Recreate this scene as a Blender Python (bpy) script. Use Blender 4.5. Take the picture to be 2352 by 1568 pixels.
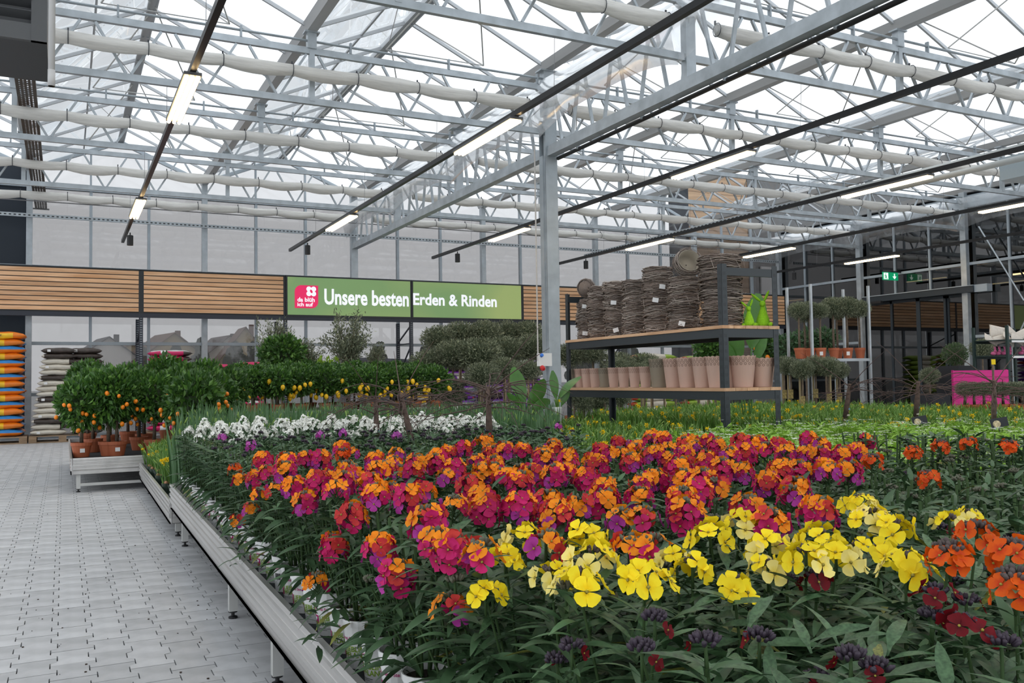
import bpy, math, random
from mathutils import Vector, Matrix, Euler
random.seed(7)
for o in list(bpy.data.objects): bpy.data.objects.remove(o)
SC = bpy.context.scene
COL = SC.collection
PI = math.pi
# ---------------------------------------------------------------- camera
H = 1.11                       # eye height in metres (double-T pavers are 20 cm long)
CX, CY, FPX = 1176.0, 784.0, 2022.45
RM = Matrix(((0.89120686, -0.00627926, -0.45355365),
             (-0.45334331, -0.04577447, -0.89015984),
             (-0.01517163, 0.99893206, -0.04364118)))
cd = bpy.data.cameras.new('camera'); cam = bpy.data.objects.new('camera', cd); COL.objects.link(cam)
cd.sensor_width = 36.0; cd.lens = FPX / 2352.0 * 36.0; cd.clip_start = 0.05; cd.clip_end = 600
mw = RM.to_4x4(); mw.translation = Vector((0, 0, H)); cam.matrix_world = mw
SC.camera = cam
# ---------------------------------------------------------------- sky and exposure
w = bpy.data.worlds.new('overcast'); SC.world = w; w.use_nodes = True
bg = w.node_tree.nodes['Background']; bg.inputs[0].default_value = (0.90, 0.95, 1.0, 1); bg.inputs[1].default_value = 1.0
SC.view_settings.view_transform = 'Standard'; SC.view_settings.look = 'None'
SC.view_settings.gamma = 1.0; SC.view_settings.use_curve_mapping = False
SC.view_settings.exposure = 0.62
# ---------------------------------------------------------------- pixel -> world
def ray(px, py): return RM @ Vector((px - CX, -(py - CY), -FPX))
def onZ(px, py, z): r = ray(px, py); r = r * ((z - H) / r.z); r.z += H; return r
def onY(px, py, y): r = ray(px, py); r = r * (y / r.y); r.z += H; return r
def onX(px, py, x): r = ray(px, py); r = r * (x / r.x); r.z += H; return r
def onD(px, py, d): r = ray(px, py) * (d / FPX); r.z += H; return r      # d = depth along the view axis
RT = RM.transposed()
def proj(p):
    c = RT @ (Vector(p) - Vector((0, 0, H)))
    if c.z > -1e-3: return (-9999, -9999)
    return (CX + FPX * c.x / -c.z, CY - FPX * c.y / -c.z)
# ---------------------------------------------------------------- materials
MC = {}
def M(name, col, rough=0.5, metal=0.0, var=0.0, scale=6.0, bump=0.0, stretch=(1, 1, 1), rnd=0.0, emit=None, trans=0.0, spec=0.5, col2=None):
    if name in MC: return MC[name]
    m = bpy.data.materials.new(name); m.use_nodes = True; nt = m.node_tree; N = nt.nodes; L = nt.links
    b = N['Principled BSDF']
    b.inputs['Base Color'].default_value = (*col, 1); b.inputs['Roughness'].default_value = rough; b.inputs['Metallic'].default_value = metal
    b.inputs['Specular IOR Level'].default_value = spec
    out = N['Material Output']
    src = None
    if var > 0 or bump > 0 or col2:
        tc = N.new('ShaderNodeTexCoord'); mp = N.new('ShaderNodeMapping'); mp.inputs['Scale'].default_value = stretch
        L.new(tc.outputs['Object'], mp.inputs['Vector'])
        nz = N.new('ShaderNodeTexNoise'); nz.inputs['Scale'].default_value = scale; nz.inputs['Detail'].default_value = 4
        L.new(mp.outputs[0], nz.inputs['Vector'])
        if var > 0 or col2:
            cr = N.new('ShaderNodeValToRGB')
            lo = tuple(max(0, c * (1 - var)) for c in col); hi = tuple(min(1, c * (1 + var)) for c in (col2 or col))
            cr.color_ramp.elements[0].position = 0.3; cr.color_ramp.elements[1].position = 0.7
            cr.color_ramp.elements[0].color = (*lo, 1); cr.color_ramp.elements[1].color = (*hi, 1)
            L.new(nz.outputs['Fac'], cr.inputs[0]); src = cr.outputs[0]
        if bump > 0:
            bp = N.new('ShaderNodeBump'); bp.inputs['Strength'].default_value = bump; bp.inputs['Distance'].default_value = 0.01
            L.new(nz.outputs['Fac'], bp.inputs['Height']); L.new(bp.outputs[0], b.inputs['Normal'])
    if rnd > 0:
        oi = N.new('ShaderNodeObjectInfo'); hs = N.new('ShaderNodeHueSaturation')
        mr = N.new('ShaderNodeMapRange'); mr.inputs[3].default_value = 1 - rnd; mr.inputs[4].default_value = 1 + rnd
        L.new(oi.outputs['Random'], mr.inputs[0]); L.new(mr.outputs[0], hs.inputs['Value'])
        if src: L.new(src, hs.inputs['Color'])
        else: hs.inputs['Color'].default_value = (*col, 1)
        src = hs.outputs[0]
    if src: L.new(src, b.inputs['Base Color'])
    if emit:
        b.inputs['Emission Color'].default_value = (*emit[0], 1); b.inputs['Emission Strength'].default_value = emit[1]
    if trans > 0:
        t = N.new('ShaderNodeBsdfTranslucent'); mx = N.new('ShaderNodeMixShader'); mx.inputs[0].default_value = trans
        t.inputs[0].default_value = (*[min(1, c * 1.3) for c in col], 1)
        if src: L.new(src, t.inputs[0])
        L.new(b.outputs[0], mx.inputs[1]); L.new(t.outputs[0], mx.inputs[2]); L.new(mx.outputs[0], out.inputs[0])
    MC[name] = m; return m
def MGLASS(name, tcol, refl, rough=0.02, gcol=(1, 1, 1), haze=0.0, hcol=(0.8, 0.8, 0.8), grazing=0.6):
    if name in MC: return MC[name]
    m = bpy.data.materials.new(name); m.use_nodes = True; nt = m.node_tree; N = nt.nodes; L = nt.links
    N.remove(N['Principled BSDF']); out = N['Material Output']
    t = N.new('ShaderNodeBsdfTransparent'); t.inputs[0].default_value = (*tcol, 1)
    g = N.new('ShaderNodeBsdfGlossy'); g.inputs[0].default_value = (*gcol, 1); g.inputs['Roughness'].default_value = rough
    fr = N.new('ShaderNodeLayerWeight'); fr.inputs[0].default_value = 0.25
    mr = N.new('ShaderNodeMapRange'); mr.inputs[3].default_value = refl; mr.inputs[4].default_value = min(1, refl + grazing)
    L.new(fr.outputs['Fresnel'], mr.inputs[0])
    mx = N.new('ShaderNodeMixShader'); L.new(mr.outputs[0], mx.inputs[0]); L.new(t.outputs[0], mx.inputs[1]); L.new(g.outputs[0], mx.inputs[2])
    last = mx
    if haze > 0:
        tc = N.new('ShaderNodeTexCoord'); nz = N.new('ShaderNodeTexNoise'); nz.inputs['Scale'].default_value = 3; nz.inputs['Detail'].default_value = 5
        L.new(tc.outputs['Object'], nz.inputs['Vector'])
        r2 = N.new('ShaderNodeMapRange'); r2.inputs[1].default_value = 0.3; r2.inputs[2].default_value = 0.75; r2.inputs[3].default_value = haze * 0.4; r2.inputs[4].default_value = haze * 1.5
        L.new(nz.outputs['Fac'], r2.inputs[0])
        d = N.new('ShaderNodeBsdfDiffuse'); d.inputs[0].default_value = (*hcol, 1)
        tr = N.new('ShaderNodeBsdfTranslucent'); tr.inputs[0].default_value = (*hcol, 1)
        ad = N.new('ShaderNodeMixShader'); ad.inputs[0].default_value = 0.5; L.new(d.outputs[0], ad.inputs[1]); L.new(tr.outputs[0], ad.inputs[2])
        m2 = N.new('ShaderNodeMixShader'); L.new(r2.outputs[0], m2.inputs[0]); L.new(mx.outputs[0], m2.inputs[1]); L.new(ad.outputs[0], m2.inputs[2]); last = m2
    L.new(last.outputs[0], out.inputs[0]); MC[name] = m; return m
def MWOOD(name, c1, c2, stretch, scale=3.0):
    if name in MC: return MC[name]
    m = bpy.data.materials.new(name); m.use_nodes = True; nt = m.node_tree; N = nt.nodes; L = nt.links; b = N['Principled BSDF']
    tc = N.new('ShaderNodeTexCoord'); oi = N.new('ShaderNodeObjectInfo')
    ad = N.new('ShaderNodeVectorMath'); ad.operation = 'ADD'
    mu = N.new('ShaderNodeVectorMath'); mu.operation = 'SCALE'; mu.inputs[0].default_value = (13.7, 7.3, 5.1); L.new(oi.outputs['Random'], mu.inputs[3])
    L.new(tc.outputs['Object'], ad.inputs[0]); L.new(mu.outputs[0], ad.inputs[1])
    mp = N.new('ShaderNodeMapping'); mp.inputs['Scale'].default_value = stretch; L.new(ad.outputs[0], mp.inputs[0])
    nz = N.new('ShaderNodeTexNoise'); nz.inputs['Scale'].default_value = scale; nz.inputs['Detail'].default_value = 6; nz.inputs['Distortion'].default_value = 0.6; L.new(mp.outputs[0], nz.inputs[0])
    cr = N.new('ShaderNodeValToRGB'); cr.color_ramp.elements[0].position = 0.32; cr.color_ramp.elements[1].position = 0.68
    cr.color_ramp.elements[0].color = (*c1, 1); cr.color_ramp.elements[1].color = (*c2, 1); L.new(nz.outputs['Fac'], cr.inputs[0])
    hs = N.new('ShaderNodeHueSaturation'); mr = N.new('ShaderNodeMapRange'); mr.inputs[3].default_value = 0.82; mr.inputs[4].default_value = 1.15
    L.new(oi.outputs['Random'], mr.inputs[0]); L.new(mr.outputs[0], hs.inputs['Value']); L.new(cr.outputs[0], hs.inputs['Color'])
    L.new(hs.outputs[0], b.inputs['Base Color']); b.inputs['Roughness'].default_value = 0.6
    MC[name] = m; return m
# ---------------------------------------------------------------- mesh builder
class MB:
    def __init__(s): s.v = []; s.f = []; s.m = []
    def add(s, vs, fs, m=0):
        n = len(s.v); s.v += [tuple(v) for v in vs]; s.f += [tuple(i + n for i in f) for f in fs]; s.m += [m] * len(fs); return s
    def box(s, c, d, m=0, R=None):
        x, y, z = d[0] / 2, d[1] / 2, d[2] / 2; c = Vector(c)
        vs = [Vector(p) for p in ((-x, -y, -z), (x, -y, -z), (x, y, -z), (-x, y, -z), (-x, -y, z), (x, -y, z), (x, y, z), (-x, y, z))]
        if R: vs = [R @ p for p in vs]
        return s.add([p + c for p in vs], ((3, 2, 1, 0), (4, 5, 6, 7), (0, 1, 5, 4), (1, 2, 6, 5), (2, 3, 7, 6), (3, 0, 4, 7)), m)
    def b2(s, lo, hi, m=0): return s.box([(a + b) / 2 for a, b in zip(lo, hi)], [abs(b - a) for a, b in zip(lo, hi)], m)
    def bar(s, p0, p1, w, h, m=0, up=(0, 0, 1)):
        p0 = Vector(p0); p1 = Vector(p1); d = (p1 - p0); u = Vector(up)
        if abs(d.normalized().dot(u)) > 0.98: u = Vector((0, 1, 0))
        sx = d.cross(u).normalized() * w / 2; sz = sx.cross(d).normalized() * h / 2
        vs = [p0 - sx - sz, p0 + sx - sz, p0 + sx + sz, p0 - sx + sz, p1 - sx - sz, p1 + sx - sz, p1 + sx + sz, p1 - sx + sz]
        return s.add(vs, ((0, 1, 2, 3), (7, 6, 5, 4), (4, 5, 1, 0), (5, 6, 2, 1), (6, 7, 3, 2), (7, 4, 0, 3)), m)
    def tube(s, pts, r, n=6, m=0, cap=True):
        pts = [Vector(p) for p in pts]; k = len(pts)
        rr = r if isinstance(r, (list, tuple)) else [r] * k
        vs = []; prev = None
        for i, p in enumerate(pts):
            d = (pts[min(i + 1, k - 1)] - pts[max(i - 1, 0)]).normalized()
            if prev is None:
                u = Vector((0, 0, 1)) if abs(d.z) < 0.9 else Vector((1, 0, 0)); a = d.cross(u).normalized()
            else:
                a = (prev - d * prev.dot(d)).normalized()
            prev = a; b = d.cross(a)
            for j in range(n):
                t = 2 * PI * j / n; vs.append(p + (a * math.cos(t) + b * math.sin(t)) * rr[i])
        fs = [(i * n + j, i * n + (j + 1) % n, (i + 1) * n + (j + 1) % n, (i + 1) * n + j) for i in range(k - 1) for j in range(n)]
        if cap: fs += [tuple(range(n - 1, -1, -1)), tuple(range((k - 1) * n, k * n))]
        return s.add(vs, fs, m)
    def lathe(s, prof, n=16, c=(0, 0, 0), m=0, cap=(True, False)):
        c = Vector(c); k = len(prof); vs = []
        for r, z in prof:
            for j in range(n):
                t = 2 * PI * j / n; vs.append(c + Vector((r * math.cos(t), r * math.sin(t), z)))
        fs = [(i * n + j, i * n + (j + 1) % n, (i + 1) * n + (j + 1) % n, (i + 1) * n + j) for i in range(k - 1) for j in range(n)]
        if cap[0]: fs.append(tuple(range(n - 1, -1, -1)))
        if cap[1]: fs.append(tuple(range((k - 1) * n, k * n)))
        return s.add(vs, fs, m)
    def ball(s, c, r, n=8, k=5, m=0, sc=(1, 1, 1), R=None):
        c = Vector(c); vs = [Vector((0, 0, -1))]
        for i in range(1, k):
            a = -PI / 2 + PI * i / k
            for j in range(n):
                t = 2 * PI * j / n; vs.append(Vector((math.cos(a) * math.cos(t), math.cos(a) * math.sin(t), math.sin(a))))
        vs.append(Vector((0, 0, 1)))
        fs = [(0, 1 + (j + 1) % n, 1 + j) for j in range(n)]
        for i in range(k - 2):
            for j in range(n):
                a = 1 + i * n; fs.append((a + j, a + (j + 1) % n, a + n + (j + 1) % n, a + n + j))
        e = len(vs) - 1; a = 1 + (k - 2) * n
        fs += [(a + j, a + (j + 1) % n, e) for j in range(n)]
        vs = [Vector((p.x * sc[0], p.y * sc[1], p.z * sc[2])) * r for p in vs]
        if R: vs = [R @ p for p in vs]
        return s.add([p + c for p in vs], fs, m)
    def prism(s, poly, z0, z1, m=0, R=None, c=(0, 0, 0)):
        n = len(poly); c = Vector(c)
        vs = [Vector((x, y, z0)) for x, y in poly] + [Vector((x, y, z1)) for x, y in poly]
        if R: vs = [R @ p for p in vs]
        fs = [tuple(range(n - 1, -1, -1)), tuple(range(n, 2 * n))] + [(i, (i + 1) % n, n + (i + 1) % n, n + i) for i in range(n)]
        return s.add([p + c for p in vs], fs, m)
    def mesh(s, name, mats, smooth=False, off=None):
        me = bpy.data.meshes.new(name)
        vs = s.v if off is None else [(a[0] - off[0], a[1] - off[1], a[2] - off[2]) for a in s.v]
        me.from_pydata(vs, [], s.f)
        if not isinstance(mats, (list, tuple)): mats = [mats]
        for q in mats: me.materials.append(q)
        if len(mats) > 1: me.polygons.foreach_set('material_index', s.m)
        if smooth: me.polygons.foreach_set('use_smooth', [True] * len(me.polygons))
        me.update(); return me
    def build(s, name, mats, parent=None, off=None, smooth=False, label=None, cat=None, group=None, kind=None):
        """vertices are in world space (or the parent's space); off becomes the origin"""
        if off is None and parent is None and s.v:
            xs, ys, zs = zip(*s.v); off = ((min(xs) + max(xs)) / 2, (min(ys) + max(ys)) / 2, min(zs))
        me = s.mesh(name, mats, smooth, off)
        return obj(name, me, parent, off, label, cat, group, kind)
def obj(name, me, parent=None, loc=None, label=None, cat=None, group=None, kind=None, mat=None):
    o = bpy.data.objects.new(name, me); COL.objects.link(o)
    if parent is not None: o.parent = parent
    if mat is not None: o.matrix_local = mat
    elif loc is not None: o.location = loc
    return tag(o, label, cat, group, kind)
def tag(o, label=None, cat=None, group=None, kind=None):
    if label: o['label'] = label
    if cat: o['category'] = cat
    if group: o['group'] = group
    if kind: o['kind'] = kind
    return o
def empty(name, loc=(0, 0, 0), rz=0, label=None, cat=None, group=None, kind=None, sc=1.0):
    o = bpy.data.objects.new(name, None); COL.objects.link(o); o.location = loc; o.rotation_euler = (0, 0, rz); o.scale = (sc, sc, sc)
    o.empty_display_size = 0.05
    return tag(o, label, cat, group, kind)
def child(name, mb, mats, root, smooth=False, label=None, kind=None):
    """a part given in world space, under an unrotated root Empty"""
    return obj(name, mb.mesh(name, mats, smooth, tuple(root.location)), root, label=label, kind=kind)
def textmesh(txt, size, bold=0.0, depth=0.0, align='LEFT', space=1.0):
    c = bpy.data.curves.new('t', 'FONT'); c.body = txt; c.size = size; c.offset = bold; c.extrude = depth; c.align_x = align; c.space_character = space; c.resolution_u = 3
    o = bpy.data.objects.new('t', c); COL.objects.link(o); dg = bpy.context.evaluated_depsgraph_get(); dg.update()
    me = bpy.data.meshes.new_from_object(o.evaluated_get(dg)); bpy.data.objects.remove(o); bpy.data.curves.remove(c); return me
U = random.uniform
# ---------------------------------------------------------------- main dimensions
K = H / 1.23
YW = 21.70                                   # back wall
GX = [6.538 + 3.609 * k for k in range(-3, 5)]   # gutters; the last one is the right wall
XR = GX[-1]
GY = [-2.03, 1.36, 4.75, 8.14, 11.53, 14.92, 18.31]     # roof trusses
ZB, ZT, ZG, ZR = 4.86, 5.54, 5.80, 6.67          # bottom chord, top chord, gutter underside, ridge
galv = M('galvanised_steel', (0.46, 0.50, 0.53), 0.45, 0.55, var=0.16, scale=5, rnd=0.0)
galvd = M('galvanised_steel_dull', (0.36, 0.40, 0.43), 0.5, 0.5, var=0.12, scale=5)
alu = M('mill_aluminium', (0.62, 0.61, 0.60), 0.38, 0.8, var=0.10, scale=3, stretch=(3, 0.3, 3))
dark = M('dark_lacquer', (0.012, 0.016, 0.020), 0.45)
anth = M('anthracite_lacquer', (0.022, 0.032, 0.042), 0.45)
navy = M('navy_cladding', (0.012, 0.020, 0.032), 0.6)
blackp = M('black_plastic', (0.012, 0.012, 0.013), 0.5)
white = M('white_plastic', (0.78, 0.78, 0.77), 0.4)
whitep = M('white_paper', (0.80, 0.80, 0.80), 0.7)
wire = M('thin_wire', (0.25, 0.25, 0.26), 0.5, 0.5)
# ================================================================ FLOOR
joint = M('paver_joint', (0.055, 0.055, 0.058), 0.95)
pav = M('concrete_paver', (0.44, 0.44, 0.445), 0.85, var=0.16, scale=7, bump=0.15, rnd=0.10)
PL, PW, PA = 0.1998, 0.1404, 0.0128       # length along Y, column pitch, half of the zigzag
fl = empty('floor', (0, 0, 0), kind='structure', label='grey concrete double-T paver floor of the aisle')
child('bedding', MB().b2((-9, -4, -0.06), (24, 22.2, -0.012)), joint, fl)
def paver_poly(g=0.0022):
    w0, w1, l = PW / 2 + PA - g, PW / 2 - PA - g, PL / 2 - g
    s1, s2 = l * 0.52, l * 0.36
    return [(-w0, -l), (w0, -l), (w0, -s1), (w1, -s2), (w1, s2), (w0, s1), (w0, l), (-w0, l), (-w0, s1), (-w1, s2), (-w1, -s2), (-w0, -s1)]
pm = MB().prism(paver_poly(), -0.012, 0.0)
pme = pm.mesh('paver', pav)
x0 = -0.0142 * H - PW / 2 - PA; y0 = 3.523 * H
cells = []
for i in range(-24, 22):
    for j in range(-22, 92):
        x = x0 + i * PW; y = y0 + (j + 0.5 + (0.5 if i % 2 else 0)) * PL
        if 0.4 < y < 21.6: cells.append((x, y))
def pscore(c):
    p = proj((c[0], c[1], 0)); vis = -30 < p[0] < 2400 and 880 < p[1] < 1590
    under = c[0] > 0.78 and c[1] < 10
    return (0 if vis and not under else 1, c[1])
cells.sort(key=pscore)
rest = MB()
for n, (x, y) in enumerate(cells):
    if n < 300: obj('paver', pme, fl, (x, y, U(-0.0012, 0.0008)))
    else:
        dz = U(-0.0012, 0.0008); rest.add([(a + x, b + y, c + dz) for a, b, c in pm.v], pm.f)
child('paver_field', rest, pav, fl, kind='stuff')
ex = MB(); ex.b2((x0 + 22 * PW - 0.06, -4, -0.012), (24, 21.7, -0.001)); ex.b2((-9, -4, -0.012), (x0 - 24.6 * PW, 21.7, -0.001)); ex.b2((-9, -4, -0.012), (24, 0.4, -0.0015))
child('outer_paving', ex, pav, fl)
dirt = M('soil_crumb', (0.05, 0.035, 0.025), 0.9)
cr = MB()
for k in range(70):
    p = onZ(U(20, 500), U(1120, 1560), 0.002)
    if p.x < 0.9: cr.ball(p, U(0.002, 0.006), 5, 3, sc=(1, 1, 0.5))
child('soil_crumbs', cr, dirt, fl, kind='stuff')

# ================================================================ ROOF
glass = MGLASS('roof_glass', (0.97, 0.98, 0.985), 0.01, haze=0.03, hcol=(0.85, 0.88, 0.9))
barm = M('glazing_bar', (0.55, 0.57, 0.59), 0.5, 0.3)
ceil = empty('ceiling', (0, 0, 0), kind='structure', label='pitched glass roof of the greenhouse')
PB = 1.13                                     # glazing bar spacing
ys = [YW - PB * k for k in range(0, 23)]
spans = [(GX[i], GX[i + 1]) for i in range(len(GX) - 1)]
spans = [(GX[0] - 3.609, GX[0])] + spans
for si, (a, b) in enumerate(spans):
    c = (a + b) / 2
    pane = MB(); bars = MB()
    for side, (e, sg) in enumerate(((a, 1), (b, -1))):
        p0 = Vector((e + sg * 0.09, 0, ZG + 0.10)); p1 = Vector((c + sg * -0.02, 0, ZR))
        dx = (p1 - p0); nrm = Vector((-dx.z * sg, 0, dx.x * sg)).normalized() * 0.004
        pm1 = MB()
        pm1.add([p0, p1, p1 + Vector((0, PB - 0.03, 0)), p0 + Vector((0, PB - 0.03, 0))], [(0, 1, 2, 3)])
        me = pm1.mesh('roof_pane', glass)
        for y in ys[1:]:
            obj('roof_pane', me, ceil, (0, y + 0.015, 0.015))
        for y in ys:
            bars.bar(p0 + Vector((0, y, 0)), p1 + Vector((0, y, 0)), 0.035, 0.05)
        # half-height purlin rods
    child('glazing_bars', bars, barm, ceil, kind='stuff')
    r = MB(); r.bar((c, YW, ZR + 0.02), (c, ys[-1], ZR + 0.02), 0.10, 0.07); r.bar((c - 0.06, YW, ZR - 0.02), (c - 0.06, ys[-1], ZR - 0.02), 0.02, 0.05); r.bar((c + 0.06, YW, ZR - 0.02), (c + 0.06, ys[-1], ZR - 0.02), 0.02, 0.05)
    child('ridge', r, barm, ceil)
    # ventilator sash rail half way up the left slope
    v = MB()
    t = 0.58; vx = a + (c - a) * t; vz = ZG + 0.1 + (ZR - ZG - 0.1) * t + 0.0
    v.bar((vx, YW, vz), (vx, ys[-1], vz), 0.03, 0.03)
    child('vent_rail', v, barm, ceil)
# gutters
gm = M('gutter_aluminium', (0.50, 0.50, 0.50), 0.5, 0.25, var=0.1, scale=2, stretch=(2, 0.2, 2))
for k, x in enumerate([GX[0] - 3.609] + GX):
    g = MB(); prof = [(-0.11, ZG + 0.12), (-0.085, ZG + 0.12), (-0.05, ZG + 0.015), (0.05, ZG + 0.015), (0.085, ZG + 0.12), (0.11, ZG + 0.12), (0.065, ZG), (-0.065, ZG)]
    n = len(prof); yA, yB = YW, -3.2
    g.add([(x + p[0], yA, p[1]) for p in prof] + [(x + p[0], yB, p[1]) for p in prof], [(i, (i + 1) % n, n + (i + 1) % n, n + i) for i in range(n)])
    child('gutter', g, gm, ceil)
# ridge bracing rods (ventilator struts)
rodm = M('strut_rod', (0.50, 0.49, 0.47), 0.45, 0.5)
for si, (a, b) in enumerate(spans):
    c = (a + b) / 2
    for y in GY[1:]:
        r = MB(); f = Vector((c + 0.75, y + 0.02, ZT + 0.20)); f2 = Vector((c - 0.75, y + 0.02, ZT + 0.20))
        for q in ((c + 0.03, y - 1.35, ZR - 0.05), (c + 0.03, y + 1.0, ZR - 0.05)): r.tube([f, q], 0.011, 5)
        r.tube([f2, (c - 0.03, y - 1.0, ZR - 0.05)], 0.011, 5)
        r.tube([(c - 0.9, y - 1.3, ZG + 0.55), (c - 0.05, y + 1.9, ZR - 0.06)], 0.007, 4)
        r.tube([f, f2], 0.008, 4)
        child('vent_strut', r, rodm, ceil)
# ---------------------------------------------------------------- trusses
ordn = ['first', 'second', 'third', 'fourth', 'fifth', 'sixth', 'seventh', 'eighth']
XL = GX[0] - 3.7
for gi, y in enumerate(GY):
    nth = ordn[len(GY) - 1 - gi]
    t = empty('roof_truss', (GX[1], y, ZB), kind='structure', label='galvanised lattice roof truss, %s from the back wall' % nth)
    child('bottom_chord', MB().bar((XL, y, ZB), (XR, y, ZB), 0.06, 0.085), galv, t)
    child('top_chord', MB().bar((XL, y, ZT), (XR, y, ZT), 0.06, 0.085), galv, t)
    child('tie_pipe', MB().tube([(XL, y - 0.02, ZT + 0.13), (XR, y - 0.02, ZT + 0.13)], 0.017, 6), galvd, t)
    step = 3.609 / 4
    dmb = MB().bar((-0.17, 0, ZT - 0.05 - ZB), (0.17, 0, 0.05), 0.03, 0.036, up=(0, 1, 0)); dme = dmb.mesh('diagonal', galv)
    x = GX[0] - 3.609 + step / 2
    k = 0
    while x < XR:
        obj('diagonal', dme, t, (x - t.location.x - 0.19, 0, 0))
        o2 = obj('diagonal', dme, t, (x - t.location.x + 0.21, 0, 0)); o2.scale = (-1, 1, 1)
        x += step
    for gx in [GX[0] - 3.609] + GX[:-1]:
        if abs(gx - GX[3]) < 0.1: continue
        pb = MB(); pb.b2((gx - 0.035, y - 0.035, ZB), (gx + 0.035, y + 0.035, ZT)); pb.b2((gx - 0.06, y - 0.05, ZT + 0.03), (gx + 0.06, y + 0.05, ZG)); pb.b2((gx - 0.10, y - 0.07, ZG - 0.02), (gx + 0.10, y + 0.07, ZG))
        child('post', pb, galv, t)
    cl = MB()
    for q in range(18):
        xx = GX[0] + q * 1.45 + 0.5
        if xx < XR: cl.b2((xx - 0.012, y - 0.04, ZT + 0.04), (xx + 0.012, y + 0.01, ZT + 0.19))
    child('pipe_clips', cl, galvd, t, kind='stuff')
# ---------------------------------------------------------------- columns
def column(x, y, ztop, s, label, foot=True):
    c = empty('steel_column', (x, y, 0), kind='structure', label=label)
    m = MB(); w_ = s / 2
    for sg in (-1, 1): m.b2((x + sg * w_ - 0.007, y - w_, 0), (x + sg * w_ + 0.007, y + w_, ztop))      # I-section flanges
    m.b2((x - w_, y - 0.005, 0), (x + w_, y + 0.005, ztop))
    child('shaft', m, galv, c)
    p = MB().b2((x - s * 0.9, y - s * 0.9, 0), (x + s * 0.9, y + s * 0.9, 0.02)); child('base_plate', p, galv, c)
    return c
def boxcol(x, y, ztop, sx, sy, label, z0=0.0):
    c = empty('steel_column', (x, y, z0), kind='structure', label=label)
    child('shaft', MB().b2((x - sx / 2, y - sy / 2, z0), (x + sx / 2, y + sy / 2, ztop)), galv, c)
    child('base_plate', MB().b2((x - sx, y - sy, z0), (x + sx, y + sy, z0 + 0.02)), galv, c)
    return c
mc = empty('steel_column', (GX[3], GY[4], 0), kind='structure', label='tall galvanised main column in the middle of the hall')
mm = MB(); x, y = GX[3], GY[4]
mm.b2((x - 0.10, y - 0.095, 0), (x + 0.10, y + 0.095, 4.48))
child('shaft', mm, galv, mc)
mm = MB(); mm.b2((x - 0.10, y - 0.10, 0), (x + 0.10, y - 0.088, 5.05)); mm.b2((x - 0.10, y + 0.085, 0), (x + 0.10, y + 0.10, 5.05)); mm.b2((x - 0.125, y - 0.05, 0), (x - 0.10, y + 0.05, 4.48))
child('flange', mm, galvd, mc)
mm = MB(); mm.b2((x - 0.05, y - 0.05, 4.48), (x + 0.05, y + 0.05, 5.1)); mm.b2((x - 0.09, y - 0.07, 5.1), (x + 0.09, y + 0.07, ZG)); mm.b2((x - 0.15, y - 0.09, ZG - 0.02), (x + 0.15, y + 0.09, ZG))
child('head', mm, galv, mc)
mm = MB()
for q in range(5): mm.lathe([(0.012, 0), (0.012, 0.012)], 6, (x - 0.06 + 0.03 * q, y - 0.105, 4.56))
child('bolts', mm, galvd, mc, kind='stuff')
# ---------------------------------------------------------------- lengthwise lattice beam under gutter 3
lb = empty('lattice_beam', (GX[3], GY[4], 4.5), kind='structure', label='galvanised lattice beam running lengthwise over the main column')
for ya, yb in ((YW - 0.1, GY[4] + 0.1), (GY[4] - 0.1, -2.6)):
    child('bottom_chord', MB().b2((GX[3] - 0.07, min(ya, yb), 4.47), (GX[3] + 0.07, max(ya, yb), 4.62)), galv, lb)
    child('top_chord', MB().b2((GX[3] - 0.05, min(ya, yb), 5.42), (GX[3] + 0.05, max(ya, yb), 5.50)), galv, lb)
dm = MB().bar((0, -0.10, 0.0), (0, 0.10, 0.82), 0.028, 0.045, up=(1, 0, 0)).mesh('diagonal', galv)
yy = -2.4; q = 0
while yy < YW - 0.3:
    o = obj('diagonal', dm, lb, (0, yy - lb.location.y, 0.11))
    if q % 2: o.scale = (1, -1, 1)
    yy += 0.36 if q % 2 == 0 else 0.49; q += 1
for y in GY:
    if y != GY[4]:
        child('post', MB().b2((GX[3] - 0.07, y - 0.05, 4.62), (GX[3] + 0.07, y + 0.05, ZG)), galv, lb)
        child('post_plate', MB().b2((GX[3] - 0.16, y - 0.09, ZG - 0.015), (GX[3] + 0.16, y + 0.09, ZG)), galv, lb)
child('cable_conduit', MB().tube([(GX[3] + 0.115, -2.6, 4.45), (GX[3] + 0.115, GY[4] - 0.1, 4.45)], 0.03, 8), blackp, lb, smooth=True)
cc = MB()
for k in range(9): cc.b2((GX[3] + 0.06, -2 + k * 1.6, 4.44), (GX[3] + 0.155, -1.98 + k * 1.6, 4.49))
child('conduit_clips', cc, galv, lb, kind='stuff')
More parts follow.
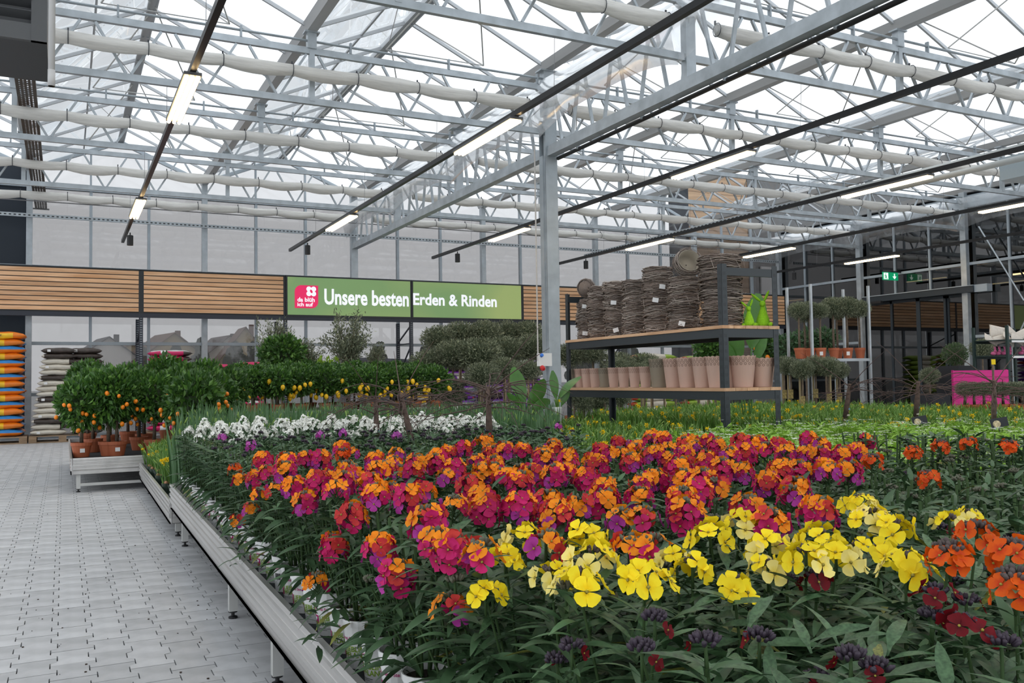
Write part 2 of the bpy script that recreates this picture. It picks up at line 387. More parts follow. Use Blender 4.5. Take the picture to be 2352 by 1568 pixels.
# ---------------------------------------------------------------- gathered shade screens
fab = M('shade_cloth', (0.80, 0.78, 0.74), 0.85, var=0.10, scale=7, stretch=(0.6, 3, 6), bump=0.6, trans=0.25)
strapm = M('strap', (0.05, 0.055, 0.065), 0.7)
def screen(xa, xb, y, z, label, sag=0.0):
    s = empty('shade_screen', ((xa + xb) / 2, y, z), label=label, cat='shade screen', group='gathered shade screens under the roof')
    step = 0.86; n = max(2, int(round((xb - xa) / step))); L = (xb - xa) / n; sub = 7; nn = 18; rr = random.Random(int(y * 10 + xa * 3))
    vs = []; cnt = 0; ph = [rr.uniform(0, 6) for _ in range(4)]
    for i in range(n * sub + 1):
        x = xa + (xb - xa) * i / (n * sub); fseg = (i % sub) / sub
        k = i // sub; random.seed(k * 7 + int(y * 10)); dd = U(0.015, 0.05); aa = U(-0.02, 0.02)
        bul = math.sin(PI * fseg); rad = 0.062 + (0.016 + aa * 0.5) * bul; zc = z - dd * bul * 0.8
        for j in range(nn):
            t = 2 * PI * j / nn
            r = rad * (1 + 0.07 * math.sin(5 * t + ph[0] + i * 0.25) + 0.05 * math.sin(9 * t + ph[1] - i * 0.15))
            vs.append((x, y + r * 0.95 * math.cos(t), zc + r * 1.18 * math.sin(t)))
        cnt += 1
    fs = [(i * nn + j, i * nn + (j + 1) % nn, (i + 1) * nn + (j + 1) % nn, (i + 1) * nn + j) for i in range(cnt - 1) for j in range(nn)]
    fs += [tuple(range(nn - 1, -1, -1)), tuple(range((cnt - 1) * nn, cnt * nn))]
    m = MB(); m.add(vs, fs); child('cloth', m, fab, s, smooth=True)
    sm = MB(); ring = [(0.0, 0.071 * math.cos(2 * PI * j / 12), 0.080 * math.sin(2 * PI * j / 12)) for j in range(13)]
    sm.tube(ring, 0.0055, 4, cap=False); sm.b2((-0.008, 0.02, 0.07), (0.008, 0.04, 0.12)); sme = sm.mesh('strap', strapm)
    for k in range(n + 1):
        if xa + L * k > -2.5: obj('strap', sme, s, (xa + L * k - s.location.x, 0, 0))
    random.seed(11)
zs = 5.205
for gi, y in enumerate(GY):
    nth = ordn[len(GY) - 1 - gi]
    if y > 0:
        screen(-2.6, GX[3] - 0.40, y - 0.14, zs, 'gathered cream shade cloth, left half, at the %s truss from the back' % nth)
        screen(GX[3] + 0.32, XR - 0.70, y - 0.14, zs, 'gathered cream shade cloth, right half, at the %s truss from the back' % nth)
film = MGLASS('clear_film', (0.90, 0.91, 0.92), 0.05, rough=0.15, haze=0.22, hcol=(0.85, 0.86, 0.87))
def filmstrip(x, ya, yb, name_label, z0=4.98, z1=5.62):
    m = MB(); n = 26; rows = 6; vs = []
    rr = random.Random(int(ya * 10))
    for i in range(n + 1):
        y = ya + (yb - ya) * i / n; e = abs(2 * i / n - 1) ** 3
        for j in range(rows + 1):
            t = j / rows; z = z0 + (z1 - z0) * t - e * 0.22 * (1 - t)
            vs.append((x - 0.10 - 0.10 * math.sin(PI * t) - 0.05 * e + rr.uniform(-0.012, 0.012) * (1 - abs(2 * t - 1)), y, z))
    m.add(vs, [(i * (rows + 1) + j, (i + 1) * (rows + 1) + j, (i + 1) * (rows + 1) + j + 1, i * (rows + 1) + j + 1) for i in range(n) for j in range(rows)])
    return m
for i in range(len(GY)):
    ya = GY[i]; yb = GY[i + 1] if i + 1 < len(GY) else YW
    nth = ordn[len(GY) - 1 - i]
    if yb > 3:
        filmstrip(GX[3], ya, yb, '').build('film_curtain', film, smooth=True, label='clear plastic film curtain along the lattice beam, %s bay from the back wall' % nth, cat='film', group='clear film curtains')
        filmstrip(XR - 0.25, ya, yb, '').build('film_curtain', film, smooth=True, label='clear plastic film curtain along the right glass wall, %s bay from the back wall' % nth, cat='film', group='clear film curtains')
# ---------------------------------------------------------------- light tracks
trackm = M('track_black', (0.018, 0.018, 0.019), 0.35, 0.3)
tubeE = M('led_tube', (1, 0.9, 0.75), 0.4, emit=((1.0, 0.70, 0.34), 9.0))
lampb = M('lamp_body', (0.10, 0.10, 0.10), 0.4)
TXs = [1.124 + 3.609 * k for k in range(6)]; ZTR = 4.21
lamp_me = None
for k, tx in enumerate(TXs):
    t = empty('light_track', (tx, 9, ZTR), label='black ceiling light track with warm tube lamps, %s from the left' % ordn[k], cat='light track', group='light tracks')
    child('rail', MB().b2((tx - 0.03, -1.5, ZTR), (tx + 0.03, 20.75, ZTR + 0.065)), trackm, t)
    for ly in (2.55, 9.08, 15.6):
        lb_ = obj('lamp', MB().b2((-0.085, 0, -0.035), (0.085, 1.72, -0.002)).mesh('lamp', lampb) if lamp_me is None else lamp_me, t, (0, ly - 9, 0))
        lamp_me = lb_.data
        for dx in (-0.055, 0, 0.055):
            if 'tubeme' not in globals(): tubeme = MB().tube([(0, 0.02, 0), (0, 1.70, 0)], 0.019, 8).mesh('tube', tubeE)
            obj('tube', tubeme, lb_, (dx, 0, -0.05))
    sy = 19.3
    s = MB(); s.lathe([(0.055, -0.26), (0.06, -0.26), (0.06, -0.06), (0.03, -0.05), (0.012, -0.045), (0.012, 0.0)], 12, (tx + 0.06, sy, ZTR), cap=(True, True)); child('spotlight', s, blackp, t, smooth=False)
    for y in GY[1:]:
        child('hanging_wire', MB().tube([(tx, y + 0.05, ZTR + 0.06), (tx, y + 0.02, ZB - 0.04)], 0.003, 4), wire, t)
# ================================================================ BACK WALL
wglass = MGLASS('wall_glass', (0.56, 0.548, 0.542), 0.04, rough=0.03, haze=0.07, hcol=(0.75, 0.73, 0.72), grazing=0.22)
framem = M('wall_frame', (0.40, 0.45, 0.49), 0.5, 0.3, var=0.08, scale=4)
wb = empty('wall_back', (GX[1], YW, 0), kind='structure', label='glazed back wall with grey steel frame')
zl = [0.05, 0.95, 2.06, 3.73, 5.52]
def addpane(name, me, root, loc): return obj(name, me, root, loc)
wall_x = [GX[0] - 3.609] + GX
for bi in range(1, len(wall_x) - 1):
    a, b = wall_x[bi], wall_x[bi + 1]
    solid = b < GX[1] + 0.1
    for t in range(3):
        xa = a + (b - a) * t / 3; xb = a + (b - a) * (t + 1) / 3
        if t > 0: child('mullion', MB().b2((xa - 0.03, YW - 0.05, 0), (xa + 0.03, YW + 0.05, 5.52)), framem, wb)
        for zi in range(4):
            if solid: child('cladding_panel', MB().b2((xa + 0.01, YW - 0.01, zl[zi]), (xb - 0.01, YW + 0.03, zl[zi + 1])), navy, wb)
            else: child('pane', MB().b2((xa + 0.02, YW - 0.004, zl[zi]), (xb - 0.02, YW + 0.004, zl[zi + 1])), wglass, wb)
    for z in zl[1:4]: child('rail', MB().b2((a, YW - 0.07, z - 0.035), (b, YW + 0.03, z + 0.035)), framem, wb)
    child('sill', MB().b2((a, YW - 0.08, 0), (b, YW + 0.08, 0.08)), framem, wb)
    child('head_beam', MB().b2((a, YW - 0.08, 5.46), (b, YW + 0.06, 5.60)), framem, wb)
    # glazed gable triangle
    c = (a + b) / 2; g = MB()
    tri = lambda x: ZG + 0.1 + (ZR - ZG - 0.1) * (1 - abs(x - c) / ((b - a) / 2))
    for t in range(3):
        xa = a + (b - a) * t / 3 + 0.015; xb = a + (b - a) * (t + 1) / 3 - 0.015
        pl = [(xa, 5.58), (xb, 5.58), (xb, tri(xb))] + ([(c, tri(c))] if t == 1 else []) + [(xa, tri(xa))]
        q = MB().add([(p[0], YW, p[1]) for p in pl], [tuple(range(len(pl)))]); child('gable_pane', q, wglass if not solid else navy, wb)
        if t > 0: child('mullion', MB().b2((xa - 0.04, YW - 0.04, 5.52), (xa, YW + 0.04, tri(xa))), framem, wb)
    for sg, e in ((1, a), (-1, b)):
        child('verge', MB().bar((e, YW, ZG + 0.08), (c, YW, ZR - 0.02), 0.07, 0.08), framem, wb)
for k, x in enumerate(GX[:-1]):
    if x < -6: continue
    boxcol(x, YW - 0.12, ZG, 0.17 if k == 3 else 0.12, 0.14, 'galvanised wall column of the back wall, %s from the left' % ordn[k])
# perforated galvanised rail in front of the wall
pr = MB(); yr = YW - 0.35; zr = 4.79
pr.b2((-4.2, yr - 0.02, zr - 0.04), (XR - 0.3, yr + 0.02, zr + 0.04))
ra = empty('perforated_rail', (8, yr, zr), kind='structure', label='perforated galvanised rail along the back wall')
child('rail', pr, galv, ra)
sl = MB()
x = -1.6
while x < XR - 0.4: sl.b2((x, yr - 0.0215, zr - 0.012), (x + 0.045, yr - 0.019, zr + 0.012)); x += 0.09
child('slots', sl, dark, ra, kind='stuff')
for gx in GX[1:-1]: child('bracket', MB().b2((gx - 0.02, yr, zr - 0.02), (gx + 0.02, YW - 0.18, zr + 0.02)), galv, ra)
screen(-2.6, GX[3] - 0.3, YW - 0.75, 5.16, 'gathered cream shade cloth right in front of the back wall, left half')
screen(GX[3] + 0.3, XR - 0.7, YW - 0.75, 5.16, 'gathered cream shade cloth right in front of the back wall, right half')
child('lower_wire', MB().tube([(-2.6, YW - 0.75, 5.03), (XR - 0.4, YW - 0.75, 5.03)], 0.012, 5), wire, ra)

# ================================================================ RIGHT WALL
rglass = MGLASS('dark_glass', (0.10, 0.115, 0.13), 0.10, rough=0.015)
interior = M('dark_interior', (0.012, 0.017, 0.026), 0.8, var=0.4, scale=0.8)
wr = empty('wall_right', (XR, 12, 0), kind='structure', label='dark glazed right wall with grey steel frame')
ycols = [YW, 18.31, 14.92, 11.53, 8.14, 4.75, 1.36]
zr_ = [0.05, 2.05, 3.94, 5.52]
for i in range(len(ycols) - 1):
    a, b = ycols[i + 1], ycols[i]
    for t in range(3):
        ya = a + (b - a) * t / 3; yb = a + (b - a) * (t + 1) / 3
        door = (i == 1)
        if t > 0: child('mullion', MB().b2((XR - 0.05, ya - 0.025, 3.3 if door else 0), (XR + 0.03, ya + 0.025, 5.52)), framem, wr)
        for zi in range(3):
            z0, z1 = zr_[zi], zr_[zi + 1]
            if door and zi == 0: continue
            if door and zi == 1: z0 = 3.30
            child('pane', MB().b2((XR - 0.005, ya + 0.02, z0), (XR + 0.005, yb - 0.02, z1)), rglass, wr)
    for z in zr_[1:3]:
        if not (i == 1 and z < 3): child('rail', MB().b2((XR - 0.08, a, z - 0.035), (XR + 0.02, b, z + 0.035)), framem, wr)
    child('head_beam', MB().b2((XR - 0.08, a, 5.40), (XR + 0.06, b, 5.72)), framem, wr)
for i, y in enumerate(ycols[1:]):
    boxcol(XR - 0.14, y, ZG, 0.13, 0.16, 'galvanised column of the dark right wall, %s from the back corner' % ordn[i])
boxcol(XR - 0.14, YW - 0.12, ZG, 0.13, 0.14, 'galvanised corner column where back wall and dark wall meet')
# sales hall behind the dark glass
rm = MB(); rm.b2((XR + 4.5, -4, 0), (XR + 4.6, YW + 0.1, 6)); rm.b2((XR + 0.1, YW, 0), (XR + 4.6, YW + 0.1, 6)); rm.b2((XR + 0.1, -4, 5.75), (XR + 4.6, YW, 5.85)); rm.b2((XR + 0.02, -4, -0.05), (XR + 4.6, YW, -0.01))
rm.build('wall_inner', interior, kind='structure', label='dark sales hall interior behind the right glass wall')
for k, (yy, zz) in enumerate(((17.9, 3.95), (15.2, 3.6), (13.6, 4.0), (12.4, 3.7))):
    l = empty('hall_lamp', (XR + 2.2, yy, zz), label='warm strip lamp behind the dark glass, %s from the back corner' % ordn[k], cat='lamp', group='strip lamps behind the dark glass')
    child('body', MB().b2((XR + 2.16, yy - 0.7, zz), (XR + 2.24, yy + 0.7, zz + 0.05)), dark, l)
    child('tube', MB().b2((XR + 2.17, yy - 0.68, zz - 0.02), (XR + 2.23, yy + 0.68, zz)), M('hall_tube', (1, .8, .5), .5, emit=((1, 0.62, 0.25), 14.0)), l)
    child('hanging_wire', MB().tube([(XR + 2.2, yy, zz + 0.05), (XR + 2.2, yy, 5.75)], 0.004, 4), wire, l)
# sliding door
d1 = empty('door_1', (XR, 16.6, 0), kind='structure', label='glass sliding door with dark header in the right wall')
child('header', MB().b2((XR - 0.32, 14.6, 3.18), (XR - 0.05, 18.1, 3.34)), anth, d1)
child('header_cap', MB().b2((XR - 0.34, 14.6, 3.34), (XR - 0.03, 18.1, 3.36)), framem, d1)
child('header_end', MB().b2((XR - 0.27, 14.25, 3.17), (XR - 0.06, 14.6, 3.36)), framem, d1)
for y0_, y1_ in ((18.2, 17.3), (17.3, 16.4), (16.4, 15.55), (15.55, 14.98)):
    lf = MB(); xx = XR - (0.10 if y0_ in (17.3, 16.4) else 0.04)
    for yy in (y0_ - 0.03, y1_ + 0.03): lf.b2((xx - 0.02, yy - 0.03, 0.02), (xx + 0.02, yy + 0.03, 3.17))
    lf.b2((xx - 0.02, y1_, 0.02), (xx + 0.02, y0_, 0.10)); lf.b2((xx - 0.02, y1_, 3.10), (xx + 0.02, y0_, 3.17))
    o = child('leaf_frame', lf, anth, d1)
    obj('leaf_pane', MB().b2((xx - 0.004, y1_ + 0.05, 0.1), (xx + 0.004, y0_ - 0.05, 3.1)).mesh('leaf_pane', rglass, off=tuple(d1.location)), o)
child('sensor', MB().b2((XR - 0.38, 17.4, 3.13), (XR - 0.30, 17.75, 3.19)), blackp, d1)
# exit sign on the right wall
es = empty('exit_sign', (XR - 0.5, 16.95, 3.83), label='green illuminated emergency exit sign with running figure and arrow', cat='exit sign')
egreen = M('exit_green', (0.0, 0.25, 0.10), 0.4, emit=((0.0, 0.34, 0.14), 0.35)); ewhite = M('exit_white', (0.8, 0.9, 0.85), 0.4, emit=((0.8, 1, 0.9), 0.5))
ex_, ey, ez = XR - 0.5, 16.95, 3.83
child('panel', MB().b2((ex_ - 0.30, ey - 0.015, ez - 0.11), (ex_ + 0.30, ey + 0.015, ez + 0.11)), egreen, es)
pg = MB(); f_ = ey - 0.018
pg.b2((ex_ - 0.28, f_ - 0.001, ez - 0.09), (ex_ - 0.10, f_, ez + 0.09))
child('doorway_symbol', pg, ewhite, es)
rn = MB(); rn.bar((ex_ - 0.21, f_ - 0.003, ez + 0.02), (ex_ - 0.19, f_ - 0.003, ez - 0.03), 0.03, 0.004, up=(0, 1, 0)); rn.bar((ex_ - 0.19, f_ - 0.003, ez - 0.03), (ex_ - 0.15, f_ - 0.003, ez - 0.08), 0.018, 0.004, up=(0, 1, 0)); rn.bar((ex_ - 0.19, f_ - 0.003, ez - 0.03), (ex_ - 0.24, f_ - 0.003, ez - 0.07), 0.018, 0.004, up=(0, 1, 0)); rn.bar((ex_ - 0.21, f_ - 0.003, ez + 0.02), (ex_ - 0.16, f_ - 0.003, ez - 0.005), 0.014, 0.004, up=(0, 1, 0)); rn.bar((ex_ - 0.21, f_ - 0.003, ez + 0.02), (ex_ - 0.25, f_ - 0.003, ez - 0.01), 0.014, 0.004, up=(0, 1, 0)); rn.ball((ex_ - 0.205, f_ - 0.003, ez + 0.05), 0.018, 8, 5, sc=(1, 0.15, 1))
child('running_figure', rn, egreen, es)
ar = MB().add([(ex_ + 0.13, f_, ez + 0.075), (ex_ + 0.17, f_, ez + 0.075), (ex_ + 0.17, f_, ez - 0.01), (ex_ + 0.13, f_, ez - 0.01)], [(0, 1, 2, 3)]); ar.add([(ex_ + 0.07, f_, ez + 0.0), (ex_ + 0.23, f_, ez + 0.0), (ex_ + 0.15, f_, ez - 0.085)], [(0, 1, 2)])
child('arrow', ar, ewhite, es)
child('bracket', MB().b2((ex_ - 0.02, ey - 0.02, ez + 0.11), (ex_ + 0.5, ey + 0.02, ez + 0.15)), dark, es)
# diagonal wind brace on the right wall
wbm = MB(); wbm.tube([onX(2248, 520, XR - 0.3), onX(2352, 690, XR - 0.3)], 0.02, 6); wbm.tube([onX(2360, 725, XR - 0.3), onX(2325, 800, XR - 0.3)], 0.02, 6)
wbm.build('trim_1', galv, kind='structure', label='diagonal wind brace rods on the right wall')

# ================================================================ OUTSIDE
out_g = M('outside_ground', (0.30, 0.30, 0.30), 0.9, var=0.2, scale=0.4)
MB().b2((-90, YW + 0.3, -0.3), (240, 290, -0.05)).build('ground_outside', out_g, kind='structure', label='grey yard outside the back wall')
roofm = [M('house_roof_%d' % i, c, 0.8, var=0.15, scale=2) for i, c in enumerate(((0.10, 0.075, 0.07), (0.16, 0.09, 0.065), (0.075, 0.07, 0.075)))]
wallm = [M('house_wall_%d' % i, c, 0.9) for i, c in enumerate(((0.52, 0.49, 0.45), (0.45, 0.36, 0.22), (0.60, 0.58, 0.55)))]
winm = M('house_window', (0.05, 0.06, 0.07), 0.2)
def house(px, d, wd, hw, hr, k, lab, turn=0):
    p = onY(px, 880, d); r = empty('house', (p.x, d, -0.05), label=lab, cat='house', group='houses behind the back wall')
    R = Matrix.Rotation(turn, 3, 'Z')
    def L(mb): mb.v = [tuple(R @ Vector(v)) for v in mb.v]; return mb
    dp = wd * 0.8
    wl = MB(); wl.b2((-wd / 2, -dp / 2, 0), (wd / 2, dp / 2, hw)); wl.add([(-wd / 2, -dp / 2, hw), (wd / 2, -dp / 2, hw), (0, -dp / 2, hw + hr), (-wd / 2, dp / 2, hw), (wd / 2, dp / 2, hw), (0, dp / 2, hw + hr)], [(0, 1, 2), (5, 4, 3)])
    obj('walls', L(wl).mesh('walls', wallm[k]), r)
    rf = MB(); o_ = 0.5
    for sg in (-1, 1): rf.add([(0, -dp / 2 - o_, hw + hr + 0.15), (sg * (wd / 2 + o_), -dp / 2 - o_, hw - o_ * hr / (wd / 2) + 0.15), (sg * (wd / 2 + o_), dp / 2 + o_, hw - o_ * hr / (wd / 2) + 0.15), (0, dp / 2 + o_, hw + hr + 0.15), (0, -dp / 2 - o_, hw + hr), (sg * (wd / 2 + o_), -dp / 2 - o_, hw - o_ * hr / (wd / 2)), (sg * (wd / 2 + o_), dp / 2 + o_, hw - o_ * hr / (wd / 2)), (0, dp / 2 + o_, hw + hr)], [(0, 1, 2, 3), (7, 6, 5, 4), (0, 4, 5, 1), (1, 5, 6, 2), (2, 6, 7, 3)])
    rf.b2((wd * 0.15, 0, hw + hr * 0.5), (wd * 0.15 + 0.7, 0.7, hw + hr + 0.7))
    obj('roof', L(rf).mesh('roof', roofm[k]), r)
    for x in (-wd * 0.27, wd * 0.22):
        for z in (1.2, 3.6):
            if z < hw + 0.5: obj('window', L(MB().b2((x - 0.6, -dp / 2 - 0.04, z), (x + 0.6, -dp / 2 + 0.02, z + 1.2))).mesh('window', winm), r)
hs = [(236, 150, 11, 4.5, 4.0, 2, 'dark grey gabled house seen left of the first rack post', 0.15), (292, 168, 10, 5.0, 3.4, 1, 'ochre house with dark roof beside the first rack post', 0.1), (378, 150, 12, 4.6, 4.6, 1, 'house with a reddish roof just right of the first rack post', 0.2), (432, 190, 11, 5.2, 4.0, 0, 'brown roofed house in front of the second wall column', 0.1), (507, 168, 13, 4.4, 5.4, 0, 'large brown gabled house right of the second wall column', 0.15), (556, 148, 8, 5.0, 5.2, 1, 'narrow house with red roof among the trees outside', 0.0), (596, 190, 9, 4.4, 4.2, 2, 'small pale gabled house left of the olive shrubs', 0.1)]
for a in hs: house(*a)
treem = M('far_tree', (0.035, 0.045, 0.032), 0.9, var=0.5, scale=3)
def blobtree(p, r, hgt, lab):
    t = empty('distant_tree', p, label=lab, cat='tree', group='trees outside the back wall')
    c = MB(); rr = random.Random(int(p[0] * 10))
    for k in range(46):
        t_ = rr.random(); q = Vector((rr.gauss(0, r * 0.42 * (1.05 - t_)), rr.gauss(0, r * 0.42 * (1.05 - t_)), hgt * (0.18 + 0.78 * t_))); c.ball(q, r * rr.uniform(0.14, 0.30), 6, 4, sc=(1, 1, 1.4))
    obj('crown', c.mesh('crown', treem), t); obj('trunk', MB().tube([(0, 0, 0), (0, 0, hgt * 0.5)], r * 0.12, 6).mesh('trunk', treem), t)
for k, (px, d, r, hh, lb_) in enumerate(((405, 140, 2.6, 7.0, 'between the reddish roof and the wall column'), (462, 138, 3.0, 7.6, 'right of the second wall column'), (540, 138, 2.8, 7.2, 'beside the large brown house'), (580, 140, 2.6, 7.8, 'left of the small pale house'), (330, 138, 2.4, 6.4, 'right behind the first rack post'))):
    p = onY(px, 880, d); blobtree((p.x, d, -0.05), r, hh, 'dark bushy tree outside, ' + lb_)
for k in range(22):
    px = 860 + k * 40; p = onY(px, 880, 165); blobtree((p.x, 165 + (k % 3) * 9, -0.05), 3.6, 7.0 + (k * 37 % 5) * 0.7, 'dark tree in the distant wood behind the glass wall')
# timber clad neighbour
nb = empty('neighbour_building', (19, 25, -0.05), label='timber clad building with dark glazing outside the back right corner', cat='building')
clad = MWOOD('cladding_wood', (0.33, 0.20, 0.11), (0.52, 0.34, 0.20), (0.25, 1, 6), 2.0)
q0 = onY(1588, 700, 25.0).x; q1 = onY(1722, 700, 25.0).x
child('core', MB().b2((q0, 25.03, -0.05), (33, 26.2, 8.6)), interior, nb)
for z in range(24):
    pl = MB().b2((q0, 24.99, 0.3 + z * 0.34), (q1, 25.03, 0.3 + z * 0.34 + 0.33)); child('plank', pl, clad, nb)
child('dark_window', MB().b2((q1, 24.97, 0), (33, 25.03, 8.6)), rglass, nb)
child('pale_panel', MB().b2((onY(1748, 600, 24.9).x, 24.9, 3.2), (onY(1778, 600, 24.9).x, 24.96, 5.2)), M('pale_panel', (0.7, 0.7, 0.7), 0.7), nb)
# parked cars in the yard
carp = [M('car_blue_grey', (0.10, 0.12, 0.17), 0.3), M('car_silver', (0.32, 0.34, 0.38), 0.3)]
for k, (px, d) in enumerate(((900, 31), (1030, 36))):
    p = onY(px, 880, d); c = empty('car', (p.x, d, -0.05), label=('blue grey parked car outside behind the lemon trees', 'silver parked car outside beside the rack frame')[k], cat='car', group='parked cars outside')
    b = MB(); pf = [(-2.2, 0.3), (2.1, 0.3), (2.2, 0.9), (1.6, 1.15), (0.9, 1.95), (-1.9, 2.05), (-2.2, 1.2)]
    R = Matrix.Rotation(PI / 2, 3, 'X'); b.prism(pf, -0.85, 0.85, R=R); obj('body', b.mesh('body', carp[k]), c)
    g = MB(); g.prism([(1.45, 1.2), (0.85, 1.88), (-1.8, 1.95), (-2.0, 1.25)], -0.86, 0.86, R=R); obj('windows', g.mesh('windows', winm), c)
    for wx in (-1.3, 1.3):
        for wy in (-0.75, 0.75): wl = MB(); wl.lathe([(0.32, -0.1), (0.32, 0.1)], 12, cap=(True, True)); wl.v = [tuple(Matrix.Rotation(PI / 2, 3, 'X') @ Vector(v)) for v in wl.v]; obj('wheel', wl.mesh('wheel', blackp), c, (wx, wy, 0.32))

# ================================================================ SIGN BAND + RACKING
YB = 20.5; SX = [-1.61 + 3.09 * k for k in range(0, 8)]; SX = [-4.70] + SX
slatw = MWOOD('larch_slat', (0.60, 0.31, 0.145), (0.82, 0.52, 0.31), (0.5, 2, 9), 2.2)
ordp = {0: 'far left edge', 1: 'left', 2: 'middle', 5: 'behind the main column', 6: 'behind the black shelf', 7: 'far right'}
for k in range(len(SX) - 1):
    a, b = SX[k], SX[k + 1]
    if k in (3, 4): continue
    p = empty('slat_panel', ((a + b) / 2, YB, 2.69), label='larch slat panel with black frame on the back rack, %s one' % ordp.get(k, 'next'), cat='wall panel', group='larch slat panels on the back rack')
    child('backing', MB().b2((a + 0.02, YB + 0.02, 2.66), (b - 0.02, YB + 0.05, 3.60)), dark, p)
    for e in (a + 0.025, b - 0.025): child('frame_post', MB().b2((e - 0.025, YB - 0.015, 2.66), (e + 0.025, YB + 0.03, 3.60)), dark, p)
    child('frame_top', MB().b2((a, YB - 0.015, 3.59), (b, YB + 0.03, 3.615)), dark, p)
    hs_ = 0.895 / 9; sm_ = MB().b2((-(b - a) / 2 + 0.05, -0.012, 0), ((b - a) / 2 - 0.05, 0.012, hs_ - 0.018)).mesh('slat', slatw)
    for s_ in range(9): obj('slat', sm_, p, (0, 0, s_ * hs_ + 0.01))
# green illuminated sign in two panels
sg = empty('sign_board', ((SX[3] + SX[5]) / 2, YB - 0.02, 2.69), label='green illuminated sign reading Unsere besten Erden & Rinden', cat='sign')
def sign_mat():
    m = bpy.data.materials.new('sign_screen'); m.use_nodes = True; nt = m.node_tree; N = nt.nodes; L = nt.links; b = N['Principled BSDF']
    tc = N.new('ShaderNodeTexCoord'); nz = N.new('ShaderNodeTexNoise'); nz.inputs['Scale'].default_value = 0.55; nz.inputs['Detail'].default_value = 0
    L.new(tc.outputs['Object'], nz.inputs['Vector']); cr = N.new('ShaderNodeValToRGB'); e = cr.color_ramp.elements
    e[0].position = 0.40; e[0].color = (0.17, 0.29, 0.115, 1); e[1].position = 0.68; e[1].color = (0.29, 0.37, 0.13, 1)
    L.new(nz.outputs['Fac'], cr.inputs[0]); L.new(cr.outputs[0], b.inputs['Base Color']); L.new(cr.outputs[0], b.inputs['Emission Color']); b.inputs['Emission Strength'].default_value = 0.30; b.inputs['Roughness'].default_value = 0.4
    return m
smat = sign_mat(); z0, z1 = 2.70, 3.58
for a, b in ((SX[3], SX[4]), (SX[4], SX[5])):
    child('screen', MB().b2((a + 0.04, YB - 0.045, z0), (b - 0.04, YB - 0.01, z1)), smat, sg)
    child('frame', MB().b2((a + 0.005, YB - 0.04, z0 - 0.04), (b - 0.005, YB + 0.03, z1 + 0.035)), dark, sg)
swhite = M('sign_white', (0.85, 0.86, 0.9), 0.5, emit=((0.9, 0.92, 1.0), 0.35)); smag = M('sign_magenta', (0.78, 0.015, 0.12), 0.5, emit=((0.9, 0.02, 0.13), 0.25))
def signtext(txt, x0, x1, zb, zt, mat, name='lettering', parent=None, y=YB - 0.05):
    me = textmesh(txt, 1.0, bold=0.028, depth=0.0)
    xs = [v.co.x for v in me.vertices]; ys_ = [v.co.y for v in me.vertices]; ax, bx, ay, by = min(xs), max(xs), min(ys_), max(ys_)
    for v in me.vertices:
        v.co = Vector((x0 + (v.co.x - ax) / (bx - ax) * (x1 - x0), y, zb + (v.co.y - ay) / (by - ay) * (zt - zb))) - sg.location
    me.materials.clear(); me.materials.append(mat); return obj(name, me, parent or sg)
XP = lambda px: onY(px, 690, YB - 0.05).x
ZP = lambda px, py: onY(px, py, YB - 0.05).z
signtext('Unsere besten', XP(745), XP(939), ZP(845, 702), ZP(845, 666), swhite)
signtext('Erden & Rinden', XP(949), XP(1141), ZP(1045, 703), ZP(1045, 676), swhite)
lx0, lx1 = XP(677), XP(731); lz0, lz1 = ZP(704, 707.5), ZP(704, 655); rr_ = (lx1 - lx0) * 0.28
pts = [(lx0, lz0)] + [(lx1 - rr_ + rr_ * math.sin(t), lz0 + rr_ - rr_ * math.cos(t)) for t in [PI / 2 * i / 6 for i in range(7)]] + [(lx1, lz1)] + [(lx0 + rr_ - rr_ * math.sin(t), lz1 - rr_ + rr_ * math.cos(t)) for t in [PI / 2 * i / 6 for i in range(7)]]
lg = child('logo', MB().prism([(p[0], p[1]) for p in pts], 0, 0.006, R=Matrix.Rotation(PI / 2, 3, 'X'), c=(0, YB - 0.044, 0)), smag, sg)
signtext('da blüh', XP(683), XP(723), ZP(704, 693), ZP(704, 683), swhite, 'logo_text', lg, YB - 0.0515)
signtext('ich auf', XP(683), XP(719), ZP(704, 703.5), ZP(704, 694.5), swhite, 'logo_text', lg, YB - 0.0515)
bx_, bz_ = XP(715), ZP(715, 669); bl = MB(); br = (lx1 - lx0) * 0.105
for dx, dz in ((-1, -1), (1, -1), (1, 1), (-1, 1)): bl.ball((bx_ + dx * br * 0.95, YB - 0.0515, bz_ + dz * br * 0.95), br * 1.05, 12, 6, sc=(1, 0.02, 1))
obj('blossom', bl.mesh('blossom', swhite, off=tuple(sg.location)), lg)
obj('blossom_centre', MB().ball((bx_, YB - 0.056, bz_), br * 0.62, 10, 6, sc=(0.8, 0.05, 1.3), R=Matrix.Rotation(-0.5, 3, 'Y')).mesh('blossom_centre', smag, off=tuple(sg.location)), lg)
rackm = M('rack_blue_black', (0.020, 0.025, 0.038), 0.5)
bm_ = empty('rack_beam', (8, YB, 2.60), kind='structure', label='dark steel beam carrying the slat panels and the sign')
child('beam', MB().b2((-4.7, YB - 0.03, 2.575), (20.0, YB + 0.06, 2.665)), rackm, bm_)
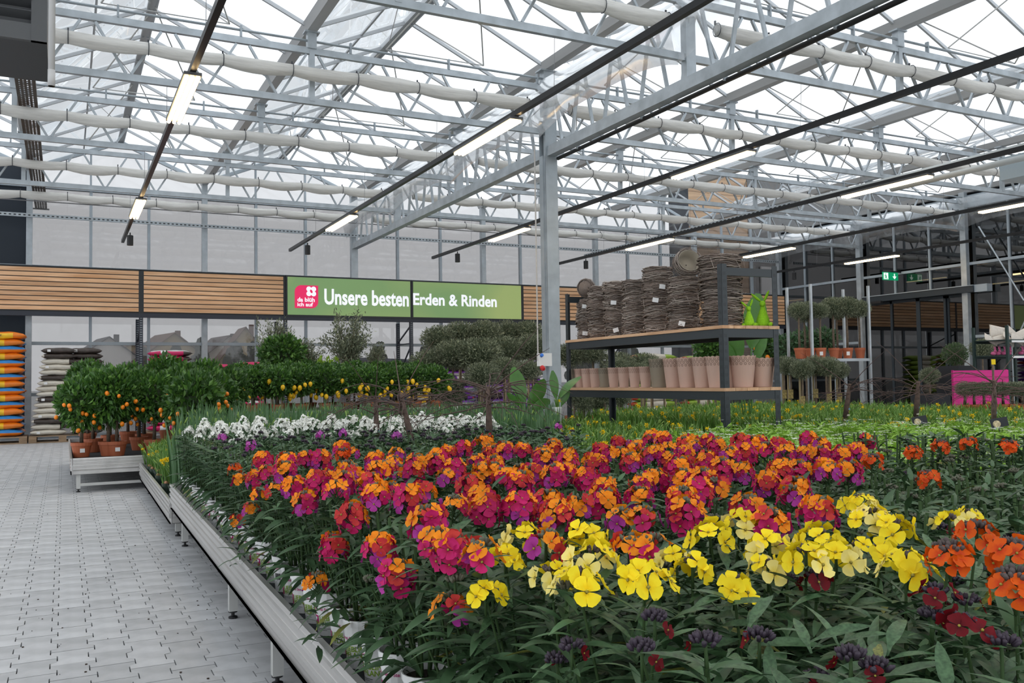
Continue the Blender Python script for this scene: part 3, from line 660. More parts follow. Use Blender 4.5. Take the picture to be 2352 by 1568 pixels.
def rackframe(x, lab):
    r = empty('rack_frame', (x, YB + 0.5, 0), kind='structure', label=lab)
    for y in (YB + 0.03, YB + 1.0):
        u = MB().b2((x - 0.04, y - 0.035, 0), (x + 0.04, y + 0.035, 2.6)); child('upright', u, rackm, r)
        hmb = MB()
        for k in range(50): hmb.b2((x - 0.02, y - 0.037, 0.1 + k * 0.05), (x - 0.005, y - 0.0345, 0.12 + k * 0.05)); hmb.b2((x + 0.005, y - 0.037, 0.1 + k * 0.05), (x + 0.02, y - 0.0345, 0.12 + k * 0.05))
        child('punched_holes', hmb, galvd, r, kind='stuff')
    for za, zb in ((0.2, 0.2), (0.3, 1.1), (1.15, 1.15), (2.05, 2.05), (2.0, 1.25), (2.5, 2.1)):
        child('brace', MB().bar((x, YB + 0.03, za), (x, YB + 1.0, zb), 0.03, 0.03), rackm, r)
for k, x in enumerate(SX[1:7]): rackframe(x, 'dark punched rack frame below the sign band, %s from the left' % ordn[k])
# ================================================================ HEATER, TRAYS, PIPES under the roof
hd = M('heater_grey', (0.045, 0.047, 0.05), 0.5)
h1 = onY(108, 100, 7.0); h0x = h1.x - 1.1
ht = empty('fan_heater', ((h0x + h1.x) / 2, 7.4, h1.z), label='dark grey louvred fan heater hanging in the upper left corner', cat='heater')
child('casing', MB().b2((h0x, 7.02, h1.z), (h1.x, 7.9, h1.z + 1.3)), hd, ht)
fr = MB(); fr.b2((h0x, 6.98, h1.z), (h1.x, 7.02, h1.z + 0.12)); fr.b2((h1.x - 0.10, 6.975, h1.z), (h1.x, 7.02, h1.z + 1.3)); fr.b2((h0x, 6.975, h1.z), (h0x + 0.1, 7.02, h1.z + 1.3)); child('front_frame', fr, M('heater_frame', (0.085, 0.087, 0.09), 0.5), ht)
lm_ = MB().box((0, 0, 0), (h1.x - h0x - 0.2, 0.09, 0.012), R=Matrix.Rotation(-0.6, 3, 'X')).mesh('louvre', hd)
for k in range(13): obj('louvre', lm_, ht, (0, 7.0 - 7.4, 0.18 + k * 0.085))
for sx in (h0x + 0.2, h1.x - 0.2): child('hanger', MB().tube([(sx, 7.5, h1.z + 1.3), (sx, 7.5, ZB + 1.0)], 0.01, 5), wire, ht)
pp = onY(116, 100, 6.6); pb0 = onY(118, 198, 6.6)
pm_ = MB().tube([(pb0.x, 6.6, pb0.z), (pb0.x, 6.6, pb0.z + 2.1)], 0.022, 10); pm_.tube([(pb0.x, 6.6, pb0.z), (pb0.x, 6.6, pb0.z + 0.11)], 0.024, 10); pm_.build('drop_pipe', M('pipe_grey', (0.55, 0.54, 0.53), 0.5), smooth=True, label='pale grey plastic pipe hanging beside the fan heater', cat='pipe')
ztr = 5.34; a0 = onZ(30, 158, ztr); a1 = onZ(78, 158, ztr); tx0, tx1 = a0.x, a1.x; yend = onZ(95, 478, ztr).y
ct = empty('cable_tray', ((tx0 + tx1) / 2, 14, ztr), label='brown perforated cable tray running to the back wall at left', cat='cable tray')
trm = M('tray_metal', (0.075, 0.058, 0.045), 0.55, 0.3)
w_ = tx1 - tx0
# strips with gaps so that light shows through the punched rows
for k in range(5):
    xa = tx0 + w_ * k / 5 + (0.009 if k else 0); xb = tx0 + w_ * (k + 1) / 5 - (0.009 if k < 4 else 0)
    child('tray_strip', MB().b2((xa, 7.6, ztr), (xb, yend, ztr + 0.004)), trm, ct)
for x in (tx0, tx1): child('tray_side', MB().b2((x - 0.003, 7.6, ztr), (x + 0.003, yend, ztr + 0.06)), trm, ct)
cb = MB(); y = 7.6
while y < yend: cb.b2((tx0, y, ztr - 0.001), (tx1, y + 0.035, ztr + 0.003)); y += 0.09
child('cross_webs', cb, trm, ct, kind='stuff')
child('end_bracket', MB().b2((tx0 - 0.3, yend, ztr - 0.03), (tx1 + 0.05, yend + 0.05, ztr)), galv, ct)
pg_ = M('grey_pipe', (0.50, 0.52, 0.51), 0.4)
zpp = 4.60
def pipe_px(p0, p1, z, r, nm, lab, mat=None):
    a = onZ(*p0, z); b = onZ(*p1, z); x = (a.x + b.x) / 2
    e = empty(nm, (x, (a.y + b.y) / 2, z), label=lab, cat='pipe'); child('pipe', MB().tube([(x, a.y, z), (x, b.y, z)], r, 10), mat or pg_, e, smooth=True)
    for y in GY:
        if min(a.y, b.y) < y < max(a.y, b.y): child('hanger', MB().tube([(x, y, z + r * 0.6), (x, y, ZB - 0.03)], 0.006, 5), wire, e)
    return e, x, a.y, b.y
_, xq, ya_, yb_ = pipe_px((2400, 318), (1855, 465), zpp, 0.055, 'grey_pipe', 'thick grey pipe under the roof at the upper right')
a = onZ(1840, 470, zpp); b = onZ(1480, 595, zpp)
t2 = empty('cable_tray', (xq, (a.y + b.y) / 2, zpp), label='galvanised perforated cable tray continuing the grey pipe at right', cat='cable tray')
child('tray_floor', MB().b2((xq - 0.10, a.y, zpp - 0.05), (xq + 0.10, b.y, zpp - 0.045)), galv, t2)
for sx in (-0.1, 0.1): child('tray_side', MB().b2((xq + sx - 0.003, a.y, zpp - 0.05), (xq + sx + 0.003, b.y, zpp + 0.03)), galv, t2)
for y in GY:
    if a.y < y < b.y: child('hanger', MB().tube([(xq, y, zpp - 0.045), (xq, y, ZB - 0.03)], 0.006, 5), wire, t2)
sl = MB(); y = a.y
while y < b.y - 0.1: sl.b2((xq - 0.105, y, zpp - 0.03), (xq - 0.1025, y + 0.07, zpp + 0.01)); y += 0.13
child('slots', sl, dark, t2, kind='stuff')
pipe_px((2440, 345), (2038, 433), 4.35, 0.05, 'grey_pipe', 'shorter grey pipe ending below the first, next to the duct box')
q = onZ(2297, 415, 4.25)
bxm = MB(); bxm.b2((q.x, q.y - 1.2, 4.25), (q.x + 0.9, q.y, 4.62)); bo = bxm.build('duct_box', M('duct_paint', (0.42, 0.49, 0.53), 0.5), label='pale blue grey duct box at the right edge under the roof', cat='duct box')
# ================================================================ BENCHES
BR = -0.0132                                  # the bench row is turned a touch against the hall
ribm = M('ribbed_aluminium', (0.60, 0.585, 0.57), 0.36, 0.85, var=0.12, scale=2.0, stretch=(4, 0.35, 4))
legm = M('bench_leg', (0.60, 0.60, 0.58), 0.45, 0.6)
matm = M('bench_mat', (0.020, 0.023, 0.027), 0.85, var=0.4, scale=20, bump=0.3)
PROF = [(0.0, -0.170), (0.012, -0.170), (0.012, -0.132), (0.0, -0.130), (-0.004, -0.118), (-0.004, -0.100), (0.003, -0.096), (0.003, -0.086), (-0.004, -0.082), (-0.004, -0.066), (0.003, -0.062), (0.003, -0.052), (-0.004, -0.048), (-0.004, -0.032), (0.003, -0.028), (0.003, -0.018), (-0.004, -0.014), (-0.003, 0.0), (0.016, 0.0), (0.016, -0.170)]
def lipmesh(p0, p1, nrm):
    """extrude the ribbed profile from p0 to p1; nrm points away from the bench"""
    p0, p1, nrm = Vector(p0), Vector(p1), Vector(nrm); n = len(PROF); m = MB()
    vs = [p + nrm * (-q[0]) + Vector((0, 0, q[1])) for p in (p0, p1) for q in PROF]
    m.add(vs, [(i, (i + 1) % n, n + (i + 1) % n, n + i) for i in range(n)] + [tuple(range(n)), tuple(range(2 * n - 1, n - 1, -1))])
    return m
def bench(x0, x1, y0, y1, ztop, label, rot=BR, legs=(), zs=None):
    b = empty('plant_bench', (0.59, 0, 0), label=label, cat='bench', group='aluminium plant benches')
    b.rotation_euler = (0, 0, rot); L = b.location.x
    def ch(n, mb, mt, **k): return obj(n, mb.mesh(n, mt, False, (L, 0, 0)), b, **k)
    ch('side_rail', lipmesh((x0, y0, ztop), (x0, y1, ztop), (-1, 0, 0)), ribm); ch('side_rail', lipmesh((x1, y1, ztop), (x1, y0, ztop), (1, 0, 0)), ribm)
    ch('end_rail', lipmesh((x0 + 0.02, y0, ztop), (x1 - 0.02, y0, ztop), (0, -1, 0)), ribm); ch('end_rail', lipmesh((x1 - 0.02, y1, ztop), (x0 + 0.02, y1, ztop), (0, 1, 0)), ribm)
    ch('mat', MB().b2((x0 + 0.017, y0 + 0.017, ztop - 0.075), (x1 - 0.017, y1 - 0.017, ztop - 0.06)), matm)
    ly = list(legs) or [y0 + 0.3 + (y1 - y0 - 0.6) * k / 2 for k in range(3)]
    for y in ly:
        for x in (x0 + 0.075, x1 - 0.075):
            lg = ch('leg', MB().b2((x - 0.02, y - 0.02, 0.035), (x + 0.02, y + 0.02, ztop - 0.075)), legm)
            obj('foot', MB().lathe([(0.021, 0.0), (0.021, 0.008), (0.008, 0.012), (0.008, 0.025), (0.021, 0.028), (0.021, 0.036)], 10, (x - L, y, 0.0), cap=(True, True)).mesh('foot', blackp), lg)
        ch('cross_beam', MB().b2((x0 + 0.09, y - 0.015, ztop - 0.16), (x1 - 0.09, y + 0.015, ztop - 0.11)), legm)
        ch('cross_beam', MB().b2((x0 + 0.09, y - 0.012, ztop - 0.30), (x1 - 0.09, y + 0.012, ztop - 0.27)), legm)
    return b
f1 = onZ(413, 1254, 0); f2 = onZ(516, 1421, 0); f3 = onZ(612, 1575, 0)
B1 = bench(0.592, 2.90, -0.4, 6.74, 0.408, 'near aluminium bench carrying the wallflowers, with ribbed side rail', legs=(f3.y, f2.y, f2.y + 2.1, 0.4))
B2 = bench(0.592, 2.90, 6.78, 10.22, 0.288, 'low aluminium bench behind the first, carrying the daffodils', legs=(f1.y + 0.45, 9.8))
B3 = bench(2.98, 4.90, 0.6, 10.2, 0.47, 'bench behind the wallflowers, left of the black shelf', legs=(1, 5, 9.5))
B4 = bench(5.90, 7.85, 2.0, 10.4, 0.47, 'bench with green leafy plants right of the black shelf', legs=(2.5, 6, 10))
B5 = bench(7.95, 10.4, 3.2, 11.0, 0.47, 'rearmost bench of yellow daffodils at right', legs=(4, 7, 10.5))
B6 = bench(4.98, 5.82, 0.6, 5.85, 0.47, 'narrow bench in front of the black shelf', legs=(1, 5))
T3 = bench(0.07, 3.6, 10.3, 14.2, 0.362, 'low aluminium table carrying the kumquat trees', rot=0, legs=(10.40, 13.6))
# ================================================================ WALLFLOWERS
leafm = M('wallflower_leaf', (0.032, 0.075, 0.030), 0.48, var=0.28, scale=14, rnd=0.22, trans=0.10, col2=(0.058, 0.115, 0.05), spec=0.35)
leafy = M('wallflower_leaf_yellowing', (0.16, 0.17, 0.03), 0.5, var=0.5, scale=25, trans=0.15)
stemm = M('wallflower_stem', (0.035, 0.068, 0.022), 0.7, spec=0.2)
budm = M('bud_grey_green', (0.105, 0.105, 0.07), 0.7, var=0.3, scale=60)
budd = M('bud_dark_purple', (0.030, 0.018, 0.032), 0.6, var=0.3, scale=60)
budb = M('bud_brown', (0.075, 0.055, 0.05), 0.7, var=0.3, scale=60)
def petal(name, c, c2=None, var=0.10):
    m = M(name, c, 0.6, var=var, scale=45, rnd=0.12, trans=0.22, col2=c2, spec=0.2); PNEAR[m.name] = near_petal(name, c, c2 or c); return m
PNEAR = {}
def near_petal(name, c, c2):
    """petal of the nearest flowers: the throat is deeper than the rim, fine veins between"""
    m = bpy.data.materials.new(name + '_veined'); m.use_nodes = True; nt = m.node_tree; N = nt.nodes; L = nt.links; b = N['Principled BSDF']; b.inputs['Roughness'].default_value = 0.6; b.inputs['Specular IOR Level'].default_value = 0.2
    tc = N.new('ShaderNodeTexCoord'); ln = N.new('ShaderNodeVectorMath'); ln.operation = 'LENGTH'; L.new(tc.outputs['Object'], ln.inputs[0])
    nz = N.new('ShaderNodeTexNoise'); nz.inputs['Scale'].default_value = 5.0; nz.inputs['Detail'].default_value = 5; L.new(tc.outputs['Object'], nz.inputs['Vector'])
    ma = N.new('ShaderNodeMath'); ma.operation = 'MULTIPLY_ADD'; ma.inputs[1].default_value = 0.55; L.new(nz.outputs['Fac'], ma.inputs[0]); L.new(ln.outputs['Value'], ma.inputs[2])
    cr = N.new('ShaderNodeValToRGB'); e = cr.color_ramp.elements; e[0].position = 0.30; e[0].color = (c[0] * 0.62, c[1] * 0.50, c[2] * 0.5, 1); e[1].position = 1.0; e[1].color = (*c2, 1); k = e.new(0.55); k.color = (*c, 1)
    L.new(ma.outputs[0], cr.inputs[0]); oi = N.new('ShaderNodeObjectInfo'); hs = N.new('ShaderNodeHueSaturation'); mr = N.new('ShaderNodeMapRange'); mr.inputs[3].default_value = 0.85; mr.inputs[4].default_value = 1.1
    L.new(oi.outputs['Random'], mr.inputs[0]); L.new(mr.outputs[0], hs.inputs['Value']); L.new(cr.outputs[0], hs.inputs['Color']); L.new(hs.outputs[0], b.inputs['Base Color'])
    t = N.new('ShaderNodeBsdfTranslucent'); L.new(hs.outputs[0], t.inputs[0]); mx = N.new('ShaderNodeMixShader'); mx.inputs[0].default_value = 0.22; L.new(b.outputs[0], mx.inputs[1]); L.new(t.outputs[0], mx.inputs[2]); L.new(mx.outputs[0], N['Material Output'].inputs[0])
    return m
P_or = petal('petal_orange', (0.86, 0.21, 0.008), (0.95, 0.30, 0.012)); P_ma = petal('petal_magenta', (0.42, 0.010, 0.075), (0.55, 0.016, 0.14)); P_cr = petal('petal_crimson', (0.42, 0.018, 0.03), (0.60, 0.05, 0.04))
P_pu = petal('petal_purple', (0.36, 0.03, 0.25), (0.45, 0.05, 0.33)); P_ye = petal('petal_yellow', (0.90, 0.62, 0.004), (0.95, 0.74, 0.02)); P_pale = petal('petal_pale_yellow', (0.92, 0.72, 0.12), (0.95, 0.80, 0.25))
P_re = petal('petal_red_orange', (0.60, 0.050, 0.006), (0.74, 0.105, 0.006)); P_dr = petal('petal_dark_red', (0.10, 0.002, 0.006), (0.15, 0.003, 0.008)); P_wh = petal('petal_white', (0.82, 0.82, 0.76), (0.9, 0.9, 0.86), var=0.03); P_vi = petal('petal_violet', (0.38, 0.06, 0.42), (0.50, 0.12, 0.36))
eyem = M('flower_eye', (0.30, 0.24, 0.03), 0.7)
def flower_into(mb, R, c, s, m, rr, meye=None, flat=0.0):
    """four broad overlapping petals; R maps +Z to the facing direction"""
    c = Vector(c)
    cup = rr.uniform(-0.1, 0.35) + flat
    for q in range(4):
        a = q * PI / 2 + rr.uniform(-0.15, 0.15); tl = rr.uniform(0.9, 1.08) * s; tw = rr.uniform(0.95, 1.12)
        ca, sa = math.cos(a), math.sin(a); vs = []; n = 4
        wv = rr.uniform(-0.35, 0.35); tilt = rr.uniform(-0.28, 0.22)
        for i in range(n + 1):
            t = i / n; r = s * 0.06 + tl * (0.06 + 0.94 * t); wd = s * 0.55 * tw * (0.16 + 0.84 * math.sin(PI * min(1, t * 0.62 + 0.02)) ** 1.1) * (1 if t < 0.95 else 0.78)
            for j in (-1, 0, 1):
                zz = cup * tl * (t * 0.75 - 1.05 * t * t) + 0.20 * s * t * (abs(j)) * (1 + wv) + tilt * s * t + wv * 0.10 * s * j * t + (q % 2) * 0.03 * s + 0.10 * s * t * math.sin(3.1 * i + 2.3 * j + q)
                rl = r * (1 - 0.07 * abs(j) * t)
                x, y = rl * ca - j * wd * sa, rl * sa + j * wd * ca
                vs.append(R @ Vector((x, y, zz)) + c)
        mb.add(vs, [(i * 3 + j, (i + 1) * 3 + j, (i + 1) * 3 + j + 1, i * 3 + j + 1) for i in range(n) for j in range(2)], m)
    if meye is not None: mb.ball(c + R @ Vector((0, 0, 0.05 * s)), s * 0.14, 5, 3, meye)
def face(dirv):
    z = Vector(dirv).normalized(); return z.to_track_quat('Z', 'Y').to_matrix()
def budball(mb, c, r, n, m, rr, sz=0.007, up=0.6):
    for k in range(n):
        th = rr.uniform(0, 2 * PI); ph = math.acos(1 - rr.random() * (1 - math.cos(1.35)))
        d = Vector((math.sin(ph) * math.cos(th), math.sin(ph) * math.sin(th), math.cos(ph)))
        mb.ball(Vector(c) + Vector((d.x * r, d.y * r, d.z * r * up)), sz * rr.uniform(0.8, 1.2), 5, 3, m, sc=(0.62, 0.62, 1.25), R=face(d + Vector((0, 0, 0.6))))
# head spec: list of flowers (direction, offset, scale, material) + bud material
def head_spec(kind, seed):
    rr = random.Random(seed); fl_ = []
    def ring(n, ph, rad, z, mats, s, j=0.35):
        o = rr.uniform(0, 6)
        for i in range(n):
            th = o + 2 * PI * i / n + rr.uniform(-j, j) * 2 * PI / n; p = ph + rr.uniform(-0.2, 0.2)
            d = Vector((math.sin(p) * math.cos(th), math.sin(p) * math.sin(th), math.cos(p)))
            fl_.append((d, Vector((rad * math.cos(th) * rr.uniform(0.85, 1.1), rad * math.sin(th) * rr.uniform(0.85, 1.1), z + rr.uniform(-0.006, 0.006))), s * rr.uniform(0.9, 1.1), rr.choice(mats)))
    bud = budm; bn = 16; bs = 0.0062; br = 0.017
    if kind == 'sunset':
        ring(5, 0.85, 0.026, 0.004, [P_or, P_or, P_or, P_or, P_cr, P_ma], 0.0175); ring(6, 1.2, 0.035, -0.014, [P_ma, P_cr, P_or, P_ma], 0.0195); ring(5, 1.6, 0.037, -0.036, [P_ma, P_pu, P_ma, P_pu], 0.0195)
    elif kind == 'sunset_small':
        ring(4, 0.9, 0.024, 0.0, [P_or, P_or, P_or, P_cr], 0.0175); ring(4, 1.4, 0.033, -0.017, [P_ma, P_cr, P_pu, P_or], 0.0185); bn = 12
    elif kind == 'yellow':
        ring(3, 0.7, 0.024, 0.006, [P_ye], 0.022); ring(4, 1.2, 0.042, -0.014, [P_ye, P_ye, P_ye, P_pale], 0.023); bud = budb; bn = 10; br = 0.012
    elif kind == 'yellow_small':
        ring(2, 0.8, 0.020, 0.004, [P_ye], 0.0195); ring(3, 1.25, 0.034, -0.010, [P_ye, P_pale, P_ye], 0.021); bud = budb; bn = 9; br = 0.012
    elif kind == 'pale':
        ring(4, 0.6, 0.024, 0.006, [P_ye, P_pale], 0.020); ring(7, 1.2, 0.042, -0.014, [P_ye, P_pale], 0.022); bud = budb; bn = 8
    elif kind == 'red':
        ring(5, 1.0, 0.028, 0.0, [P_re], 0.0185); ring(3, 1.6, 0.033, -0.02, [P_re], 0.0185); bud = budb; bn = 26; br = 0.022
    elif kind == 'darkbud':
        bud = budd; bn = 30; br = 0.022; bs = 0.0066
        ring(1, 1.2, 0.026, -0.006, [P_dr], 0.014)
    elif kind == 'darkred':
        bud = budd; bn = 24; br = 0.019; bs = 0.0066
        ring(3, 1.0, 0.030, 0.0, [P_dr], 0.020)
    elif kind == 'greybud':
        bud = budm; bn = 26; br = 0.018
    elif kind == 'blackbud':
        bud = budd; bn = 22; br = 0.016; bs = 0.007
    elif kind == 'white':
        ring(3, 0.5, 0.016, 0.03, [P_wh], 0.0155); ring(4, 1.0, 0.032, 0.010, [P_wh], 0.016); ring(5, 1.35, 0.042, -0.018, [P_wh], 0.016); bud = budm; bn = 6; br = 0.010
    elif kind == 'violet':
        ring(3, 1.2, 0.022, -0.012, [P_vi], 0.016); ring(4, 1.6, 0.026, -0.034, [P_vi, P_pu], 0.016); bud = budd; bn = 14; br = 0.012
    return fl_, bud, bn, bs, br
MATS_ALL = [P_or, P_ma, P_cr, P_pu, P_ye, P_pale, P_re, P_dr, P_wh, P_vi, budm, budd, budb, eyem, stemm]
MI = {m.name: i for i, m in enumerate(MATS_ALL)}
HEADS = {}
def head_mesh(kind, v):
    if (kind, v) in HEADS: return HEADS[(kind, v)]
    fl_, bud, bn, bs, br = head_spec(kind, hash_(kind) + v); mb = MB(); rr = random.Random(v * 31 + hash_(kind)); used = []
    mats = []
    def idx(m):
        if m not in mats: mats.append(m)
        return mats.index(m)
    for d, o, s, m in fl_:
        flower_into(mb, face(d), o, s, idx(m), rr, idx(eyem)); mb.tube([(0, 0, min(-0.02, o.z - 0.03)), o - d * 0.004], 0.0013, 3, idx(stemm), cap=False)
    budball(mb, (0, 0, 0.002), br, bn, idx(bud), rr, bs)
    me = mb.mesh('flower_head', mats, smooth=True); HEADS[(kind, v)] = me; return me
def hash_(s): return sum((i + 1) * ord(c) for i, c in enumerate(s)) % 997
FLW = {}
def flower_mesh(m, v):
    if (m.name, v) in FLW: return FLW[(m.name, v)]
    mb = MB(); flower_into(mb, Matrix.Identity(3), (0, 0, 0), 1.0, 0, random.Random(v + 3), 1); me = mb.mesh('flower', [PNEAR.get(m.name, m), eyem], smooth=True); FLW[(m.name, v)] = me; return me
BUDM = {}
def bud_mesh(kind, v):
    if (kind, v) in BUDM: return BUDM[(kind, v)]
    fl_, bud, bn, bs, br = head_spec(kind, hash_(kind) + v); mb = MB(); rr = random.Random(v * 31 + hash_(kind)); budball(mb, (0, 0, 0.002), br, bn, 0, rr, bs); mb.tube([(0, 0, -0.05), (0, 0, 0.004)], 0.003, 5, 1)
    me = mb.mesh('flower_head', [bud, stemm], smooth=True); BUDM[(kind, v)] = me; return me
# ---- leaves
def leaf_verts(L, W, droop, n=6, fold=0.25, tw=0.0):
    vs = []
    for i in range(n + 1):
        t = i / n; a = droop * t; x = L * t * (1 - 0.10 * abs(droop) * t); z = -droop * L * t * t * 0.5
        w_ = W * (0.18 + 0.82 * math.sin(PI * min(1.0, t * 0.95 + 0.05)) ** 0.9) if t < 0.99 else W * 0.08
        if t < 0.18: w_ = W * (0.20 + t)
        for j in (-1, 0, 1): vs.append(Vector((x, j * w_ * math.cos(tw * t), z + abs(j) * w_ * fold + j * w_ * math.sin(tw * t))))
    return vs, [(i * 3 + j, (i + 1) * 3 + j, (i + 1) * 3 + j + 1, i * 3 + j + 1) for i in range(n) for j in range(2)]
LEAFV = []
for k in range(5):
    rr = random.Random(k + 50); LEAFV.append(leaf_verts(1.0, rr.uniform(0.075, 0.11), rr.uniform(0.3, 1.1), 6, 0.3, rr.uniform(-0.5, 0.5)))
LEAFME = [MB().add(*lv).mesh('leaf', leafm, smooth=True) for lv in LEAFV]; LEAFMEY = [MB().add(*lv).mesh('leaf', leafy, smooth=True) for lv in LEAFV]
def leaf_mats(seed, n=58, hgt=0.27, spread=0.075, low=12, edge=False, big=1.0):
    """transforms of the leaves, origin at the pot rim centre"""
    rr = random.Random(seed); out = []; stems = []
    for k in range(5):
        th = 2 * PI * k / 5 + rr.uniform(-0.4, 0.4); r = rr.uniform(0.3, 1.0) * spread; stems.append((r * math.cos(th), r * math.sin(th)))
    for k in range(n):
        if k < low:
            th = 2 * PI * k / low + rr.uniform(-0.3, 0.3); b = Vector((0.03 * math.cos(th), 0.03 * math.sin(th), rr.uniform(0.0, 0.03))); el = rr.uniform(-0.35, 0.5); L = rr.uniform(0.10, 0.145)
        else:
            sx, sy = stems[k % 5]; t = rr.random() ** 0.8; z = 0.04 + (hgt - 0.05) * t; f_ = 0.35 + 0.65 * t
            th = rr.uniform(0, 2 * PI); b = Vector((sx * f_, sy * f_, z)); el = rr.uniform(-0.15, 0.45) + 0.35 * t; L = rr.uniform(0.075, 0.125) * (1.05 - 0.35 * t)
        if edge and b.z < 0.10 and math.cos(th - 3.6) > 0.1 and rr.random() < 0.5: continue
        m = Matrix.Translation(b) @ Matrix.Rotation(th, 4, 'Z') @ Matrix.Rotation(-el, 4, 'Y') @ Matrix.Rotation(rr.uniform(-0.5, 0.5), 4, 'X') @ Matrix.Scale(L * big, 4)
        out.append((m, rr.randrange(5), rr.random() < 0.03 or (k < low and rr.random() < 0.12)))
    return out, stems
def foliage_mesh(seed, **k):
    lm, st = leaf_mats(seed, **k); mb = MB()
    for m, v, yl in lm: mb.add([m @ p for p in LEAFV[v][0]], LEAFV[v][1], 1 if yl else 0)
    h_ = k.get('hgt', 0.27)
    for sx, sy in st: mb.tube([(sx * 0.3, sy * 0.3, -0.02), (sx, sy, h_)], 0.004, 5, 2)
    return mb.mesh('foliage', [leafm, leafy, stemm], smooth=True)
FOL = [foliage_mesh(100 + k, n=78, hgt=0.33, spread=0.08) for k in range(6)]
FOLB = [foliage_mesh(200 + k, n=104, hgt=0.34, spread=0.085, low=18) for k in range(4)]
FOLE = [foliage_mesh(260 + k, n=84, hgt=0.33, spread=0.08, low=14, edge=True) for k in range(4)]
def near_foliage(seed, root, dz, **k):
    lm, st = leaf_mats(seed, **k)
    for m, v, yl in lm:
        mm = m.copy(); mm.translation.z += dz; obj('leaf', (LEAFMEY if yl else LEAFME)[v], root, mat=mm)
# ---- pots
potw = M('white_pot', (0.74, 0.74, 0.73), 0.4, rnd=0.04); soil = M('potting_soil', (0.03, 0.02, 0.014), 0.95)
PH = 0.128
def potmesh(rt=0.054, rb=0.041, h=PH, rim=0.016, n=20, mat=potw):
    mb = MB(); mb.lathe([(rb, 0), (rb, 0.004), (rt * 0.94, h - rim), (rt, h - rim), (rt * 1.02, h), (rt * 0.96, h), (rt * 0.92, h - 0.015)], n); mb.lathe([(0.001, h - 0.014), (rt * 0.93, h - 0.014)], n, m=1, cap=(False, False))
    return mb.mesh('pot', [mat, soil], smooth=False)
POT = potmesh(n=18)
# print on the pots: logo square, heart and lettering wrapped round the pot
inkm = M('print_magenta', (0.45, 0.01, 0.16), 0.5); inkg = M('print_green', (0.22, 0.38, 0.02), 0.5); inkk = M('print_black', (0.02, 0.02, 0.02), 0.5); inkw = M('print_white', (0.8, 0.8, 0.8), 0.5)
def wrap(me_or_mb, th0, z0, dr=0.0006):
    out = []
    for v in me_or_mb:
        x, z = v[0], v[1]; r = 0.041 + (0.0508 - 0.041) * ((z0 + z) / (PH - 0.016)) + dr; a = th0 + x / 0.047; out.append((r * math.cos(a), r * math.sin(a), z0 + z))
    return out
def pot_print(th=-2.4):
    mb = MB()
    def quad(x0, x1, za, zb, m, dr=0.0006, n=6):
        vs = []
        for i in range(n + 1):
            x = x0 + (x1 - x0) * i / n; vs += [(x, za), (x, zb)]
        mb.add(wrap(vs, th, 0, dr), [(2 * i, 2 * i + 2, 2 * i + 3, 2 * i + 1) for i in range(n)], m)
    def text(t, size, x, z, m, bold=0.0):
        me = textmesh(t, size, bold=bold); mb.add(wrap([(v.co.x + x, v.co.y) for v in me.vertices], th, z, 0.0008), [tuple(p.vertices) for p in me.polygons], m); bpy.data.meshes.remove(me)
    quad(-0.050, -0.022, 0.028, 0.060, 0)
    hp = [(16 * math.sin(t) ** 3, 13 * math.cos(t) - 5 * math.cos(2 * t) - 2 * math.cos(3 * t) - math.cos(4 * t)) for t in [2 * PI * i / 20 for i in range(20)]]
    mb.add(wrap([(-0.036 + x * 0.0005, 0.050 + y * 0.0005) for x, y in hp], th, 0, 0.0011), [tuple(range(20))], 3)
    for sg_ in (-1, 1): mb.add(wrap([(-0.036, 0.030), (-0.036 + sg_ * 0.009, 0.037), (-0.036 + sg_ * 0.010, 0.044), (-0.036 + sg_ * 0.003, 0.040)], th, 0, 0.0011), [(0, 1, 2, 3)], 1)
    text('LIEBLINGS', 0.020, -0.018, 0.046, 1, 0.0004); text('PFLANZE', 0.020, -0.018, 0.030, 1, 0.0004)
    text('Gärtnerei Ste', 0.0125, -0.052, 0.076, 0, 0.0002); quad(-0.05, 0.02, 0.021, 0.0222, 2)
    quad(-0.05, 0.01, 0.0165, 0.0175, 2); text('lber in Neus', 0.0125, 0.075, 0.082, 0, 0.0002)
    for k in range(14): quad(0.115 + k * 0.002, 0.116 + k * 0.002 + (k % 3) * 0.0004, 0.045, 0.068, 2, n=1)
    return mb.mesh('pot_print', [inkm, inkg, inkk, inkw])
PRINT = pot_print(0.0)
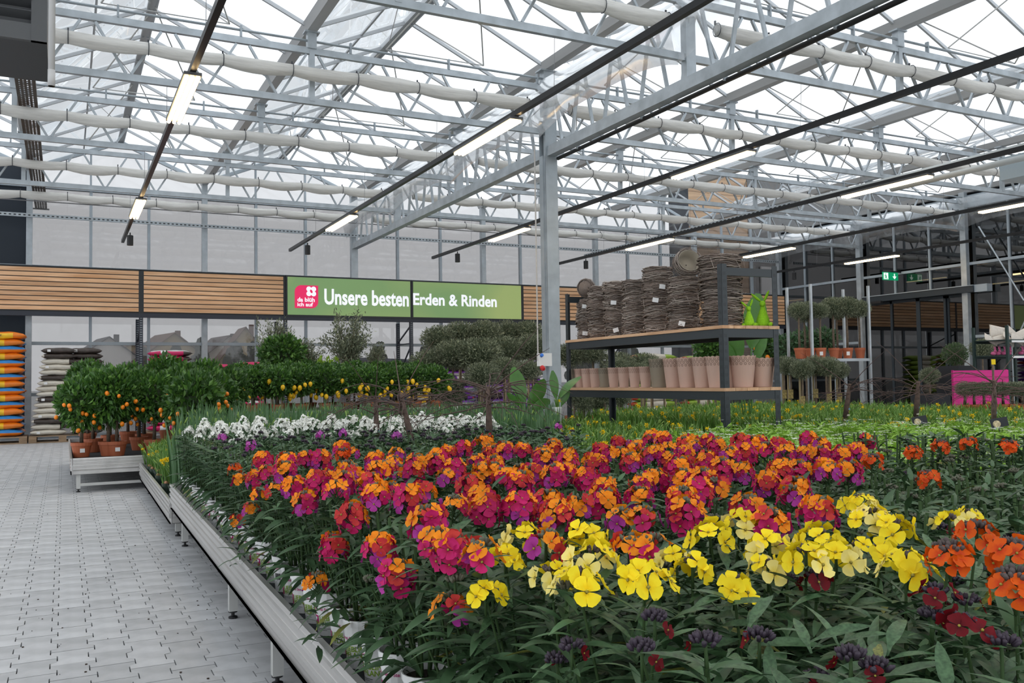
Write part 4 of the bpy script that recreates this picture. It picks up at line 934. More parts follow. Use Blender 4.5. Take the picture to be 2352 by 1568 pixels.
# ---- stems: unit mesh along +Z
STEM = MB().tube([(0, 0, 0), (0, 0, 0.5), (0, 0, 1)], [1.3, 1.1, 0.9], 5, cap=False).mesh('stem', stemm, smooth=True)
def stem_mat(p0, p1, r=0.0023):
    d = Vector(p1) - Vector(p0); q = d.to_track_quat('Z', 'Y').to_matrix().to_4x4(); return Matrix.Translation(p0) @ q @ Matrix.Diagonal((r, r, d.length, 1))
ZS = 0.348                                     # mat surface of the near bench
SP_X, SP_Y = 0.158, 0.165
HL = dict(
 sunset=[(603,1047),(659,1047),(702,1045),(737,1043),(589,1088),(655,1068),(674,1103),(729,1092),(764,1088),(787,1092),(861,1045),(849,1096),(864,1123),(958,1053),(950,1072),(938,1127),(1031,1030),(1043,1065),(1136,1030),(1082,1103),(1105,1131),(1115,1150),(1194,1146),(1194,1092),(1221,1076),(1252,1037),(1260,1138),(1275,1165),(1275,1076),(1271,1014),(981,1177),(767,1239),(872,1239),(1035,1243),(911,1301),(702,1138),(810,1169),(1249,1043),(1523,999),(1626,1004),(1572,1009),(1744,1009),(1881,1014),(1993,1004),(1572,1029),(1371,1053),(1450,1048),(1298,1073),(1347,1087),(1538,1048),(1621,1053),(1504,1087),(1572,1087),(1616,1087),(1386,1112),(1390,1135),(1567,1131),(1575,1160),(1704,1073),(1763,1097),(1793,1068),(1837,1068),(1896,1063),(1886,1033),(1949,1068),(1827,1107),(1876,1156),(1719,1151),(1768,1185),(1788,1014),(1700,1004)],
 sunset_small=[(550,1094),(616,1076),(597,1127),(634,1115),(771,1115),(810,1076),(888,1065),(911,1036),(973,1119),(1027,1088),(1043,1150),(1000,1228),(1105,1255),(578,1160),(545,1190),(1220,1078),(1268,1019),(1690,1029),(1425,1033),(1474,1097),(1817,1127),(1445,1244),(1499,1244),(1254,1234),(729,1325),(1035,1379),(1330,1150)],
 red=[(539,1072),(787,1037),(2003,1053),(2096,1033),(2160,1019),(2224,1014),(2317,1019),(2131,1092),(2243,1218),(2322,1262),(2330,1330),(2180,1265)],
 yellow=[(1205,1225),(1347,1225),(1362,1268),(1327,1322),(1480,1312),(1631,1218),(1700,1192),(1768,1244),(1851,1268),(1920,1268),(1880,1225),(2052,1205),(2081,1285)],
 pale=[(1974,1150),(2000,1180)],
 yellow_small=[(1264,1312),(1553,1276),(1590,1293),(1685,1335),(1763,1298),(1974,1254),(2028,1258),(2180,1192),(2228,1182),(1115,1355),(1160,1270)],
 darkbud=[(1807,1337),(1504,1425),(1313,1489),(1744,1469),(2013,1540),(2219,1385),(1954,1513),(1474,1495),(1621,1479),(2140,1420),(1280,1520),(2300,1480)],
 darkred=[(1876,1327),(2150,1362),(2214,1435)],
 greybud=[(1325,1290),(1300,1350),(900,1330),(1045,1335),(850,1335),(2048,1123),(2200,1105),(2250,1130),(2300,1120),(2180,1060),(2040,1085),(2330,1085),(1640,1195),(1560,1215),(1500,1200)])
slots = {}
def interp(pts, x):
    for (x0, y0), (x1, y1) in zip(pts, pts[1:]):
        if x <= x1: return y0 + (y1 - y0) * max(0, (x - x0)) / (x1 - x0)
    return pts[-1][1]
def in_frame(p, mx=70, my=150): q = proj(p); return -mx < q[0] < 2352 + mx and 700 < q[1] < 1568 + my
MR = Matrix.Rotation(BR, 3, 'Z')
def bench_pt(x, y, z): v = MR @ Vector((x - 0.59, y, 0)); return Vector((v.x + 0.59, v.y, z))
nx = int((2.88 - 0.64) / SP_X)
for i in range(nx):
    for j in range(42):
        y = -0.3 + j * SP_Y + (SP_Y / 2 if i % 2 else 0)
        if y > 6.62: continue
        p = bench_pt(0.690 + i * SP_X, y, ZS); p.x += U(-0.015, 0.015) if i else U(0, 0.01); p.y += U(-0.02, 0.02)
        dv = (RT @ (p - Vector((0, 0, H)))); dep = -dv.z
        if dep < 0.62 or not in_frame((p.x, p.y, 0.75)): continue
        slots[(i, j)] = dict(p=p, heads=[], dep=dep)
# a first column of plants in front of bench 3 as well
for i in range(11):
    for j in range(22):
        x = 3.06 + i * SP_X; y = 0.8 + j * SP_Y
        if y > 3.9: continue
        p = bench_pt(x, y, 0.411); dep = -(RT @ (p - Vector((0, 0, H)))).z
        if dep < 0.8 or not in_frame((p.x, p.y, 0.75)): continue
        slots[(100 + i, j)] = dict(p=p, heads=[], dep=dep)
SL = list(slots.values())
for kind, pts in HL.items():
    for (px, py) in pts:
        zt = {'yellow': 0.845, 'pale': 0.85, 'yellow_small': 0.825, 'darkbud': 0.80, 'darkred': 0.82, 'greybud': 0.80, 'red': 0.85}.get(kind, 0.845) + U(-0.012, 0.012)
        if px > 2150 and py > 1150 and kind == 'red': zt = 0.87
        p = onZ(px, py, zt)
        lipx = 0.592 + 0.0132 * p.y + 0.005
        if p.x < lipx: p = onX(px, py, lipx)
        s = min(SL, key=lambda s: (s['p'].x - p.x) ** 2 + (s['p'].y - p.y) ** 2)
        s['heads'].append((kind, p))
def depth_rank(s): return s['dep']
SL.sort(key=depth_rank)
KLAB = dict(sunset='wallflower with orange and magenta blooms', yellow='wallflower with bright yellow blooms', red='wallflower with red orange blooms', dark='wallflower with dark purple buds and maroon blooms', grey='wallflower in grey green bud, no open bloom', white='wallflower with white flower spikes', violet='wallflower with a violet flower spike', black='wallflower with small blackish buds')
def kclass(k):
    for a, b in (('sunset', 'sunset'), ('yellow', 'yellow'), ('pale', 'yellow'), ('red', 'red'), ('darkred', 'dark'), ('darkbud', 'dark'), ('greybud', 'grey'), ('white', 'white'), ('violet', 'violet'), ('blackbud', 'black')):
        if k == a or k.startswith(a + '_'): return b
    return 'grey'
NEAR = 34
cnt = {}
def whorl_mesh(seed):
    rr = random.Random(seed); mb = MB()
    for k in range(16):
        th = k * 2.4 + rr.uniform(-0.3, 0.3); t = k / 15; z = -0.022 - 0.16 * t; L = (0.05 + 0.05 * t) * rr.uniform(0.85, 1.15); el = 0.75 - 0.75 * t + rr.uniform(-0.2, 0.2); v = rr.randrange(5)
        m = Matrix.Translation((0, 0, z)) @ Matrix.Rotation(th, 4, 'Z') @ Matrix.Rotation(-el, 4, 'Y') @ Matrix.Rotation(rr.uniform(-0.4, 0.4), 4, 'X') @ Matrix.Scale(L, 4); mb.add([m @ q for q in LEAFV[v][0]], LEAFV[v][1])
    return mb
WHB = [whorl_mesh(77 + k) for k in range(4)]; WHM = [w_.mesh('leaf_whorl', leafm, smooth=True) for w_ in WHB]
NUMW = {0: '', 1: 'one head of ', 2: 'two heads of ', 3: 'three heads of ', 4: 'four heads of '}
def wallflower(p, heads, near, big=False, seed=0, printed=False, thp=0.0, place=''):
    rr = random.Random(seed)
    cls = kclass(max(set(k for k, _ in heads), key=[k for k, _ in heads].count)) if heads else 'grey'
    cnt[cls] = cnt.get(cls, 0) + 1
    lab = (KLAB[cls].replace('with ', 'with ' + NUMW.get(len(heads), 'five or more heads of ')) if cls in ('sunset', 'yellow', 'red') else KLAB[cls]) + ' ' + place
    r = empty('wallflower', p, label=lab.strip(), cat='wallflower', group='potted wallflowers on the near bench' if place else None)
    po = obj('pot', POT, r)
    if printed: obj('pot_print', PRINT, po, mat=Matrix.Rotation(thp, 4, 'Z'))
    zr = PH - 0.012
    rot = Matrix.Rotation(rr.uniform(0, 6.28), 4, 'Z')
    if near: near_foliage(seed, r, zr, n=92, hgt=0.33, spread=0.085, low=16, edge=printed, big=1.18)
    elif printed: obj('foliage', rr.choice(FOLE), r, mat=Matrix.Translation((0, 0, zr)), kind='stuff')
    else:
        f_ = obj('foliage', rr.choice(FOLB if big else FOL), r, mat=Matrix.Translation((0, 0, zr)) @ rot, kind='stuff')
    for kind, hp in heads:
        q = Vector(hp) - p; v = rr.randrange(4)
        obj('stem', STEM, r, mat=stem_mat(Vector((q.x * 0.12, q.y * 0.12, zr)), q - Vector((0, 0, 0.01))))
        R = Matrix.Translation(q) @ Matrix.Rotation(rr.uniform(0, 6.28), 4, 'Z') @ Matrix.Scale(0.92 if kind.startswith('sunset') else (0.72 if kind in ('white', 'darkbud', 'darkred') else 0.82), 4)
        obj('leaf_whorl', WHM[rr.randrange(4)], r, mat=Matrix.Translation(q) @ Matrix.Rotation(rr.uniform(0, 6.28), 4, 'Z'), kind='stuff')
        if near:
            hd_ = obj('flower_head', bud_mesh(kind, v), r, mat=R)
            for d, o, s, m in head_spec(kind, hash_(kind) + v)[0]:
                obj('flower', flower_mesh(m, rr.randrange(4)), hd_, mat=Matrix.Translation(o) @ face(d).to_4x4() @ Matrix.Rotation(rr.uniform(0, 1.5), 4, 'Z') @ Matrix.Scale(s, 4))
        else: obj('flower_head', head_mesh(kind, v), r, mat=R)
    return r
ORZ = [(575, 1060), (800, 1035), (1100, 1020), (1500, 995), (2000, 1000), (1960, 1120), (1720, 1180), (1400, 1185), (1100, 1215), (900, 1190), (700, 1170), (600, 1140)]
def inpoly(q, P):
    c = False; n = len(P)
    for i in range(n):
        (x1, y1), (x2, y2) = P[i], P[i - 1]
        if (y1 > q[1]) != (y2 > q[1]) and q[0] < (x2 - x1) * (q[1] - y1) / (y2 - y1) + x1: c = not c
    return c
DROP = []
for s in list(SL):
    q = proj((s['p'].x, s['p'].y, 0.83))
    if not s['heads'] and q[0] > 1330 and q[1] < interp([(1330, 1010), (1500, 1000), (1700, 1005), (2000, 1008), (2352, 1010)], q[0]): SL.remove(s); DROP.append(s['p'])
for n, s in enumerate(SL):
    p = s['p']; hs_ = list(s['heads']); rr = random.Random(n * 13 + 5); q = proj((p.x, p.y, 0.83))
    if not hs_:
        if p.y > 5.35:      # white rows at the far end
            if q[0] < 1340:
                for k in range(rr.choice((1, 2, 2, 3)) if p.y > 5.55 else 0): hs_.append(('white', p + Vector((rr.uniform(-0.06, 0.06), rr.uniform(-0.06, 0.06), 0.45 + rr.uniform(-0.05, 0.06)))))
                if not hs_: hs_.append(('blackbud', p + Vector((0.02, 0.01, 0.43))))
        elif q[1] < 1030 and p.y > 3.9:
            for k in range(rr.choice((1, 1, 2))): hs_.append(('blackbud', p + Vector((rr.uniform(-0.06, 0.06), rr.uniform(-0.06, 0.06), 0.44 + rr.uniform(-0.03, 0.04)))))
            if rr.random() < 0.10: hs_.append(('violet', p + Vector((0.01, 0, 0.50))))
        elif inpoly(q, ORZ) and rr.random() < 0.72:
            for k in range(rr.choice((1, 1, 2))): hs_.append((rr.choice(('sunset', 'sunset_small', 'sunset')), p + Vector((rr.uniform(-0.05, 0.05), rr.uniform(-0.05, 0.05), 0.485 + rr.uniform(-0.03, 0.03)))))
        else:
            kd = 'greybud'
            if q[1] > 1400 or (q[0] > 1750 and q[1] > 1330): kd = 'darkbud'
            if q[0] > 2000: kd = rr.choice(['greybud', 'darkbud'])
            for k in range(2): hs_.append((kd, p + Vector((rr.uniform(-0.06, 0.06), rr.uniform(-0.06, 0.06), 0.40 + rr.uniform(-0.04, 0.03)))))
    edge = p.x < 0.80
    place = 'along the ribbed rail' if edge else ('in the front rows' if s['dep'] < 2.0 else ('in the middle rows' if s['dep'] < 3.4 else 'in the back rows'))
    s['hs'] = hs_; s['place'] = place; s['edge'] = edge; s['n'] = n
    s['rank'] = (0 if (s['heads'] or edge or s['dep'] < 2.2) else 1, s['dep'])
order = sorted(SL, key=lambda s: s['rank']); mass = MB(); mmats = []
def mi(m):
    if m not in mmats: mmats.append(m)
    return mmats.index(m)
for r_, s in enumerate(order):
    n = s['n']; p = s['p']; rr = random.Random(n * 13 + 5)
    if r_ < 296: wallflower(p, s['hs'], n < NEAR, big=s['dep'] < 2.6, seed=n, printed=s['edge'], thp=PI + 0.75 + rr.uniform(-0.5, 0.5) - (0.1 if n % 2 else 2.6 * (n % 3 == 2)), place=s['place'])
    else:
        lms, st = leaf_mats(1000 + n % 9, n=66, hgt=0.33, spread=0.08); T = Matrix.Translation((p.x, p.y, p.z + PH - 0.012))
        for m, v, yl in lms: mass.add([T @ (m @ q) for q in LEAFV[v][0]], LEAFV[v][1], mi(leafm))
        for kind, hp in s['hs']:
            v = rr.randrange(4); fl_, bud, bn, bs, br = head_spec(kind, hash_(kind) + v); q = Vector(hp)
            for d, o, sz, m in fl_: flower_into(mass, face(d), q + o * 0.8, sz * 0.8, mi(m), rr)
            wb_ = WHB[rr.randrange(4)]; mass.add([q + Vector(a) for a in wb_.v], wb_.f, mi(leafm)); budball(mass, q, br * 0.8, bn, mi(bud), rr, bs * 0.8); mass.tube([p + Vector((0, 0, PH)), q], 0.003, 4, mi(stemm), cap=False)
if mass.v: mass.build('wallflower_bed', mmats, smooth=True, label='dense rear rows of wallflowers in bud and white bloom on the near bench', cat='flower bed', kind='stuff')
print('wallflowers', len(SL), cnt)
# ================================================================ BLACK SHELF RACK
rk_n = onD(1664, 900, 7.6); rk_l = onD(1302, 900, 10.15); rk_r = onD(1791, 900, 7.87)
RO = Vector((rk_n.x, rk_n.y, 0)); ru = (Vector((rk_l.x, rk_l.y, 0)) - RO); RLEN = ru.length; ru.normalize(); rv = Vector((ru.y, -ru.x, 0)); RWID = (Vector((rk_r.x, rk_r.y, 0)) - RO).dot(rv)
z_post = onD(1664, 603, 7.6).z; z_s1 = onD(1664, 746, 7.6).z; z_s2 = onD(1664, 891, 7.6).z
rk = empty('shelf_rack', tuple(RO), math.atan2(ru.y, ru.x), label='black punched steel shelf rack with larch shelves standing among the daffodils', cat='shelf rack')
rackk = M('rack_anthracite', (0.018, 0.026, 0.032), 0.42)
boardm = MWOOD('shelf_larch', (0.46, 0.25, 0.13), (0.68, 0.43, 0.26), (0.6, 5, 5), 2.5)
boardm.node_tree.nodes['Principled BSDF'].inputs['Roughness'].default_value = 0.55
# local frame: x along the length (away), y = -width (to the right)
def lx(a, b, z): return Vector((a, -b, z))
holem = M('punched_hole', (0.16, 0.18, 0.18), 0.8)
for a, b, sa, sb in ((0, 0, 1, 1), (RLEN, 0, -1, 1), (0, RWID, 1, -1), (RLEN, RWID, -1, -1)):
    m = MB(); t = 0.004; wdt = 0.058
    m.b2((a, -b - 0 if sb > 0 else -b, 0.0), (a + sa * t, -b - sb * wdt, z_post)); m.b2((a, -b, 0), (a + sa * wdt, -b - sb * t, z_post)); pz = obj('post', m.mesh('post', rackk), rk)
    hm = MB(); z = 0.5
    while z < z_post - 0.04:
        for e in (0.017, 0.034):
            hm.b2((a - sa * 0.0006, -b - sb * (e), z), (a + sa * 0.0002, -b - sb * (e + 0.008), z + 0.03)); hm.b2((a + sa * e, -b + sb * 0.0006, z), (a + sa * (e + 0.008), -b - sb * 0.0002, z + 0.03))
        z += 0.068
    obj('punched_holes', hm.mesh('punched_holes', dark), pz, kind='stuff')
for zt in (z_s1, z_s2):
    for b in (0.005, RWID - 0.03): obj('long_beam', MB().b2((0.02, -b, zt - 0.105), (RLEN - 0.02, -b - 0.025, zt - 0.03)).mesh('long_beam', rackk), rk)
    for a in (0.003, RLEN - 0.028): obj('short_beam', MB().b2((a, -0.02, zt - 0.105), (a + 0.025, -RWID + 0.02, zt - 0.03)).mesh('short_beam', rackk), rk)
    nb_ = 5
    for k in range(nb_):
        b0 = -0.010 + (RWID + 0.02) * k / nb_; obj('shelf_board', MB().b2((-0.005, -b0 - 0.002, zt - 0.028), (RLEN + 0.005, -b0 - (RWID + 0.02) / nb_ + 0.002, zt)).mesh('shelf_board', boardm), rk)
for a in (0.003, RLEN - 0.028): obj('top_beam', MB().b2((a, -0.02, z_post - 0.10), (a + 0.025, -RWID + 0.02, z_post - 0.03)).mesh('top_beam', rackk), rk)
def on_shelf(px, off, z):
    """point on the line 'off' metres behind the front edge of the shelf, seen at pixel column px"""
    best = None
    for k in range(0, 601):
        a = RLEN * k / 600; p = RO + ru * a + rv * off; q = proj((p.x, p.y, z))
        if best is None or abs(q[0] - px) < best[0]: best = (abs(q[0] - px), p, a)
    p = best[1].copy(); p.z = z; return p
# ---------------------------------------------------------------- twig baskets
twig = M('twig', (0.20, 0.155, 0.13), 0.85, var=0.45, scale=30, rnd=0.25); twigl = M('twig_light', (0.40, 0.34, 0.30), 0.85, var=0.3, scale=30, rnd=0.15); liner = M('basket_liner', (0.35, 0.31, 0.25), 0.8)
def basket_mesh(seed, hgt=0.55, strands=44):
    rr = random.Random(seed); mb = MB()
    for k in range(strands):
        z = hgt * rr.random(); bulge = 1.0 - 0.10 * abs(z / hgt - 0.5); r0 = bulge * rr.uniform(0.90, 1.04); a0 = rr.uniform(0, 6.28); arc = rr.uniform(2.2, 5.5); n = int(arc * 4); dz = rr.uniform(-0.12, 0.12); ph = rr.uniform(0, 6)
        pts = []
        for i in range(n + 1):
            t = i / n; a = a0 + arc * t; r = r0 * (1 + 0.03 * math.sin(3 * a + ph)) + (0.06 * (t > 0.95) if k % 4 == 0 else 0)
            zz = min(hgt, max(0.0, z + dz * (t - 0.5) + 0.025 * math.sin(5 * a + ph))); pts.append((r * math.cos(a), r * math.sin(a), zz))
        mb.tube(pts, rr.uniform(0.012, 0.026), 3, 1 if rr.random() < 0.35 else 0, cap=False)
    mb.lathe([(0.80, 0.02), (0.86, hgt * 0.5), (0.84, hgt * 0.97)], 16, m=0, cap=(True, False))
    for k in range(6):
        a = rr.uniform(0, 6.28); mb.tube([(0.95 * math.cos(a), 0.95 * math.sin(a), hgt * 0.5), (1.10 * math.cos(a + 0.15), 1.10 * math.sin(a + 0.15), hgt * (0.5 + rr.uniform(-0.3, 0.2))), (1.16 * math.cos(a + 0.3), 1.16 * math.sin(a + 0.3), hgt * (0.45 + rr.uniform(-0.6, 0.3)))], 0.010, 3, 1, cap=False)
    return mb.mesh('weave', [twig, twigl], smooth=True)
BK = [basket_mesh(900 + k) for k in range(4)]
def liner_mesh(): return MB().lathe([(0.05, 0.06), (0.78, 0.06), (0.83, 0.52), (0.80, 0.52), (0.75, 0.09), (0.05, 0.09)], 18, cap=(False, False)).mesh('liner', liner, smooth=True)
LIN = liner_mesh(); TAG = MB().box((0, 0, 0), (0.004, 0.06, 0.045)).mesh('price_tag', whitep)
bstk = [(1338, 0.105, 3, 'leftmost'), (1375, 0.125, 4, 'second'), (1416, 0.135, 4, 'third'), (1460, 0.14, 4, 'fourth'), (1512, 0.155, 5, 'fifth'), (1572, 0.165, 4, 'sixth'), (1657, 0.19, 5, 'rightmost')]
tops_px = [690, 660, 650, 645, 617, 640, 588]
posn = ['bottom', 'second from below', 'third from below', 'fourth from below', 'top']
prev = None
for k, (px, r, n, nm) in enumerate(bstk):
    c = on_shelf(px, 0.26, z_s1 + 0.002)
    q = proj(c); dep = -(RT @ (c - Vector((0, 0, H)))).z; zt = onD(px, tops_px[k], dep).z; hh = (zt - z_s1) / n
    for j in range(n):
        r_ = r * U(0.96, 1.05); b = empty('twig_basket', (c.x + U(-0.012, 0.012), c.y + U(-0.012, 0.012), z_s1 + 0.001 + j * hh), U(0, 6.28), label='brown twig basket, %s in the %s stack on the upper shelf' % (posn[j] if j < n - 1 else 'top', nm), cat='basket', group='twig baskets on the upper shelf')
        obj('weave', BK[(k + j) % 4], b, mat=Matrix.Diagonal((r_, r_, hh / 0.52, 1))); obj('liner', LIN, b, mat=Matrix.Diagonal((r_, r_, hh / 0.56, 1)))
        if (k, j) in ((0, 2), (0, 0), (2, 2), (2, 0), (4, 3), (4, 2), (5, 0)):
            th = math.atan2(-c.y, -c.x) - b.rotation_euler.z + (0.3 if j % 2 else -0.1)
            obj('price_tag', TAG, b, mat=Matrix.Rotation(th, 4, 'Z') @ Matrix.Translation((r_ * 1.09, 0, hh * 0.5)) @ Matrix.Rotation(U(-0.3, 0.3), 4, 'X'))
# tipped baskets lying on top of two stacks
for (px, py, r, lab, tilt) in ((1578, 606, 0.135, 'twig basket tipped on its side on top of the sixth stack', 1.25), (1348, 662, 0.11, 'small twig basket standing on edge on the leftmost stack', 1.5)):
    c = on_shelf(px, 0.26, z_s1); dep = -(RT @ (c - Vector((0, 0, H)))).z; w0 = onD(px, py, dep)
    b = empty('twig_basket', tuple(w0), 0, label=lab, cat='basket', group='twig baskets on the upper shelf'); b.rotation_euler = (0, tilt, math.atan2(-c.y, -c.x) + (0.35 if px > 1500 else 2.6))
    obj('weave', BK[1], b, mat=Matrix.Translation((0, 0, -0.05)) @ Matrix.Diagonal((r, r, 0.24 if px > 1500 else 0.14, 1))); obj('liner', LIN, b, mat=Matrix.Translation((0, 0, -0.05)) @ Matrix.Diagonal((r, r, 0.25 if px > 1500 else 0.14, 1)))
    if px < 1500: obj('price_tag', TAG, b, mat=Matrix.Translation((-0.11, 0, 0.0)))
# ---------------------------------------------------------------- scalloped pots
pinkp = M('pink_pot', (0.50, 0.335, 0.275), 0.6, rnd=0.05); taupe = M('taupe_pot', (0.235, 0.195, 0.145), 0.6)
dotm = {pinkp.name: M('pink_pot_print', (0.26, 0.165, 0.13), 0.7), taupe.name: M('taupe_pot_print', (0.10, 0.08, 0.06), 0.7)}
def scallop(mat, r=1.0, h=2.0, stack=0):
    mb = MB(); n = 48; prof = [(0.70, 0.0), (0.72, 0.03), (0.97, h * 0.9)]; vs = []
    for rr_, z in prof: vs += [(rr_ * r * math.cos(2 * PI * j / n), rr_ * r * math.sin(2 * PI * j / n), z) for j in range(n)]
    vs += [(1.0 * r * math.cos(2 * PI * j / n), 1.0 * r * math.sin(2 * PI * j / n), h * (0.965 + 0.035 * abs(math.sin(PI * j / 3 + 0.01)))) for j in range(n)]
    vs += [(0.95 * r * math.cos(2 * PI * j / n), 0.95 * r * math.sin(2 * PI * j / n), h * (0.955 + 0.035 * abs(math.sin(PI * j / 3 + 0.01)))) for j in range(n)]
    vs += [(0.90 * r * math.cos(2 * PI * j / n), 0.90 * r * math.sin(2 * PI * j / n), h * 0.8) for j in range(n)]
    mb.add(vs, [(i * n + j, i * n + (j + 1) % n, (i + 1) * n + (j + 1) % n, (i + 1) * n + j) for i in range(5) for j in range(n)] + [tuple(range(n - 1, -1, -1))])
    return mb.mesh('body', [mat])
def rings(mat, h=2.0):
    mb = MB()
    for row, (zz, cntr) in enumerate(((h * 0.74, 18), (h * 0.83, 18), (h * 0.905, 18))):
        for j in range(cntr):
            a = 2 * PI * (j + 0.5 * (row % 2)) / cntr; rad = 0.72 + 0.25 * zz / (h * 0.9) + 0.006; c = Vector((rad * math.cos(a), rad * math.sin(a), zz)); R = face((math.cos(a), math.sin(a), -0.12)); R4 = []
            for i in range(10):
                t = 2 * PI * i / 10; R4 += [c + R @ Vector((0.105 * math.cos(t), 0.075 * h / 2 * math.sin(t) * 1.2, 0)), c + R @ Vector((0.055 * math.cos(t), 0.040 * h / 2 * math.sin(t) * 1.2, 0))]
            mb.add(R4, [(2 * i, (2 * i + 2) % 20, (2 * i + 3) % 20, 2 * i + 1) for i in range(10)])
    return mb.mesh('ring_pattern', mat)
SCP = {m.name: (scallop(m), rings(dotm[m.name])) for m in (pinkp, taupe)}
plist = [(390, 0.088, taupe), (450, 0.09, pinkp), (505, 0.09, pinkp), (570, 0.09, pinkp), (640, 0.09, taupe), (715, 0.09, pinkp), (795, 0.09, pinkp), (880, 0.09, pinkp), (965, 0.09, pinkp), (1080, 0.125, taupe), (1190, 0.12, pinkp), (1300, 0.12, pinkp), (1420, 0.12, pinkp), (1530, 0.12, pinkp)]
nums = ['first', 'second', 'third', 'fourth', 'fifth', 'sixth', 'seventh', 'eighth', 'ninth', 'tenth', 'eleventh', 'twelfth', 'thirteenth', 'fourteenth', 'fifteenth', 'sixteenth', 'seventeenth', 'eighteenth']
def planter(c, r, h, mt, lab):
    b = empty('planter', (c.x, c.y, z_s2 + 0.001), U(0, 6), label=lab, cat='planter', group='scalloped planters on the lower shelf')
    s, g = SCP[mt.name]; M4 = Matrix.Diagonal((r, r, h / 2.0, 1)); bo = obj('body', s, b, mat=M4); obj('ring_pattern', g, bo)
for k, (zx, r, mt) in enumerate(plist):
    px = 1200 + zx / 3.409; off = 0.13 if r < 0.1 else 0.15; c = on_shelf(px, off, z_s2); h = 0.215 if r < 0.1 else 0.285
    big = r > 0.1
    dep = -(RT @ (c - Vector((0, 0, H)))).z
    planter(c, r * (0.72 if not big else 0.90), h, mt, '%s %s scalloped planter, %s from the left on the lower shelf' % ('large' if big else 'small', 'pink' if mt is pinkp else 'taupe', nums[k]))
for k, (zx, zt) in enumerate(((1625, 0.285), (1730, 0.285), (1880, 0.265))):
    px = 1200 + zx / 3.409; c = None
    for b in [i * 0.01 for i in range(10, int(RWID * 100))]:
        p = RO + ru * (0.16 + (0.14 if k == 0 else 0)) + rv * b; q = proj((p.x, p.y, z_s2))
        if c is None or abs(q[0] - px) < c[0]: c = (abs(q[0] - px), p)
    planter(c[1], 0.118, zt, pinkp, 'large pink scalloped planter, right end of the lower shelf, %s' % ('half behind the corner post', 'middle one', 'outermost')[k])
# ---------------------------------------------------------------- green rabbit figures
flock = M('green_flock', (0.24, 0.50, 0.012), 0.95, var=0.15, scale=80, bump=0.3)
def rabbit(px, py_bot, py_head, s, lab, ears):
    c = None
    for b in [i * 0.01 for i in range(10, int(RWID * 100) - 4)]:
        p = RO + ru * 0.13 + rv * b; q = proj((p.x, p.y, z_s1))
        if c is None or abs(q[0] - px) < c[0]: c = (abs(q[0] - px), p)
    c = c[1]; r = empty('rabbit_figure', (c.x, c.y, z_s1 + 0.001), math.atan2(-c.y, -c.x), label=lab, cat='figurine', group='green flocked rabbit figures')
    obj('body', MB().lathe([(0.075 * s, 0), (0.085 * s, 0.03 * s), (0.072 * s, 0.09 * s), (0.048 * s, 0.16 * s), (0.030 * s, 0.21 * s), (0.026 * s, 0.24 * s)], 14, cap=(True, True)).mesh('body', flock, smooth=True), r)
    hd_ = MB().ball((0, 0, 0.265 * s), 0.038 * s, 12, 8, sc=(1.1, 0.95, 1.05)); hd_.ball((0.030 * s, 0, 0.255 * s), 0.022 * s, 8, 6); obj('head', hd_.mesh('head', flock, smooth=True), r)
    for sg_, (dy, dz) in zip((-1, 1), ears):
        b0 = Vector((0, sg_ * 0.016 * s, 0.29 * s)); e = Vector((0.0, dy * s, dz * s)); obj('ear', MB().tube([b0, b0 + e * 0.35, b0 + e * 0.75, b0 + e], [0.008 * s, 0.016 * s, 0.015 * s, 0.004 * s], 8).mesh('ear', flock, smooth=True), r)
    obj('leg', MB().tube([(0.02 * s, 0.05 * s, 0.02 * s), (0.08 * s, 0.075 * s, 0.02 * s), (0.12 * s, 0.085 * s, 0.022 * s)], [0.02 * s, 0.02 * s, 0.024 * s], 8).mesh('leg', flock, smooth=True), r)
    obj('leg', MB().tube([(0.02 * s, -0.05 * s, 0.02 * s), (0.08 * s, -0.075 * s, 0.02 * s), (0.12 * s, -0.085 * s, 0.022 * s)], [0.02 * s, 0.02 * s, 0.024 * s], 8).mesh('leg', flock, smooth=True), r)
rabbit(1752, 747, 705, 0.78, 'taller green flocked rabbit figure on the upper shelf', ((-0.11, 0.10), (0.06, 0.13)))
rabbit(1721, 745, 712, 0.60, 'smaller green flocked rabbit figure beside the baskets', ((-0.10, 0.09), (0.045, 0.12)))

